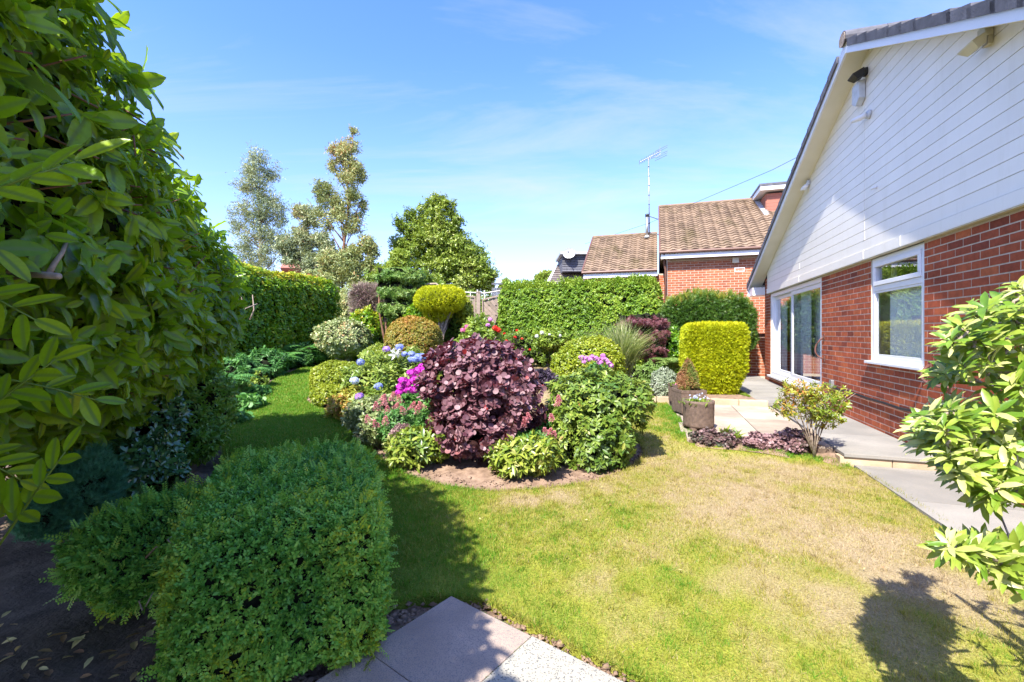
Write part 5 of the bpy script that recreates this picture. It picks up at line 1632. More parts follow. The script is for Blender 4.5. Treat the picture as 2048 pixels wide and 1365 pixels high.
L['dead'] = leaf_mat('dry_leaf', [(0, (0.34, 0.17, 0.08)), (.5, (0.55, 0.38, 0.14)), (1, (0.75, 0.62, 0.26))], .7, .2)

# ------------------------------------------------------------------ laurel hedge by the camera
r = np.random.default_rng(21)
face = lambda y: -1.10 - 0.47 * (y - 0.9)
cl = [(face(y) - 1.05 - .32 * float(1 - sm(-.3, .9, y)), y) for y in (-2.6, -1.5, -0.5, 0.1, 0.7, 1.5, 2.5, 3.5, 4.4, 5.1, 5.7)]
lz = [.97, .97, .99, 1.0, 1.01, 1.03, .98, .90, .87, .87, .87]
prof = [(0.05, 0.40), (0.42, 0.75), (0.80, 1.12), (1.02, 1.55), (1.02, 2.1), (0.96, 2.42), (0.74, 2.66), (0.15, 2.78), (-0.7, 2.75), (-1.1, 2.2), (-1.2, 1.0), (-0.7, .35)]
LH = sweep(cl, prof, lump=0.10, lf=1.3, seed=3, capr=0.8, zs=lz)
lt = thing("laurel_hedge", 'tall glossy laurel hedge with big leaves filling the left edge of the garden', 'hedge', (-2.3, 1.6, 0))
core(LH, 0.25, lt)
P, Nn = sample(LH, 4000, r, .25, zlo=.45)
P = P - Nn * (0.22 * r.random(len(P)) ** 1.4)[:, None]
# keep leaves out of the lens
dd = np.linalg.norm(P - CAMP, axis=1); k = dd > 0.78; P, Nn = P[k], Nn[k]
a, b, c, s, Id = shoots(P, Nn, r, 8, beta=1.12, upw=.25, rand=.40, step=0.10, size=0.100, sj=.42)
b = unit(b + np.array((0.25, -0.05, -0.40)) + r.normal(0, .26, b.shape))       # blades hang
c = unit(c + np.array((0.25, -.35, 0.9)) * .9 + Nn[Id] * .4)
rn = rvals(a, r, Id, .18, 1.3, .14, .42)
rn = np.clip(rn + .30 * sm(2.2, 2.8, a[:, 2]) , 0, 1)
kk = np.linalg.norm(a + b * s[:, None] - CAMP, axis=1) > 0.62
a, b, c, s, Id, rn = a[kk], b[kk], c[kk], s[kk], Id[kk], rn[kk]
ok = ((Nn[Id] * (CAMP - a)).sum(1) > 0) & (r.random(len(a)) < .8)
i_near = pick_big(a, s, ok, 300)
m_ = np.ones(len(a), bool); m_[i_near] = False
third = np.arange(len(a)) % 3
tp3 = [T_laurel(.16, 0, .44, .06), T_laurel(.26, .012, .40, .05), T_laurel(.08, .018, .46, .08)]
for q in range(3):
    sel = third == q
    sub_ = np.where(sel)[0]
    okq = ok[sub_]
    keepn = np.isin(sub_, i_near)
    split_leaves("leaf", a[sub_], b[sub_], c[sub_], s[sub_], tp3[q], L['laurel'], lt, rn[sub_], keepn.astype(float), int(keepn.sum()), uv=True, smooth=True)
# small dense foliage deeper in
P, Nn = sample(LH, 5200, r, .2, zlo=.5)
P = P - Nn * r.uniform(.12, .30, len(P))[:, None]
a, b, c, s, Id = shoots(P, Nn, r, 3, beta=1.0, upw=.0, rand=.6, step=.05, size=.10)
leaf_obj("inner_leaves", a, b, c, s, T_leaf(.38), L['laurel'], lt, rvals(a, r, Id, .15, 1, .12, .25), kind='stuff')
# twigs and the cut branch ends in the gap
mb = MB()
P, Nn = sample(LH, 420, r, .0, zlo=.5)
for p, n_ in zip(P, Nn):
    if n_[2] > .3: continue
    q0 = p - n_ * .35 + r.normal(0, .08, 3); mb.tube([q0, (p + q0) / 2 + r.normal(0, .03, 3), p - n_ * .02], [.006, .0045, .003], 4)
mb.build("twigs", M['red_bark'], lt, True, kind='stuff')
def cutbranch(pts, rad):
    m = MB(); m.tube([Vector(p) for p in pts], rad, 8); m.build("branch", M['pale_bark'], lt, True)
cutbranch([at(-60, 590, 1.35), at(10, 556, 1.32), at(60, 548, 1.30), at(118, 553, 1.28)], [.013, .011, .010, .009])
cutbranch([at(-60, 545, 1.38), at(0, 542, 1.36), at(40, 532, 1.34), at(72, 526, 1.33)], [.016, .015, .014, .013])
cutbranch([at(96, 551, 1.30), at(108, 528, 1.33), at(125, 505, 1.36), at(132, 485, 1.40)], [.008, .007, .006, .005])
cutbranch([at(45, 530, 1.36), at(42, 500, 1.40), at(52, 455, 1.45), at(40, 420, 1.5)], [.010, .008, .007, .005])
# near sprays of big leaves reaching into view
def spray(p0, p1, n, size, up=(0, -.35, 1), seed=0):
    r = np.random.default_rng(seed)
    p0, p1 = np.array(p0[:]), np.array(p1[:]); ax = unit((p1 - p0)[None])[0]
    side = unit(np.cross(ax, np.array(up, float))[None])[0]
    P = []; Dd = []; Uu = []; S = []
    for i in range(n):
        u = .1 + .9 * i / (n - 1); sg = 1 if i % 2 else -1
        P.append(p0 + (p1 - p0) * u); dd_ = ax * (.55 + .5 * u) + side * sg * (1.0 - .75 * (i == n - 1)) + r.normal(0, .12, 3)
        Dd.append(dd_); Uu.append(np.array(up) + r.normal(0, .18, 3)); S.append(size * r.uniform(.85, 1.15))
    P, Dd, Uu, S = map(np.array, (P, Dd, Uu, S))
    b_ = np.array(base(lt)[:])
    V0, F0 = T_leaf(.40, .045, .14, (0, .06, .14, .24, .35, .47, .59, .70, .80, .89, .95, 1), (0, .30, .58, .80, .94, 1.0, .98, .90, .74, .50, .28, 0))
    Dn = unit(Dd); X = unit(np.cross(Dn, Uu)); Z = np.cross(X, Dn)
    for j in range(n):
        me = bpy.data.meshes.new("leaf"); me.from_pydata([tuple(q) for q in V0], [], [tuple(int(i) for i in f) for f in F0])
        at_ = me.attributes.new("rnd", 'FLOAT', 'FACE'); at_.data.foreach_set("value", np.full(len(F0), r.uniform(.45, .85), np.float32))
        at_ = me.attributes.new("leafuv", 'FLOAT_VECTOR', 'POINT'); at_.data.foreach_set("vector", V0.astype(np.float32).ravel())
        me.polygons.foreach_set("use_smooth", np.ones(len(F0), bool)); me.materials.append(L['laurel'])
        o = bpy.data.objects.new("leaf", me); s_ = S[j]; p = P[j] - b_
        o.matrix_local = Matrix(((X[j][0] * s_, Dn[j][0] * s_, Z[j][0] * s_, p[0]), (X[j][1] * s_, Dn[j][1] * s_, Z[j][1] * s_, p[1]), (X[j][2] * s_, Dn[j][2] * s_, Z[j][2] * s_, p[2]), (0, 0, 0, 1)))
        link(o, lt)
    m = MB(); m.tube([p0 - ax * .25, p0, (p0 + p1) / 2 + np.array((0, 0, .004)), p1], [.004, .0035, .0028, .002], 5); m.build("twig", L['light'], lt, True)
spray(at(-60, 400, .90), at(150, 325, .96), 7, .105, (0.15, -.75, .8), 1)
spray(at(-90, 560, 1.1), at(70, 640, 1.1), 7, .10, (0, -.9, .7), 2)
spray(at(-60, 850, 1.15), at(110, 720, 1.2), 8, .095, (.1, -.9, .6), 3)
spray(at(20, 1060, 1.25), at(130, 905, 1.25), 9, .085, (.1, -.8, .7), 4)
spray(at(-60, 910, 1.2), at(40, 960, 1.25), 7, .09, (.1, -.8, .7), 5)
spray(at(20, 760, 1.25), at(190, 800, 1.35), 7, .088, (.1, -.8, .7), 6)

# ------------------------------------------------------------------ left hedge further on
r = np.random.default_rng(22)
fx = lambda y: -7.43 + 0.223 * (y - 11.3) + .65
cl = [(fx(y) - .65, y) for y in (7.6, 9.5, 11, 12.5, 14, 16.0)]
prof = [(0.15, .2), (.55, .5), (.66, 1.2), (.68, 1.9), (.62, 2.5), (.40, 2.82), (-.1, 2.95), (-.6, 2.8), (-.66, 1.4), (-.4, .2)]
h2 = sweep(cl, prof, .10, 1.0, 5, capr=.6, zs=[1.09] * 6)
t = shrub("leafy_hedge", 'dense clipped hedge with yellowing new growth along its top, running away on the left', 'hedge', h2, 13500, .095, T_leaf(.5), L['hedge'], k=4, beta=1.1, upw=.3, rand=.4, shell=.14, big=.2, mid=.42, topv=.5, back=.15, root=(-7.2, 11, .2), core_in=.22)
mb = MB()
for a_ in ([at(500, 640, 11.0), at(508, 620, 11.05), at(505, 590, 11.1)], [at(475, 632, 10.6), at(490, 618, 10.8), at(515, 608, 11.0)], [at(484, 635, 10.7), at(488, 610, 10.8), at(480, 590, 10.8)]):
    mb.tube(a_, [.02, .016, .010], 6)
mb.build("branch", M['pale_bark'], t, True)

# shrubs at the foot of the laurel
TL = T_leaf(.5)
TQ = T_quad(.5)
TN = T_leaf(.34, .05, .22)
shrub("camellia", 'dark glossy leaved shrub in deep shade under the laurel hedge', 'shrub',
      [ph(165, 340, 735, 3.85, ry=.45, seed=1, lump=.18), ph(215, 350, 870, 3.45, ry=.3, zb=.0, seed=2, lump=.18)], 2100, .055, TL, L['dark'], k=5, shell=.14, back=.5)
shrub("skimmia", 'bright leaved shrub at the near end of the shaded lawn, left of the bare soil', 'shrub',
      [ph(325, 460, 735, 4.9, ry=.45, seed=3, lump=.15), ph(300, 430, 850, 4.5, zb=.02, ry=.3, seed=4, lump=.2)], 1500, .06, TN, L['light'] if False else leaf_mat('skimmia_leaf', [(0, (0.06, 0.17, .015)), (.5, (0.14, 0.31, 0.025)), (1, (0.32, 0.46, 0.05))], .35, .3, (.3, .5, .04)), k=7, beta=1.0, shell=.10, back=.5)
shrub("dwarf_cypress", 'small blue green conifer in the shade behind the box bush', 'shrub',
      [ph(62, 160, 930, 2.75, zb=.12, ry=.2, seed=5, lump=.2), ph(130, 228, 905, 2.85, zb=.12, ry=.2, seed=6, lump=.2)], 5200, .045, T_spray(3), L['teal'], k=2, beta=.5, upw=1.1, shell=.08, back=.5)
# box bush
bl = np.arctan2(.93, -.37)
hb1 = blob((-1.14, 2.37, .29), (.74, .42, .325), 6.5, .035, 2.6, bl, 5, 7, fine=.02)
hb2 = blob((-1.70, 2.36, .25), (.45, .33, .235), 2.4, .08, 2.4, .35, 5, 8, fine=.03)
t = shrub("box_bush", 'large clipped box bush with a lower left lobe in the shaded foreground', 'shrub', [hb1, hb2], 21000, .0178, T_quad(.55, .05, .05), L['box'], k=8, beta=.95, upw=.5, rand=.5, shell=.045, step=.026, big=.28, f=3.5, sd=.14, mid=.42, back=.35, root=(-1.2, 2.2, 0), core_in=.045)
# loose longer sprays breaking the clipped surface
r = np.random.default_rng(31)
P, Nn = sample(hb1, 520, r, .2); P2, N2 = sample(hb2, 420, r, .2); P = np.r_[P, P2]; Nn = np.r_[Nn, N2]
A = unit(Nn + np.array((0, 0, .5)) + r.normal(0, .5, Nn.shape))
aP, aD, aU, aS = [], [], [], []
mb = MB()
for p, ax in zip(P, A):
    ln = r.uniform(.03, .065); sd_ = unit(np.cross(ax, r.normal(size=3))[None])[0]; up = np.cross(sd_, ax)
    for j in range(10):
        u = j / 9; sg = 1 if j % 2 else -1
        aP.append(p + ax * ln * u); aD.append(ax * .7 + sd_ * sg); aU.append(up * (1 if up[2] > 0 else -1) + ax * .2); aS.append(.018 * (1.1 - .3 * u))
aP, aD, aU, aS = map(np.array, (aP, aD, aU, aS))
leaf_obj("shoot_tips", aP, aD, aU, aS, T_quad(.55, .05, .05), L['box'], t, np.clip(rvals(aP, r, None, .2, 3, .1, .62), 0, 1), kind='stuff')
mb = MB()
for k in range(14):
    p = np.array((-1.35, 1.85, .28)) + r.normal(0, 1, 3) * np.array((.10, .08, .12)); q = p + np.r_[r.normal(0, .03, 2), .05]
    mb.tube([p, (p + q) / 2 + r.normal(0, .01, 3), q], [.004, .003, .002], 4)
mb.build("twigs", M['pale_bark'], t, True, kind='stuff')

# ferns
def fern(label, c, n, ln, mat, seed, name="fern", h=1.0, group=None):
    r = np.random.default_rng(seed); t = thing(name, label, 'fern', c, group)
    Pp, Dd, Uu, S, rn = [], [], [], [], []
    mb = MB()
    for k in range(n):
        a = 2 * math.pi * (k + r.uniform(0, .6)) / n; l_ = ln * r.uniform(.75, 1.1); dr = np.array((math.cos(a), math.sin(a), 0))
        pts = [np.array(c[:]) + dr * l_ * u * (.35 + .65 * u) + np.array((0, 0, h * l_ * (1.25 * u - .95 * u * u))) for u in np.linspace(0, 1, 13)]
        mb.tube(pts[::3], [.004, .003, .003, .002, .001], 4)
        sd_ = np.cross(dr, (0, 0, 1))
        for i in range(1, 13):
            u = i / 12; tg = pts[i] - pts[i - 1]; w = l_ * .30 * math.sin(math.pi * min(1, u * .9 + .1)) ** .8 + .012
            for sg in (1, -1):
                for f_ in (0, .5):
                    Pp.append(pts[i - 1] + tg * f_); Dd.append(sd_ * sg + unit(tg[None])[0] * .45 + np.array((0, 0, -.15))); Uu.append(np.cross(sd_, tg) * np.sign(np.cross(sd_, tg)[2] + 1e-6) + np.array((0, 0, .02))); S.append(w); rn.append(np.clip(r.normal(.5, .2), 0, 1))
    mb.build("stalk", mat, t)
    leaf_obj("frond", np.array(Pp), np.array(Dd), np.array(Uu), np.array(S), T_leaf(.20, .02, .1), mat, t, np.array(rn), kind='stuff')
    return t
def gpt(px, py, dz=0.0):
    v = gp(px, py); return Vector((v.x, v.y, v.z + dz))
fern('large shade fern at the left edge of the lawn beside the bright shrub', gpt(450, 800), 18, .62, L['fern'], 1, h=1.7)
fern('shade fern spreading under the left hedge, nearest the pale flower spike', gpt(495, 775), 18, .62, L['fern'], 2, h=1.7)
fern('shade fern in the middle of the left border', gpt(560, 748), 18, .80, L['fern'], 3, h=1.7)
fern('shade fern close to the round pale shrub at the far end of the border', gpt(605, 733), 18, .9, L['fern'], 4, h=1.7)
fern('light green fern left of the golden conifer block', at(1345, 745, 10.0), 13, .62, L['lfern'], 5, h=1.2)
shrub("ground_cover", 'low ivy like ground cover along the shaded left lawn edge', 'plant', [ph(470, 520, 792, 7.6, zb=.0, ry=.3, seed=9), ph(490, 532, 775, 8.7, zb=.1, ry=.3, seed=10), ph(455, 490, 825, 6.6, zb=.02, ry=.25, seed=11)], 900, .07, T_round(1.0), L['fern'], k=2, shell=.05, back=.6)
shrub("border_foliage", 'mixed mid green leaves massed along the foot of the far left hedge', 'plant', [ph(430, 500, 715, 9.3, zb=.1, ry=.5, seed=111, lump=.3), ph(500, 570, 700, 11.4, zb=.2, ry=.6, seed=112, lump=.3), ph(560, 650, 690, 13.4, zb=.3, ry=.6, seed=113, lump=.3)], 2600, .10, T_leaf(.3, .05, .25), L['fern'], k=5, beta=1.0, upw=.6, shell=.2, back=.3, mid=.45)
shrub("yellow_lady_mantle", 'clump with pale yellow flower spray under the left hedge', 'plant', [ph(503, 533, 748, 9.0, zb=.1, ry=.2, seed=12, lump=.3)], 200, .05, TL, L['light'], k=4, shell=.06, back=.6)

# background trees -------------------------------------------------
def tree(name, label, base_px, y, clumps, n, size, tpl, mat, bark, dens=None, seed=0, k=4, tr=.12, upw=-.2, rand=.7, vol=True, cat='tree', lean=0, group=None, beta=1.0, gap=0.0):
    """clumps: (px, py, r_px, dy) round each which foliage is spread through the volume"""
    r = np.random.default_rng(seed); b = at(base_px, 690, y); b.z = float(G(b.x, min(y, 20)))
    t = thing(name, label, cat, b, group)
    cs = [(np.array(at(x, yy, y + d)[:]), rp / F * y) for x, yy, rp, d in clumps]
    top = min(clumps, key=lambda c: c[1]); ctop = np.array(at(top[0], top[1], y)[:])
    mb = MB(); b_ = np.array(b[:])
    us = np.linspace(0, 1, 9)
    tp_ = [b_ + (ctop - b_) * u + np.r_[r.normal(0, .06, 2), 0] * (u > 0) for u in us]
    mb.tube(tp_, [tr * (1 - .88 * u) for u in us], 8)
    for c, rad in cs:
        u = np.clip((c[2] - b_[2]) / (ctop[2] - b_[2]) - .14, .12, .93); i = int(u * 8); st = tp_[i] + (tp_[i + 1] - tp_[i]) * (u * 8 - i)
        mdd = (st + c) / 2 + np.array((0, 0, -.1 * rad)); mb.tube([st, mdd, c], [tr * (1 - .85 * u) * .55 + .006, tr * .25 * (1 - .6 * u) + .004, .006], 5)
        for q in range(9):
            e = c + unit(r.normal(size=(1, 3)))[0] * rad * .8; mb.tube([c + (mdd - c) * r.uniform(0, .5), (c + e) / 2 + r.normal(0, .06 * rad, 3), e], [.012 * rad + .004, .008 * rad + .003, .004], 4)
    mb.build("trunk", bark, t, True)
    wts = np.array([rad ** 2.2 for _, rad in cs]); wts /= wts.sum()
    Ps, Ns = [], []
    for (c, rad), w in zip(cs, wts):
        m = int(n * w * 1.5) + 5
        # sub-clusters inside each clump, so that sky shows between them
        ns = max(4, int(14 * (1 - gap))); sc_c = unit(r.normal(size=(ns, 3))) * (r.random((ns, 1)) ** .45) * rad * .85
        pick = r.integers(0, ns, m); q = c + sc_c[pick] + r.normal(0, rad * .24, (m, 3)) * np.array((1, 1, .85))
        Ps.append(q); Ns.append(unit(q - c + np.array((0, 0, .3 * rad))))
    P = np.concatenate(Ps); Nn = np.concatenate(Ns)
    a, bb, c_, s, Id = shoots(P, Nn, r, k, beta, upw, rand, size * .8, size)
    leaf_obj("crown", a, bb, c_, s, tpl, mat, t, rvals(a, r, Id, .25, .7, .18, .45))
    return t
tree("eucalyptus_tree", 'grey green airy eucalyptus, the left and paler of the two slim trees', 518, 24,
     [(520, 320, 26, 0), (505, 345, 30, 0), (540, 350, 26, .5), (490, 375, 28, 0), (525, 385, 36, 0), (550, 400, 26, 0), (490, 415, 30, 0), (520, 430, 38, 0), (555, 440, 26, 0), (478, 450, 26, .5), (510, 470, 36, 0), (545, 480, 30, 0), (485, 495, 28, 0), (525, 510, 34, 0), (568, 500, 24, 0), (500, 530, 34, 0)],
     5200, .125, T_leaf(.28), L['euc'], M['pale_bark'], seed=1, k=3, tr=.12, upw=-.5, gap=.2)
tree("eucalyptus_tree", 'taller olive and bronze eucalyptus with drooping leaves and red brown trunk', 672, 20,
     [(706, 262, 11, 0), (700, 290, 20, 0), (672, 300, 20, 0), (690, 320, 28, 0), (715, 335, 22, 0), (665, 330, 18, 0), (695, 355, 30, 0), (722, 355, 14, 0), (650, 378, 22, 0), (640, 395, 20, 0), (665, 400, 28, 0), (700, 395, 24, 0), (720, 408, 18, 0), (645, 425, 20, 0), (680, 430, 30, 0), (715, 440, 22, 0), (700, 460, 20, 0), (655, 450, 16, 0)],
     3800, .125, T_leaf(.28), L['euc2'], M['red_bark'], seed=2, k=3, tr=.11, upw=-.6, gap=.3)
tree("eucalyptus_tree", 'low grey green eucalyptus growth between the two slim trees, above the left hedge', 615, 21,
     [(600, 425, 20, 0), (620, 440, 18, 0), (598, 465, 20, 0), (575, 490, 22, 0), (610, 490, 26, 0), (585, 515, 24, 0), (640, 480, 22, 0), (655, 505, 24, 0), (620, 525, 24, 0)],
     3600, .16, T_leaf(.28), L['euc'], M['pale_bark'], seed=3, k=3, tr=.07, upw=-.5)
tree("eucalyptus_tree", 'drooping olive eucalyptus branch mass low beside the red brown trunk', 715, 19,
     [(735, 492, 18, 0), (712, 505, 18, 0), (745, 505, 14, 0), (690, 515, 20, 0), (655, 530, 26, 0), (700, 535, 24, 0), (735, 530, 20, 0), (680, 555, 24, 0), (720, 560, 22, 0), (755, 545, 18, 0)],
     3600, .15, T_leaf(.28), L['euc2'], M['red_bark'], seed=4, k=3, tr=.06, upw=-.5)
tree("bushy_tree", 'broad mid green tree with a ragged top in the middle of the skyline', 880, 22,
     [(805, 452, 20, 0), (795, 492, 22, 0), (822, 432, 16, 0), (910, 445, 22, 0), (908, 475, 28, 0), (800, 525, 26, 0), (875, 405, 22, 0), (895, 420, 20, 0), (850, 425, 18, 0), (868, 440, 30, 0), (893, 455, 24, 0), (835, 450, 20, 0), (845, 475, 32, 0), (880, 485, 38, 0), (820, 470, 14, 0), (815, 495, 24, 0), (845, 515, 34, 0), (890, 520, 40, 0), (930, 500, 32, 0), (955, 515, 30, .5), (915, 540, 40, 0), (960, 545, 36, 0), (980, 560, 26, 0), (870, 555, 36, 0), (930, 575, 32, 0)],
     11500, .115, T_leaf(.5), L['tree'], M['bark'], seed=5, k=4, tr=.14, upw=.5)
tree("ragged_bush", 'loose olive green bush below the broad tree, left of the fence', 800, 17.5,
     [(795, 520, 22, 0), (770, 545, 24, 0), (815, 545, 22, 0), (845, 560, 22, 0), (790, 565, 26, 0), (750, 560, 18, 0), (880, 575, 18, 0), (830, 580, 20, 0)],
     3600, .12, T_leaf(.4), L['light'], M['bark'], seed=6, k=4, tr=.06, upw=.4)
tree("distant_tree", 'small dark distant tree beside the far dormer house', 1088, 40, [(1095, 552, 12, 0), (1082, 558, 10, 0), (1104, 560, 9, 0)], 900, .3, TL, L['tree'], M['bark'], seed=7, k=3, tr=.1)
tree("distant_tree", 'small round distant tree just over the left end of the right hedge', 1012, 30, [(1012, 572, 10, 0), (1006, 578, 9, 0)], 700, .2, TL, L['tree'], M['bark'], seed=8, k=3, tr=.1)

# back border ------------------------------------------------------
shrub("variegated_rhododendron", 'round pale variegated shrub at the far left end of the lawn', 'shrub', ph(630, 742, 640, 13, ry=.7, seed=20, lump=.12, ybot=712), 1900, .085, TL, L['varieg'], k=6, shell=.12, big=.15, mid=.55,
      stem=[(at(670, 690, 13)[:]), (at(700, 690, 13)[:])], root=tuple(gp(688, 733)[:]) if False else (at(688, 700, 13).x, 13, .35), core_in=.2)
shrub("dark_evergreen", 'dark green bush with yellow tipped shoots behind the round pale shrub', 'shrub', ph(695, 768, 618, 14, ry=.7, seed=21, lump=.15), 1500, .085, TL, L['hedge'], k=5, shell=.12, mid=.45, topv=.4)
r = np.random.default_rng(40)
t = thing("dead_hedge_section", 'bare brown twiggy clipped mass at the far end of the left hedge', 'shrub', at(738, 700, 14.6))
hd = ph(705, 768, 573, 14.6, ybot=645, ry=.6, p=3, seed=22, lump=.12)
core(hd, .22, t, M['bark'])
P, Nn = sample(hd, 2600, r, .1); mb = MB()
for p, n_ in zip(P, Nn):
    q = p + unit((n_ + r.normal(0, .7, 3))[None])[0] * r.uniform(.05, .16); mb.tube([p - n_ * .12, q], [.009, .004], 3, cap=False)
mb.tube([at(745, 720, 14.6), at(725, 680, 14.6), at(710, 650, 14.6)], [.09, .08, .06], 7)
mb.build("twigs", M['pale_bark'], t, kind='stuff')
a, b, c, s, Id = shoots(P[:900], Nn[:900], r, 2, size=.05)
leaf_obj("dry_leaves", a, b, c, s, TQ, L['heuch'], t, rvals(a, r, Id), kind='stuff')
# tiered shrub with stems
t = shrub("tiered_shrub", 'open layered shrub on slim reddish stems at the back of the garden', 'shrub',
      [ph(750, 848, 538, 13.6, ybot=575, ry=.7, seed=23, lump=.2), ph(755, 835, 572, 13.4, ybot=605, ry=.6, seed=24, lump=.25), ph(765, 830, 600, 13.3, ybot=640, ry=.5, seed=25, lump=.3)],
      3800, .085, T_leaf(.3), leaf_mat('tiered_leaf', [(0, (0.06, 0.15, .02)), (.5, (0.17, 0.30, 0.05)), (1, (0.36, 0.44, 0.11))], .4, .3), k=6, beta=1.2, shell=.2, core_in=.34,
      root=(at(790, 700, 13.4).x, 13.4, .35))
mb = MB()
for x0, x1 in ((776, 770), (782, 790), (788, 812), (792, 830), (774, 758)):
    mb.tube([at(x0, 705, 13.4), at((x0 + x1) / 2, 665, 13.35), at(x1, 620, 13.4), at(x1, 590, 13.4)], [.045, .035, .025, .015], 6)
mb.build("stem", M['red_bark'], t, True)
# yellow topiary on fanning stems
ty = 12.6
t = shrub("lollipop_conifer", 'golden conifer clipped to a flat mushroom on bare fanning stems', 'shrub', [ph(831, 929, 574, ty, ybot=626, ry=.72, p=2.6, seed=26, lump=.06), ph(846, 905, 600, ty, ybot=645, ry=.4, seed=27, lump=.12)], 8000, .06, T_spray(2, .14), L['gold'], k=2, beta=.45, upw=.5, shell=.05, back=.3, core_in=.12, corer=M['inner_light'],
      root=(at(880, 700, ty).x, ty, .33), big=.15, mid=.45, topv=.25)
mb = MB()
r = np.random.default_rng(41)
for k in range(18):
    x1 = 848 + 60 * k / 17; mb.tube([at(880 + r.uniform(-5, 5), 705, ty), at(879 + (x1 - 879) * .35, 665, ty - .1), at(x1, 625, ty + r.uniform(-.3, .3))], [.022, .018, .012], 5)
mb.build("stem", M['pale_bark'], t, True)
shrub("golden_evergreen", 'tall narrow evergreen with yellow right flank behind the mushroom topiary', 'shrub', ph(868, 948, 585, 13.6, ry=.6, seed=28, lump=.15), 3400, .07, T_spray(2, .16), L['yew'], k=3, beta=.6, upw=.6, shell=.12, mid=.5, core_in=.25)
shrub("gold_edge_shrub", 'yellow leaved shrub edge against the lattice fence', 'shrub', ph(912, 946, 592, 13.3, ybot=655, ry=.35, seed=29, lump=.2), 900, .06, TL, L['yellowgreen'], k=4, shell=.1, back=.3)
shrub("dark_laurel_bush", 'dark shiny bush in the gap behind the orange tinted dome', 'shrub', ph(800, 868, 610, 13.0, ry=.6, seed=30, lump=.2), 1100, .09, TL, L['laurel'] if False else L['hedge'], k=5, shell=.12, mid=.3)
shrub("clipped_dome_shrub", 'clipped dome shrub tinted orange on top, centre of the back border', 'shrub', ph(774, 882, 634, 11.6, ry=.68, p=2.4, seed=31, lump=.05, ybot=730), 5200, .045, TL, L['orange'], k=5, beta=1.0, upw=.6, shell=.07, big=.15, mid=.40, topv=.35, core_in=.13)
# peach shrub low right of topiary
shrub("small_leaf_filler", 'low dark green filler shrub left of the orange tinted dome', 'shrub', ph(720, 790, 690, 11.8, ry=.5, seed=32, lump=.2), 1000, .06, TL, L['tree'], k=5, shell=.1)

def flowers(parent, centers, rad, nper, size, mat, tpl, seed, name="flower_head", squash=.8, cone=None):
    r = np.random.default_rng(seed)
    for c in centers:
        c = np.array(c[:]); q = unit(r.normal(size=(nper, 3)) + np.array((0, -.25, .6))); rr_ = rad * r.uniform(.85, 1.15)
        P = c + q * rr_ * np.array((1, 1, squash)) * (r.random((nper, 1)) ** .25)
        t1 = unit(np.cross(q, r.normal(size=(nper, 3))))
        leaf_obj(name, P, t1, q, np.full(nper, size) * r.uniform(.8, 1.2, nper), tpl, mat, parent, r.random(nper))
def T_floret():
    V = []; F_ = []
    for k in range(4):
        a = k * math.pi / 2; i = len(V); dx, dy = math.sin(a), math.cos(a)
        V += [(0, 0, 0), (dx * .35 - dy * .25, dy * .35 + dx * .25, .05), (dx * .6, dy * .6, .0), (dx * .35 + dy * .25, dy * .35 - dx * .25, .05)]; F_ += [(i, i + 2, i + 1), (i, i + 3, i + 2)]
    return np.array(V, float), np.array(F_)
TF = T_floret()

t = shrub("rose_bush", 'leafy rose bush with pink blooms and one red bloom in front of the lattice fence', 'shrub', ph(916, 1005, 634, 11.2, ry=.5, seed=33, lump=.2, ybot=740), 1500, .075, TL, L['light'], k=5, shell=.14, mid=.45)
flowers(t, [at(980, 640, 10.9), at(976, 651, 10.8)], .055, 40, .05, L['lilac'], TF, 1)
flowers(t, [at(926, 661, 10.7), at(934, 654, 10.8)], .065, 40, .05, L['rose'], TF, 2)
flowers(t, [at(991, 657, 10.7), at(996, 661, 10.7)], .075, 50, .06, L['red'], TF, 3)
t = shrub("red_rose", 'thin rose with orange red buds at the foot of the right hedge', 'shrub', [ph(1002, 1062, 655, 11.8, ry=.4, seed=34, lump=.3, ybot=745)], 900, .06, TN, L['fern'] if False else L['light'], k=4, shell=.25, mid=.35, core_in=.42)
flowers(t, [at(1034, 661, 11.4), at(1030, 675, 11.4), at(1044, 678, 11.4), at(1009, 668, 11.4), at(1013, 682, 11.3), at(1060, 700, 11.3), at(1007, 690, 11.2)], .035, 16, .035, L['red'], TF, 4)
t = shrub("white_flowered_shrub", 'light green shrub with a few white blooms below the right hedge', 'shrub', [ph(1068, 1132, 658, 13.0, ry=.5, seed=35, lump=.2, ybot=700)], 1300, .075, TL, L['light'], k=5, shell=.12, mid=.5, core_in=.25,
      stem=[at(1095, 690, 13)[:], at(1110, 690, 13)[:], at(1085, 690, 13)[:]], root=(at(1100, 716, 13).x, 13, .33))
flowers(t, [at(1074, 673, 12.6), at(1100, 670, 12.6), at(1119, 672, 12.6), at(1084, 666, 12.6)], .06, 26, .05, L['white_p'], TF, 5)
shrub("low_border_plants", 'low mixed plants along the back edge of the dry lawn strip', 'plant', [ph(1040, 1078, 695, 13, ry=.3, seed=36, lump=.3), ph(1068, 1098, 702, 13, ry=.3, seed=37, lump=.3), ph(1006, 1046, 690, 12.6, ry=.3, seed=38, lump=.3)], 800, .06, TN, L['light'], k=4, shell=.12, mid=.4)

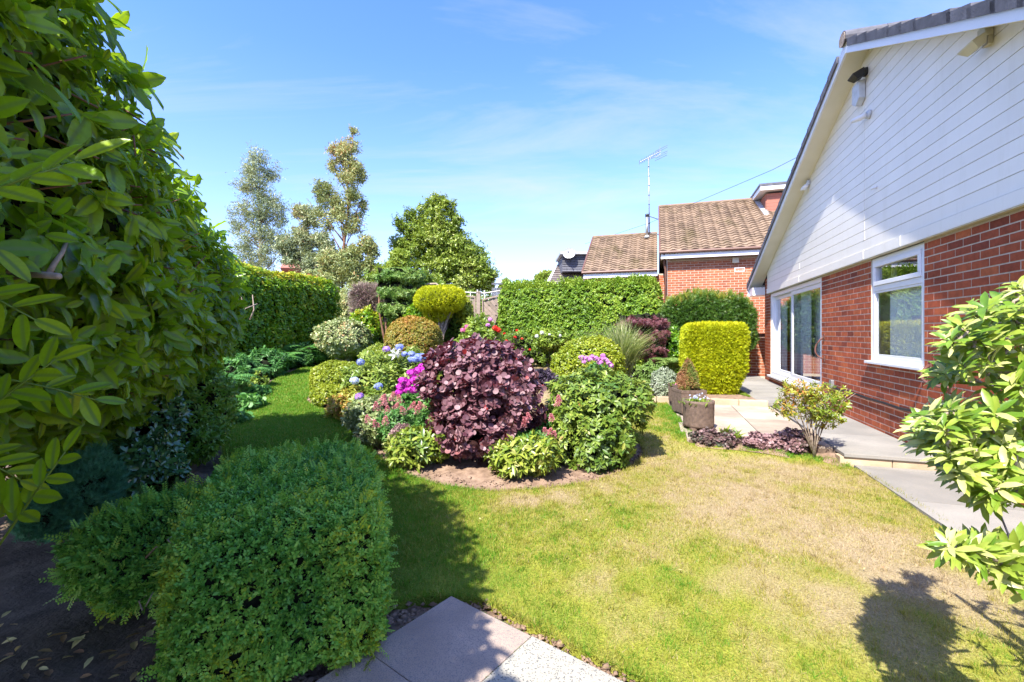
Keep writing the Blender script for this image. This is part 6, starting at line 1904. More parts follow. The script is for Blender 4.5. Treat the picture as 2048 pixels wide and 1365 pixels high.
# fence ------------------------------------------------------------
fn = thing("lattice_fence", 'weathered timber fence panels of diagonal boards with curved tops and a square post', 'fence', at(960, 690, 15.2))
fyy = lambda px: 15.2 + (px - 960) * .004
def FP(px, py, d=0): 
    v = at(px, py, fyy(px)); return Vector((v.x, v.y + d, v.z))
pw = FP(957, 590); mb = MB(); mb.box((pw.x, 15.15, 1.35), .13, .13, 2.62 - .05); mb.build("post", M['wood'], fn, bevel=.01)
mb = MB(); mb.box((pw.x, 15.15, 2.68), .16, .16, .04); mb.build("post_cap", M['wood'], fn)
def panel(x0, x1, topf, sgn):
    """diagonal boards clipped by the curved top"""
    X0 = FP(x0, 600).x; X1 = FP(x1, 600).x; yb = 15.25; W_ = X1 - X0
    zt = lambda x: topf((x - X0) / W_)
    # frame
    n = 10
    m = MB(); pts = [Vector((X0 + W_ * i / n, yb - .05, zt(X0 + W_ * i / n))) for i in range(n + 1)]
    for i in range(n):
        a, b = pts[i], pts[i + 1]; m.hexa([a + Vector((0, -.02, -.03)), b + Vector((0, -.02, -.03)), b + Vector((0, .05, -.03)), a + Vector((0, .05, -.03)), a + Vector((0, -.02, .02)), b + Vector((0, -.02, .02)), b + Vector((0, .05, .02)), a + Vector((0, .05, .02))])
    m.build("top_rail", M['wood'], fn)
    for xx in (X0 + .02, X1 - .02):
        m = MB(); m.box((xx, yb - .04, (zt(xx) + .45) / 2), .04, .05, zt(xx) - .45 - .04); m.build("stile", M['wood'], fn)
    # boards
    bw = .115; z0 = .42; h_ = bw * 1.4142
    k = -30
    while k < 40:
        c0 = k * h_ + 1.0; k += 1
        xs_ = np.linspace(X0 + .035, X1 - .035, 22); vs = []; 
        for x in xs_:
            zl = c0 + sgn * (x - X0); a_, b_ = max(zl - h_ * .93, z0), min(zl, zt(x) - .035)
            if b_ - a_ > .004:
                vs += [(x, yb - .016, a_), (x, yb - .032, b_), (x, yb - .004, a_), (x, yb - .020, b_)]
        n_ = len(vs) // 4
        if n_ < 2: continue
        m = MB(); m.cur = random.random(); fs_ = []
        for i in range(n_ - 1):
            p, q = 4 * i, 4 * i + 4
            fs_ += [(p, q, q + 1, p + 1), (p + 1, q + 1, q + 3, p + 3), (p, p + 2, q + 2, q), (p + 2, p + 3, q + 3, q + 2)]
        m.add(vs, fs_); m.build("diagonal_board", M['wood'], fn)
    m = MB()
    for j in range(1, 6):
        for i in range(1, 7):
            x = X0 + W_ * i / 7; z = .6 + j * .33
            if z < zt(x) - .15: m.box((x, yb - .036, z), .045, .012, .02, 0)
    m.build("staple_row", M['black'], fn, kind='stuff')
zc = lambda py: at(0, py, 15.2).z
panel(964, 1060, lambda u: zc(600) + (zc(585) - zc(600)) * math.sin(min(1, u * 1.05) * math.pi / 2) ** 1 if u < 1 else zc(585), -1)
panel(860, 951, lambda u: zc(594) + (zc(584) - zc(594)) * (1 - u) ** 1.2, 1)
tr_ = thing("trellis", 'thin pale timber rails standing above the lattice fence', 'trellis', at(960, 690, 15.6))
m = MB(); m.tube([at(930, 585, 15.6), at(970, 587, 15.6), at(1000, 582, 15.6)], .022, 5)
m.tube([at(955, 600, 15.6), at(955, 580, 15.6)], .025, 5); m.tube([at(969, 600, 15.6), at(969, 581, 15.6)], .02, 5); m.tube([at(941, 600, 15.6), at(941, 584, 15.6)], .02, 5)
m.build("rail", M['stone'], tr_)
dk = thing("dark_gate", 'dark slatted gate or screen behind the fence, left of the right hedge', 'gate', at(990, 690, 17.5))
for k in range(7):
    m = MB(); c = at(985 + 3.0 * k, 576, 17.5); m.box((c.x, 17.5, (c.z + .3) / 2), .05, .03, c.z - .3); m.build("slat", M['slate'], dk)
m = MB(); c = at(994, 569, 17.5); m.box((c.x, 17.53, c.z + .02), .42, .05, .06); m.box((c.x, 17.53, 1.0), .42, .03, .06); m.build("rail", M['slate'], dk)
# timber arch over the hedge top
m = MB(); m.tube([at(826, 590, 14), at(835, 576, 14), at(850, 569, 14), at(872, 568, 14), at(884, 577, 14)], .035, 6); o = m.build("rustic_branch", M['pale_bark'], smooth=True)
tag(o, 'bare pale branch arching just above the mushroom topiary', 'branch')
m = MB(); m.tube([at(1062, 574, 15.6), at(1078, 565, 15.6), at(1094, 562, 15.6)], .02, 5); m.tube([at(1062, 574, 15.6), at(1062, 600, 15.6)], .02, 5)
o = m.build("garden_arch", M['black']); tag(o, 'dark curved bar of a garden arch just above the left part of the right hedge', 'arch')

# background growth beyond the fence
shrub("background_bush", 'wide olive green bush mass beyond the far left hedge end, under the eucalyptus', 'shrub', [ph(560, 700, 548, 18.5, ry=.8, seed=101, lump=.15), ph(670, 800, 556, 18.0, ry=.8, seed=102, lump=.15)], 4200, .11, T_leaf(.35), L['euc2'], k=4, shell=.2, back=.1, mid=.4)
shrub("background_bush", 'dark green bush mass beyond the back border, behind the mushroom topiary', 'shrub', [ph(770, 900, 566, 18.5, ry=.8, seed=103, lump=.15), ph(870, 1012, 580, 19.5, ry=.8, seed=104, lump=.15)], 4200, .11, T_leaf(.5), L['tree'], k=4, shell=.2, back=.1, mid=.35)
shrub("background_bush", 'bush mass low between the left hedge and the pale shrub', 'shrub', [ph(690, 780, 600, 16.2, ry=.7, seed=105, lump=.15)], 1800, .10, T_leaf(.5), L['hedge'], k=4, shell=.2, back=.1, mid=.35)

# right hedge ------------------------------------------------------
cl = [(-.38, 14.75), (.6, 14.45), (1.8, 14.0), (3.0, 13.6), (4.35, 13.15)]
prof = [(.5, .35), (.62, .6), (.66, 1.4), (.66, 2.2), (.60, 2.66), (.35, 2.80), (-.35, 2.80), (-.6, 2.5), (-.6, .8), (-.4, .35)]
h4 = sweep(cl, prof, .07, 1.2, 8, capr=.3)
t = shrub("privet_hedge", 'tall bright green clipped hedge across the back, between the fence and the brick house', 'hedge', h4, 9500, .072, T_leaf(.55), L['privet'], k=5, beta=1.1, upw=.4, rand=.45, shell=.09, back=.12, root=(2.0, 14.0, .35), core_in=.16, mid=.5)
r = np.random.default_rng(44)
P, Nn = sample(h4, 1100, r, 0, zlo=2.6)
a, b, c, s, Id = shoots(P + np.c_[np.zeros((len(P), 2)), .03 + .16 * r.random(len(P)) * (.4 + .6 * (snoise(P, 2.2) > 0))], np.tile((0, 0, 1.), (len(P), 1)), r, 5, .7, .5, .3, .10, .075)
leaf_obj("top_shoots", a, b, c, s, T_leaf(.45), L['privet'], t, rvals(a, r, Id, mid=.75), kind='stuff')
hy = ph(1325, 1506, 592, 11.9, ybot=705, ry=.62, p=3.0, seed=40, lump=.07)
t = shrub("conifer_hedge", 'feathery dark green conifer hedge with rounded right end against the brick wall', 'hedge', hy, 13500, .085, T_spray(3, .10), L['yew'], k=2, beta=.55, upw=.15, rand=.5, shell=.10, back=.12, core_in=.17, topv=.45, mid=.35, root=(5.1, 11.9, .17))
r = np.random.default_rng(45)
P, Nn = sample(hy, 500, r, 0)
k_ = Nn[:, 2] > .5; P, Nn = P[k_], Nn[k_]
a, b, c, s, Id = shoots(P + np.array((0, 0, .06)), np.tile((.1, 0, 1.), (len(P), 1)), r, 3, .25, .5, .2, .05, .14)
leaf_obj("top_shoots", a, b, c, s, T_spray(3, .10), L['yew'], t, rvals(a, r, Id, mid=.85), kind='stuff')
shrub("broadleaf_filler", 'darker broad leaved bush filling between the two right hand hedges', 'shrub', ph(1240, 1345, 585, 12.9, ry=.5, seed=41, lump=.12), 2000, .08, TL, L['privet'], k=5, shell=.12, mid=.4, core_in=.2)
# right middle bed -------------------------------------------------
shrub("dark_understorey", 'dark leafy bush low in the shade behind the fern', 'shrub', ph(1300, 1370, 655, 11.2, ry=.4, seed=47, lump=.2), 900, .08, TL, L['hedge'], k=5, shell=.1, mid=.25)
t = shrub("purple_maple", 'purple leaved Japanese maple in tiers behind the tall grass', 'tree',
      [ph(1238, 1328, 634, 11.0, ybot=660, ry=.55, seed=42, lump=.25), ph(1265, 1332, 655, 10.9, ybot=690, ry=.45, seed=43, lump=.3), ph(1270, 1328, 685, 10.8, ybot=722, ry=.4, seed=44, lump=.3)],
      1900, .075, T_palm(), L['maple'], k=3, beta=1.3, upw=.5, shell=.14, core_in=.24, root=(at(1300, 745, 10.9).x, 10.9, .2), stem=[at(1290, 690, 10.9)[:], at(1300, 670, 10.9)[:], at(1310, 700, 10.9)[:]])
def reed(label, c, n, hgt, spread, seed, mat):
    r = np.random.default_rng(seed); t = thing("ornamental_grass", label, 'grass clump', c)
    V = []; T = []; rn = []
    for k in range(n):
        a = r.uniform(0, 6.283); l_ = hgt * r.uniform(.55, 1.08); sp_ = spread * r.random() ** .7; dr = np.array((math.cos(a), math.sin(a), 0)); sd_ = np.array((-dr[1], dr[0], 0)); w = .0095 * r.uniform(.7, 1.5)
        b0 = np.array(c[:]) + np.r_[r.normal(0, .07, 2), 0]; i0 = len(V); v = r.random()
        for i in range(6):
            u = i / 5; p = b0 + dr * sp_ * l_ * u ** 1.8 + np.array((0, 0, l_ * (u - .35 * sp_ * u ** 3)))
            ww = w * (1 - u ** 3 * .95); V += [p - sd_ * ww, p + sd_ * ww]
        for i in range(5): T += [(i0 + 2 * i, i0 + 2 * i + 1, i0 + 2 * i + 3), (i0 + 2 * i, i0 + 2 * i + 3, i0 + 2 * i + 2)]; rn += [v, v]
    tri_obj("blades", V, T, mat, t, rnd=np.array(rn), kind='stuff')
gc = at(1243, 757, 10.2)
reed('tall fountain of narrow striped grass between the yellow green dome and the purple maple', Vector((gc.x, gc.y, float(G(gc.x, gc.y)))), 1150, 1.5, .85, 1, L['grassy'])
shrub("yellow_green_dome", 'rounded yellow green shrub beyond the pale pink phlox', 'shrub', [ph(1118, 1246, 674, 9.4, ry=.62, p=2.3, seed=45, lump=.08), ph(1103, 1160, 700, 9.2, ry=.35, p=2.2, seed=46, lump=.12)], 4600, .052, T_leaf(.6), L['yellowgreen'], k=4, beta=1.1, upw=.5, shell=.08, mid=.42, core_in=.14)
shrub("variegated_euonymus", 'silvery variegated shrub beside the smallest planter', 'shrub', ph(1303, 1352, 736, 8.3, ry=.24, seed=48, lump=.15, zb=.10), 1500, .035, TL, L['silver'], k=5, shell=.06, mid=.5)
shrub("small_bed_plants", 'low pale plants in front of the tall grass by the white stones', 'plant', [ph(1280, 1312, 724, 9.4, ry=.2, seed=49, lump=.3), ph(1302, 1340, 728, 9.2, ry=.25, seed=50, lump=.3), ph(1266, 1290, 730, 9.6, ry=.2, seed=51, lump=.3)], 900, .05, TL, L['lfern'], k=4, shell=.08)
for x, y_, sx, lab in ((1290, 764, .30, 'flat white stone slab at the lawn edge below the tall grass'), (1300, 752, .24, 'pinkish flat stone behind the white stone slab'), (1278, 756, .22, 'pale flat stone left of the pinkish one at the foot of the tall grass')):
    c = gp(x, y_); bl_ = blob((c.x, c.y, c.z + .03), (sx, sx * .6, .05), 3, .2, 2, .3, 2, x)
    o = tri_obj("flat_stone", bl_[0], orient(*bl_), M['stone']); tag(o, lab, 'stone')
# golden block
hg = blob((at(1425, 700, 8.85).x, 8.85, .835), (.535, .47, .655), 9.0, .025, 2.6, -.25, 5, 52, fine=.02)
Vg = hg[0]; fz = sm(.16, .75, Vg[:, 2]); cxg = at(1425, 700, 8.85).x
Vg[:, 0] = cxg + (Vg[:, 0] - cxg) * (.74 + .26 * fz); Vg[:, 1] = 8.85 + (Vg[:, 1] - 8.85) * (.75 + .25 * fz)
shrub("golden_conifer_block", 'bright golden conifer clipped to a block on the raised bed by the patio', 'shrub', (Vg, hg[1]), 20000, .055, T_spray(2, .14), L['gold'], k=2, beta=.5, upw=.25, rand=.5, shell=.05, back=.15, core_in=.10, corer=M['inner_light'], root=(cxg, 8.85, .17), big=.12, f=2.5, mid=.42, topv=.4)

# planters ---------------------------------------------------------
def planter(label, px, y, w, h_, halfround, rot=0.0):
    c = at(px, 800, y); c.z = .12; t = thing("planter", label, 'planter', c)
    m = MB(); n = 22
    def ring(rr_, z):
        o_ = []
        if halfround:
            for k in range(n): a = math.pi * 2 * k / n + rot; o_.append((c.x + rr_ * math.cos(a), c.y + rr_ * math.sin(a), z))
        else:
            for a, b in ((-1, -1), (1, -1), (1, 1), (-1, 1)): v = Matrix.Rotation(rot, 3, 'Z') @ Vector((a * rr_, b * rr_, 0)); o_.append((c.x + v.x, c.y + v.y, z))
        return o_
    R0 = w / 2; k_ = len(ring(1, 0))
    prof_ = [(R0 * .97, .035), (R0 * .98, .06), (R0, h_ - .05), (R0 * 1.02, h_ - .035), (R0 * 1.02, h_), (R0 * .88, h_), (R0 * .86, h_ - .07)]
    vs = []; 
    for rr_, z in prof_: vs += ring(rr_, .12 + z)
    fs = [(j * k_ + i, j * k_ + (i + 1) % k_, (j + 1) * k_ + (i + 1) % k_, (j + 1) * k_ + i) for j in range(len(prof_) - 1) for i in range(k_)]
    fs.append(tuple(range(k_))[::-1])
    m.add(vs, fs); m.build("pot", M['pot'], t, smooth=halfround)
    m = MB(); m.add(ring(R0 * .87, .12 + h_ - .05), [tuple(range(k_))]); m.build("compost", M['dark_soil'], t)
    for a, b in ((-.6, -.6), (.6, -.6), (.6, .6), (-.6, .6)):
        m = MB(); m.box((c.x + a * R0, c.y + b * R0, .12 + .018), .07, .07, .034); m.build("foot", M['pot'], t)
    return t, c
t1, c1 = planter('round brown planter with low pale blue flowers, nearest of the three by the patio', 1397, 5.75, .375, .36, True)
t2, c2 = planter('square brown planter holding the browning dwarf conifer, middle of the three', 1377, 6.80, .37, .37, False, .05)
t3, c3 = planter('smallest looking brown planter half hidden behind the square one', 1366, 7.75, .36, .34, False, .1)
r = np.random.default_rng(46)
t = thing("pot_flowers", 'low plant with tiny pale blue flowers growing in the round planter', 'plant', (c1.x, c1.y, .44))
P = np.c_[c1.x + r.normal(0, .065, 260) - .03, c1.y + r.normal(0, .06, 260), np.full(260, .44)]
Nn = unit(np.c_[r.normal(0, .5, (260, 2)), np.ones(260)])
a, b, c, s, Id = shoots(P, Nn, r, 6, .5, .5, .3, .02, .055); leaf_obj("foliage", a, b, c, s, T_leaf(.22), L['light'], t, rvals(a, r, Id, mid=.6))
flowers(t, [(c1.x + r.normal(0, .07) - .03, c1.y - .02 + r.normal(0, .05), .50 + r.uniform(0, .06)) for _ in range(22)], .010, 5, .014, L['pale_blue'], TF, 7)
hc = blob((c2.x - .01, c2.y, .70), (.17, .17, .25), 2, .12, 2.5, 0, 4, 60)
zz = np.clip((hc[0][:, 2] - .45) / .5, 0, 1); hc[0][:, 0] = c2.x + (hc[0][:, 0] - c2.x) * (1.25 - 1.0 * zz); hc[0][:, 1] = c2.y + (hc[0][:, 1] - c2.y) * (1.25 - 1.0 * zz)
shrub("dwarf_conifer", 'small cone shaped conifer browned in patches, standing in the square planter', 'shrub', hc, 5200, .026, T_spray(2, .2), leaf_mat('browning_needles', [(0, (0.12, 0.17, .03)), (.35, (0.22, 0.25, .04)), (.6, (0.30, 0.14, .05)), (1, (0.36, 0.17, .08))], .6, .2), k=2, beta=.8, upw=.4, shell=.03, big=.45, f=5, sd=.15, mid=.55, root=(c2.x, c2.y, .44), core_in=.05, corer=M['bark'])
t = thing("pot_flowers", 'little pink flowers and leaves in the half hidden planter', 'plant', (c3.x, c3.y, .42))
P = np.c_[c3.x - .06 + r.normal(0, .05, 160), c3.y + r.normal(0, .05, 160), np.full(160, .43)]
Nn = unit(np.c_[r.normal(0, .5, (160, 2)), np.ones(160)])
a, b, c, s, Id = shoots(P, Nn, r, 6, .6, .5, .3, .02, .06); leaf_obj("foliage", a, b, c, s, T_leaf(.4), L['light'], t, rvals(a, r, Id, mid=.4))
flowers(t, [(c3.x - .12, c3.y - .12, .52), (c3.x - .15, c3.y - .1, .46)], .022, 12, .03, L['rose'], TF, 8)

# ------------------------------------------------------------------ island bed
shrub("small_leaf_dome", 'low clipped yellow green shrub at the left tip of the island bed', 'shrub', [ph(626, 728, 724, 8.4, ry=.45, p=2.6, seed=61, lump=.06), ph(628, 690, 770, 7.9, zb=.05, ry=.35, p=2.4, seed=62, lump=.1)], 6500, .034, T_leaf(.5), L['yellowgreen'], k=6, beta=1.0, upw=.5, shell=.06, mid=.38, core_in=.1, sj=.25)
shrub("small_leaf_dome", 'second yellow green dome, just behind the blue hydrangea', 'shrub', ph(722, 800, 698, 9.2, ry=.45, seed=63, lump=.08), 2600, .036, T_leaf(.5), L['yellowgreen'], k=6, shell=.06, mid=.36, core_in=.1)
t = shrub("hydrangea", 'hydrangea with blue and violet flower heads in the island bed', 'shrub', [ph(690, 812, 712, 7.1, ry=.5, seed=64, lump=.16), ph(760, 870, 704, 7.3, ry=.5, seed=65, lump=.16), ph(700, 800, 775, 6.6, ry=.35, zb=.05, seed=66, lump=.16)], 1500, .092, T_leaf(.34, .05, .25), L['hydr'], k=6, beta=1.0, upw=.7, shell=.16, mid=.5, core_in=.26, big=.15)
flowers(t, [at(799, 695, 7.0), at(809, 709, 6.9), at(836, 714, 6.9), at(822, 720, 6.8), at(721, 725, 6.7), at(757, 774, 6.3), at(838, 720, 6.9), at(823, 709, 7.0), at(830, 720, 6.8), at(845, 714, 6.9)], .062, 70, .034, L['blue'], TF, 10)
flowers(t, [at(773, 699, 7.0), at(719, 794, 6.25)], .072, 80, .036, L['violet'], TF, 11)
flowers(t, [at(709, 762, 6.5)], .062, 70, .034, L['pale_blue'], TF, 12)
flowers(t, [at(789, 711, 6.8), at(792, 704, 6.9)], .055, 18, .09, L['white_p'], T_leaf(.3), 13)
shrub("spirea", 'low golden shrub with orange tips below the hydrangea', 'shrub', [ph(668, 745, 772, 6.7, ry=.35, zb=.0, seed=67, lump=.2), ph(655, 700, 790, 7.0, zb=.02, ry=.3, seed=68, lump=.2)], 1500, .05, T_leaf(.4), leaf_mat('spirea_leaf', [(0, (0.14, 0.20, 0.02)), (.55, (0.32, 0.36, 0.04)), (.85, (0.46, 0.36, 0.06)), (1, (0.50, 0.22, 0.07))], .4, .3, (.5, .5, .04)), k=5, shell=.1, mid=.5, topv=.2)
shrub("variegated_groundcover", 'low cream edged leaves at the front left of the island bed', 'plant', [ph(700, 790, 795, 5.75, zb=.0, ry=.3, seed=69, lump=.25), ph(715, 775, 828, 5.35, zb=.0, ry=.2, seed=70, lump=.25)], 1300, .046, TL, L['varieg'], k=5, shell=.08, mid=.5)
t = shrub("magenta_phlox", 'magenta phlox pressed against the left side of the purple bush', 'plant', [ph(795, 868, 775, 6.0, ry=.3, seed=71, lump=.15)], 800, .08, TN, L['fern'], k=5, shell=.12, mid=.55)
r = np.random.default_rng(47)
pts = [(808, 775), (822, 768), (835, 762), (848, 758), (830, 748), (842, 742), (856, 745), (818, 780), (812, 763), (845, 773), (826, 780), (838, 780), (860, 760), (852, 735), (862, 782), (805, 786)]
flowers(t, [at(x - 6, y_, 5.40 + .1 * r.random()) for x, y_ in pts], .062, 60, .034, L['magenta'], TF, 14)
# astilbes
def plume(parent, p, ln, mat, seed, w=.045):
    r = np.random.default_rng(seed); p = np.array(p[:]); ax = unit(np.array((r.normal(0, .25), r.normal(0, .2) - .1, 1.0))[None])[0]
    n = 190; u = r.random(n) ** .8; a = r.uniform(0, 6.283, n); rad = w * (1 - u) ** .8 * r.random(n) ** .5
    br = np.c_[np.cos(a), np.sin(a), np.full(n, .5)]
    P = p + ax * (ln * u)[:, None] + br * rad[:, None]
    leaf_obj("plume", P, unit(br + r.normal(0, .4, (n, 3))), r.normal(size=(n, 3)), np.full(n, .016), TQ, mat, parent, r.random(n))
t = shrub("astilbe", 'pink astilbe with feathery plumes left of the purple bush', 'plant', [ph(752, 860, 815, 5.35, zb=.0, ry=.35, seed=72, lump=.2)], 1100, .05, TN, L['fern'], k=5, shell=.12, mid=.6)
for i, (x, y_) in enumerate([(752, 815), (768, 808), (775, 822), (790, 812), (800, 800), (808, 822), (822, 815), (835, 822), (848, 812), (738, 842), (755, 850), (770, 845), (862, 838), (765, 795), (785, 795)]):
    plume(t, at(x, y_ + 10, 5.2 - .02 * i), .12, L['pink'], i)
t = shrub("astilbe", 'pink astilbe with drooping plumes between the purple bush and the rhododendron', 'plant', [ph(1020, 1115, 862, 4.55, zb=.0, ry=.25, seed=73, lump=.2), ph(1060, 1112, 830, 5.0, zb=.0, ry=.25, seed=74, lump=.25)], 1300, .045, TN, L['fern'], k=5, shell=.12, mid=.5)
for i, (x, y_) in enumerate([(1052, 842), (1060, 835), (1100, 865), (1108, 872), (1113, 808), (1118, 800), (1104, 838), (1092, 865), (1048, 850)]):
    plume(t, at(x, y_ + 8, 4.45), .085, L['pink'], 40 + i, .03)
shrub("phlox_foliage", 'mid green leafy stems below the magenta phlox', 'plant', ph(845, 905, 795, 5.3, zb=.0, ry=.25, seed=75, lump=.2), 700, .06, TN, L['fern'], k=5, shell=.1, mid=.6)
# smoke bush
hsx = [ph(842, 1062, 678, 5.0, ybot=840, ry=.60, seed=76, lump=.10), ph(870, 1084, 720, 4.95, ybot=880, ry=.58, seed=77, lump=.10), ph(862, 1035, 800, 4.72, ybot=915, ry=.42, seed=78, lump=.12)]
smb = shrub("smoke_bush", 'large purple leaved smoke bush in the middle of the island bed', 'shrub', hsx, 1350, .060, T_round(.86, .07), L['smoke'], k=8, beta=1.05, upw=.45, rand=.4, shell=.14, step=.06, sep=300, mid=.42, big=.18, f=2, sd=.24, core_in=.26, root=(at(965, 930, 4.9).x, 4.9, 0), back=.3,
      stem=[at(930, 850, 4.9)[:], at(970, 830, 4.9)[:], at(1000, 860, 4.9)[:], at(950, 860, 4.7)[:]], corer=plain_mat('purple_shade_core', (0.02, 0.010, 0.012), None, .95, 20, 0, None, .1))  # core colour stands in for shade within the purple leaves
def leafy_peony(label, hulls, n, seed, mid=.55):
    return shrub("peony", label, 'plant', hulls, n, .080, T_leaf(.36, .06, .25), L['peony'], k=6, beta=1.1, upw=.5, rand=.5, shell=.10, mid=mid, core_in=.16, seed=seed, sep=0)
leafy_peony('bright green peony foliage at the front left of the purple bush', [ph(775, 885, 862, 4.65, zb=.0, ry=.28, seed=80, lump=.2), ph(835, 905, 850, 4.75, zb=.0, ry=.25, seed=81, lump=.2)], 480, 81)
leafy_peony('bright green peony foliage at the front, right below the purple bush', [ph(985, 1085, 880, 4.35, zb=.0, ry=.25, seed=82, lump=.2), ph(1040, 1118, 868, 4.35, zb=.0, ry=.25, seed=83, lump=.2)], 520, 82)
shrub("lilac_filler", 'small plant with dull lilac flowers at the soil edge below the astilbe', 'plant', ph(778, 830, 848, 4.95, zb=.0, ry=.15, seed=84, lump=.2), 420, .03, TL, L['heuch'], k=4, shell=.05, mid=.8)
# rhododendron
hr = [ph(1098, 1300, 742, 4.98, ybot=880, ry=.52, p=2.2, seed=85, lump=.10), ph(1095, 1262, 800, 4.78, ybot=952, ry=.45, p=2.3, seed=86, lump=.10)]
shrub("rhododendron", 'dense round rhododendron at the right end of the island bed', 'shrub', hr, 1450, .062, T_leaf(.40, .04, .16, (0, .28, .66, 1), (0, .8, .95, 0)), L['rhodo'], k=8, beta=1.15, upw=.5, rand=.4, shell=.12, step=.025, sep=300, mid=.45, big=.14, core_in=.17, root=(at(1190, 930, 4.9).x, 4.9, 0), back=.3)
t = shrub("pale_phlox", 'lilac pink phlox just behind the top of the rhododendron', 'plant', ph(1150, 1235, 728, 5.7, zb=.0, ry=.2, seed=87, lump=.1), 600, .06, TN, L['fern'], k=5, shell=.1, mid=.5)
flowers(t, [at(x, y_, 5.5) for x, y_ in ((1163, 716), (1172, 717), (1180, 720), (1190, 717), (1198, 720), (1207, 718), (1213, 722), (1168, 724), (1200, 726), (1222, 732), (1218, 728), (1184, 714), (1206, 712))], .036, 28, .026, L['lilac'], TF, 15)
shrub("dark_ajuga", 'low blackish purple plant between the smoke bush and the far lawn', 'plant', ph(1058, 1112, 742, 7.2, ybot=775, ry=.25, seed=88, lump=.3), 420, .05, TN, L['darkp'], k=6, beta=.7, shell=.06)

# heuchera bed by the patio
for i, (x0, x1, yt, y_, lab, mt) in enumerate([(1382, 1440, 862, 5.25, 'mottled green and purple heuchera in front of the round planter', 'heuch'), (1430, 1482, 866, 5.15, 'green leaved heuchera right of the round planter', 'heuch'), (1485, 1560, 868, 5.05, 'dusky pink heuchera in the middle of the patio edge', 'heuch'), (1548, 1630, 858, 4.95, 'darker purple heuchera at the foot of the little multi stemmed tree', 'heuch')]):
    shrub("heuchera", lab, 'plant', [ph(x0, x1, yt, y_, zb=.02, ry=.16, seed=90 + i, lump=.3, sub=3)], 620, .03, T_round(1.0, .1, 7), L[mt], k=4, beta=1.1, shell=.05, mid=(.35, .3, .7, .62)[i], core_in=.06, seed=200 + i)
r = np.random.default_rng(48)
for i, (x, y_) in enumerate(((1470, 888), (1452, 880))):
    t = thing("broad_leaf_weed", ('broad upright green leaves among the heucheras', 'second clump of broad green leaves among the heucheras')[i], 'plant', gp(x, y_))
    b0 = np.array(gp(x, y_)[:]) + np.array((0, 0, .03)); n = 14
    P = np.tile(b0, (n, 1)); Dd = np.c_[r.normal(0, .7, n), r.normal(0, .5, n), np.full(n, .8)]
    leaf_obj("leaf", P, Dd, np.c_[-Dd[:, 0], -Dd[:, 1], np.full(n, .8)], r.uniform(.09, .17, n), T_leaf(.34), L['light'], t, r.random(n), kind='stuff')
# little multi-stemmed tree
tb = gp(1628, 912); ty = tb.y
mt_ = [ph(1560, 1640, 758, ty, ybot=810, ry=.22, seed=95, lump=.2), ph(1600, 1690, 765, ty, ybot=835, ry=.22, seed=96, lump=.2), ph(1548, 1610, 800, ty, ybot=835, ry=.16, seed=97, lump=.25), ph(1610, 1672, 800, ty, ybot=855, ry=.2, seed=98, lump=.25)]
t = shrub("multi_stem_shrub", 'small open tree with green and orange leaves on thin stems at the patio corner', 'tree', mt_, 720, .036, T_leaf(.42), leaf_mat('pieris_new_leaf', [(0, (0.08, 0.15, .015)), (.45, (0.20, 0.28, .025)), (.75, (0.42, 0.38, .05)), (1, (0.48, 0.16, .05))], .38, .35, (.5, .5, .04)), k=5, beta=1.1, upw=.5, shell=.16, core_on=False, root=tuple(tb[:]), mid=.5, big=.3, f=4)
mb = MB(); r = np.random.default_rng(49)
for x1, y1 in ((1590, 800), (1575, 815), (1605, 780), (1625, 775), (1645, 790), (1668, 800), (1685, 800), (1620, 810), (1650, 825)):
    e = at(x1, y1, ty + r.uniform(-.15, .15)); m1 = at(1622 + (x1 - 1622) * .35, 860, ty)
    mb.tube([tb + Vector((r.normal(0, .01), r.normal(0, .01), -.02)), m1, e], [.010, .007, .004], 6)
    for q in range(4):
        e2 = e + Vector((r.normal(0, .07), r.normal(0, .07), abs(r.normal(.03, .05)))); mb.tube([m1.lerp(e, r.uniform(.5, .9)), e2], [.004, .002], 4)
mb.build("stem", M['pale_bark'], t, True)

# ------------------------------------------------------------------ pieris on the right, close by
py_ = 1.42
pr = thing("pieris", 'pale green pieris with whorled leaves and grey branches reaching in from the right', 'shrub', (2.0, 1.35, 0))
r = np.random.default_rng(50)
tips = []
def ring_tips(cx, cy, rx, ry_, n, yd=(1.12, 1.50)):
    for _ in range(int(n * 1.3)):
        a = r.uniform(0, 6.283); q = r.random() ** .5
        tips.append(np.array(at(cx + rx * q * math.cos(a), cy + ry_ * q * math.sin(a), r.uniform(*yd))[:]))
ring_tips(1985, 650, 75, 45, 34); ring_tips(2060, 620, 60, 60, 24); ring_tips(1935, 705, 50, 35, 18); ring_tips(2010, 740, 60, 40, 16)
ring_tips(1905, 740, 25, 18, 8)
ring_tips(1900, 850, 62, 45, 26); ring_tips(1960, 900, 85, 55, 46); ring_tips(2040, 860, 70, 70, 36); ring_tips(1865, 870, 50, 25, 14); ring_tips(2010, 960, 60, 45, 28); ring_tips(1940, 930, 45, 35, 12)
ring_tips(1990, 1110, 60, 28, 17, (1.1, 1.3)); ring_tips(1915, 1098, 36, 18, 8, (1.1, 1.25)); ring_tips(2050, 1150, 40, 30, 12, (1.1, 1.3))
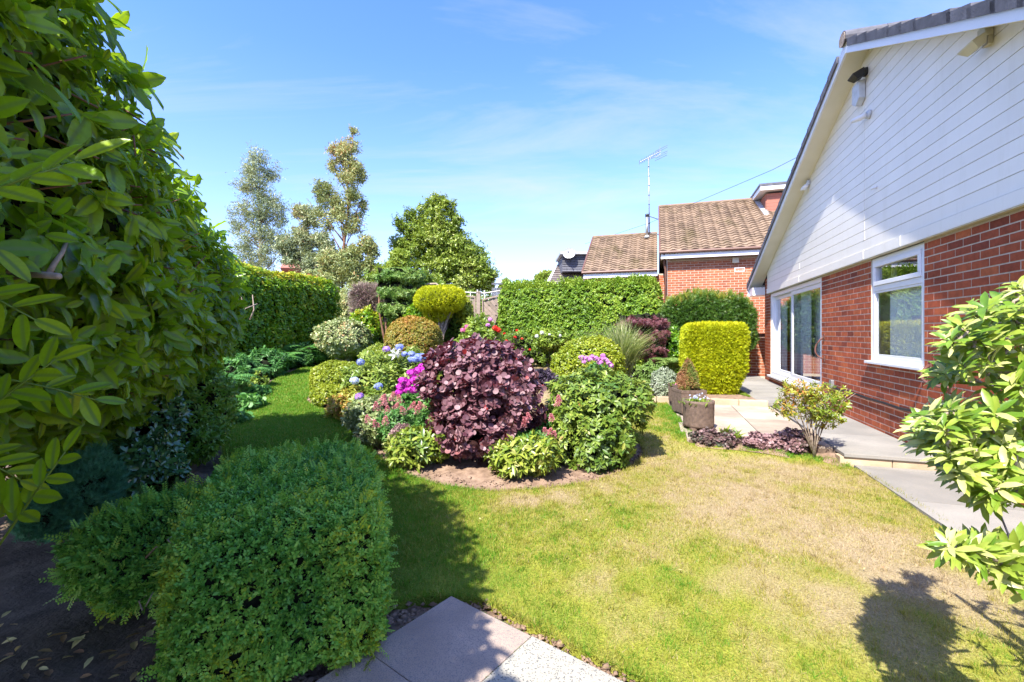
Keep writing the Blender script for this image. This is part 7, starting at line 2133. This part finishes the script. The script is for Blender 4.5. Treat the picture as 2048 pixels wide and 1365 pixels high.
# the part outside the frame
for _ in range(105):
    u = unit(r.normal(size=(1, 3)))[0]; tips.append(np.array((2.10, 1.20, .80)) + u * np.array((.46, .42, .50)) * r.uniform(.45, 1.15))
tips = np.array(tips)
cen = np.array((2.25, 1.4, .9))
Nn = unit(tips - cen + np.array((0, 0, .25)))
a, b, c, s, Id = shoots(tips, Nn, r, 11, beta=1.0, upw=.55, rand=.3, step=.03, size=.052, sj=.28)
rn = rvals(a, r, Id, .12, 2, .20, .76)
ok = (r.random(len(a)) < .9)
split_leaves("leaf", a, b, c, s, T_leaf(.29, .045, .34, (0, .25, .5, .78, 1), (0, .62, 1, .8, 0)), L['pieris'], pr, rn, ok, 300, smooth=True)
mb = MB()
hub = [np.array((1.95, 1.40, .62)), np.array((1.85, 1.42, .95)), np.array((1.75, 1.42, 1.25)), np.array((1.9, 1.38, .45))]
for h_ in hub: mb.tube([(2.02, 1.36, -.02), (2.0, 1.38, .3), h_], [.022, .018, .011], 8)
mb.build("trunk", M['pale_bark'], pr, True)
nodes = [np.array(h_) for h_ in hub]
mb = MB()
for j in np.argsort([min(np.linalg.norm(q - p) for q in hub) for p in tips]):
    p = tips[j]; k = int(np.argmin([np.linalg.norm(q - p) for q in nodes])); n0 = nodes[k]; L_ = np.linalg.norm(p - n0)
    md = (n0 + p) / 2 + r.normal(0, .08, 3) * L_ + np.array((0, 0, -.06 * L_))
    mb.tube([n0, md, p - Nn[j] * .015], [.0055 if k < 4 else .0042, .0036, .0028], 5); nodes.append(p - Nn[j] * .02)
mb.build("twigs", M['pale_bark'], pr, True, kind='stuff')
mb = MB()
for q in ([(2100, 800), (1990, 700), (1968, 632)], [(2100, 790), (2000, 735), (1900, 680), (1880, 668)], [(2090, 830), (1990, 780), (1930, 750), (1935, 745)], [(2090, 745), (2000, 742), (1960, 720)], [(2100, 830), (1980, 762), (1945, 690)], [(2090, 1060), (1990, 1078), (1905, 1072)], [(2070, 1150), (2000, 1120), (1940, 1100)]):
    pts = [at(x, y_, 1.38) for x, y_ in q]; mb.tube(pts, [.0085, .006, .004, .003][:len(pts)], 7)
mb.build("branch", M['pale_bark'], pr, True)

# fallen leaves under the laurel and on the soil
r = np.random.default_rng(51)
n = 90
P = np.c_[r.uniform(-2.6, -.9, n), r.uniform(1.2, 4.0, n), np.zeros(n)]; P[:, 2] = G(P[:, 0], P[:, 1]) - .035
P2 = np.c_[r.uniform(-2.6, -1.0, 130), r.uniform(1.35, 2.1, 130), np.full(130, -.03)]; P = np.r_[P, P2]; n = len(P)
lf = leaf_obj("fallen_leaves", P, np.c_[r.normal(size=(n, 2)), r.normal(0, .15, n)], np.c_[r.normal(0, .3, (n, 2)), np.ones(n)], r.uniform(.03, .075, n), T_leaf(.42, .08, .1), L['dead'], None, r.random(n))
tag(lf, 'dry fallen leaves lying on the dark soil under the laurel hedge', 'leaves', kind='stuff')
P = np.c_[r.uniform(-.6, 3.2, 26), r.uniform(1.9, 4.3, 26), np.zeros(26)]
P = P[inside(P[:, :2], LAWN) & ~inside(P[:, :2], ISL)]; P[:, 2] = zlawn(P[:, 0], P[:, 1]) + .022; n = len(P)
lf = leaf_obj("lawn_litter", P, np.c_[r.normal(size=(n, 2)), r.normal(0, .1, n)], np.c_[r.normal(0, .3, (n, 2)), np.ones(n)], r.uniform(.012, .03, n), T_leaf(.5, .08, .1), L['dead'], None, r.random(n))
tag(lf, 'a few tiny dry leaves scattered over the dried lawn', 'leaves', kind='stuff')
# short sprouts by the slab corner
P = gp(700, 1330); n = 26; r = np.random.default_rng(52)
b0 = np.tile(np.array((P.x, P.y, -.02)), (n, 1)) + np.c_[r.normal(0, .04, (n, 2)), np.zeros(n)]
Dd = np.c_[r.normal(0, .5, (n, 2)), np.ones(n)]
o = leaf_obj("weed_sprout", b0, Dd, np.c_[-Dd[:, 0], -Dd[:, 1], np.full(n, .6)], r.uniform(.05, .12, n), T_leaf(.18), L['light'], None, r.random(n))
tag(o, 'small grassy weed sprouting beside the lowest paving slab', 'weed', kind='stuff')
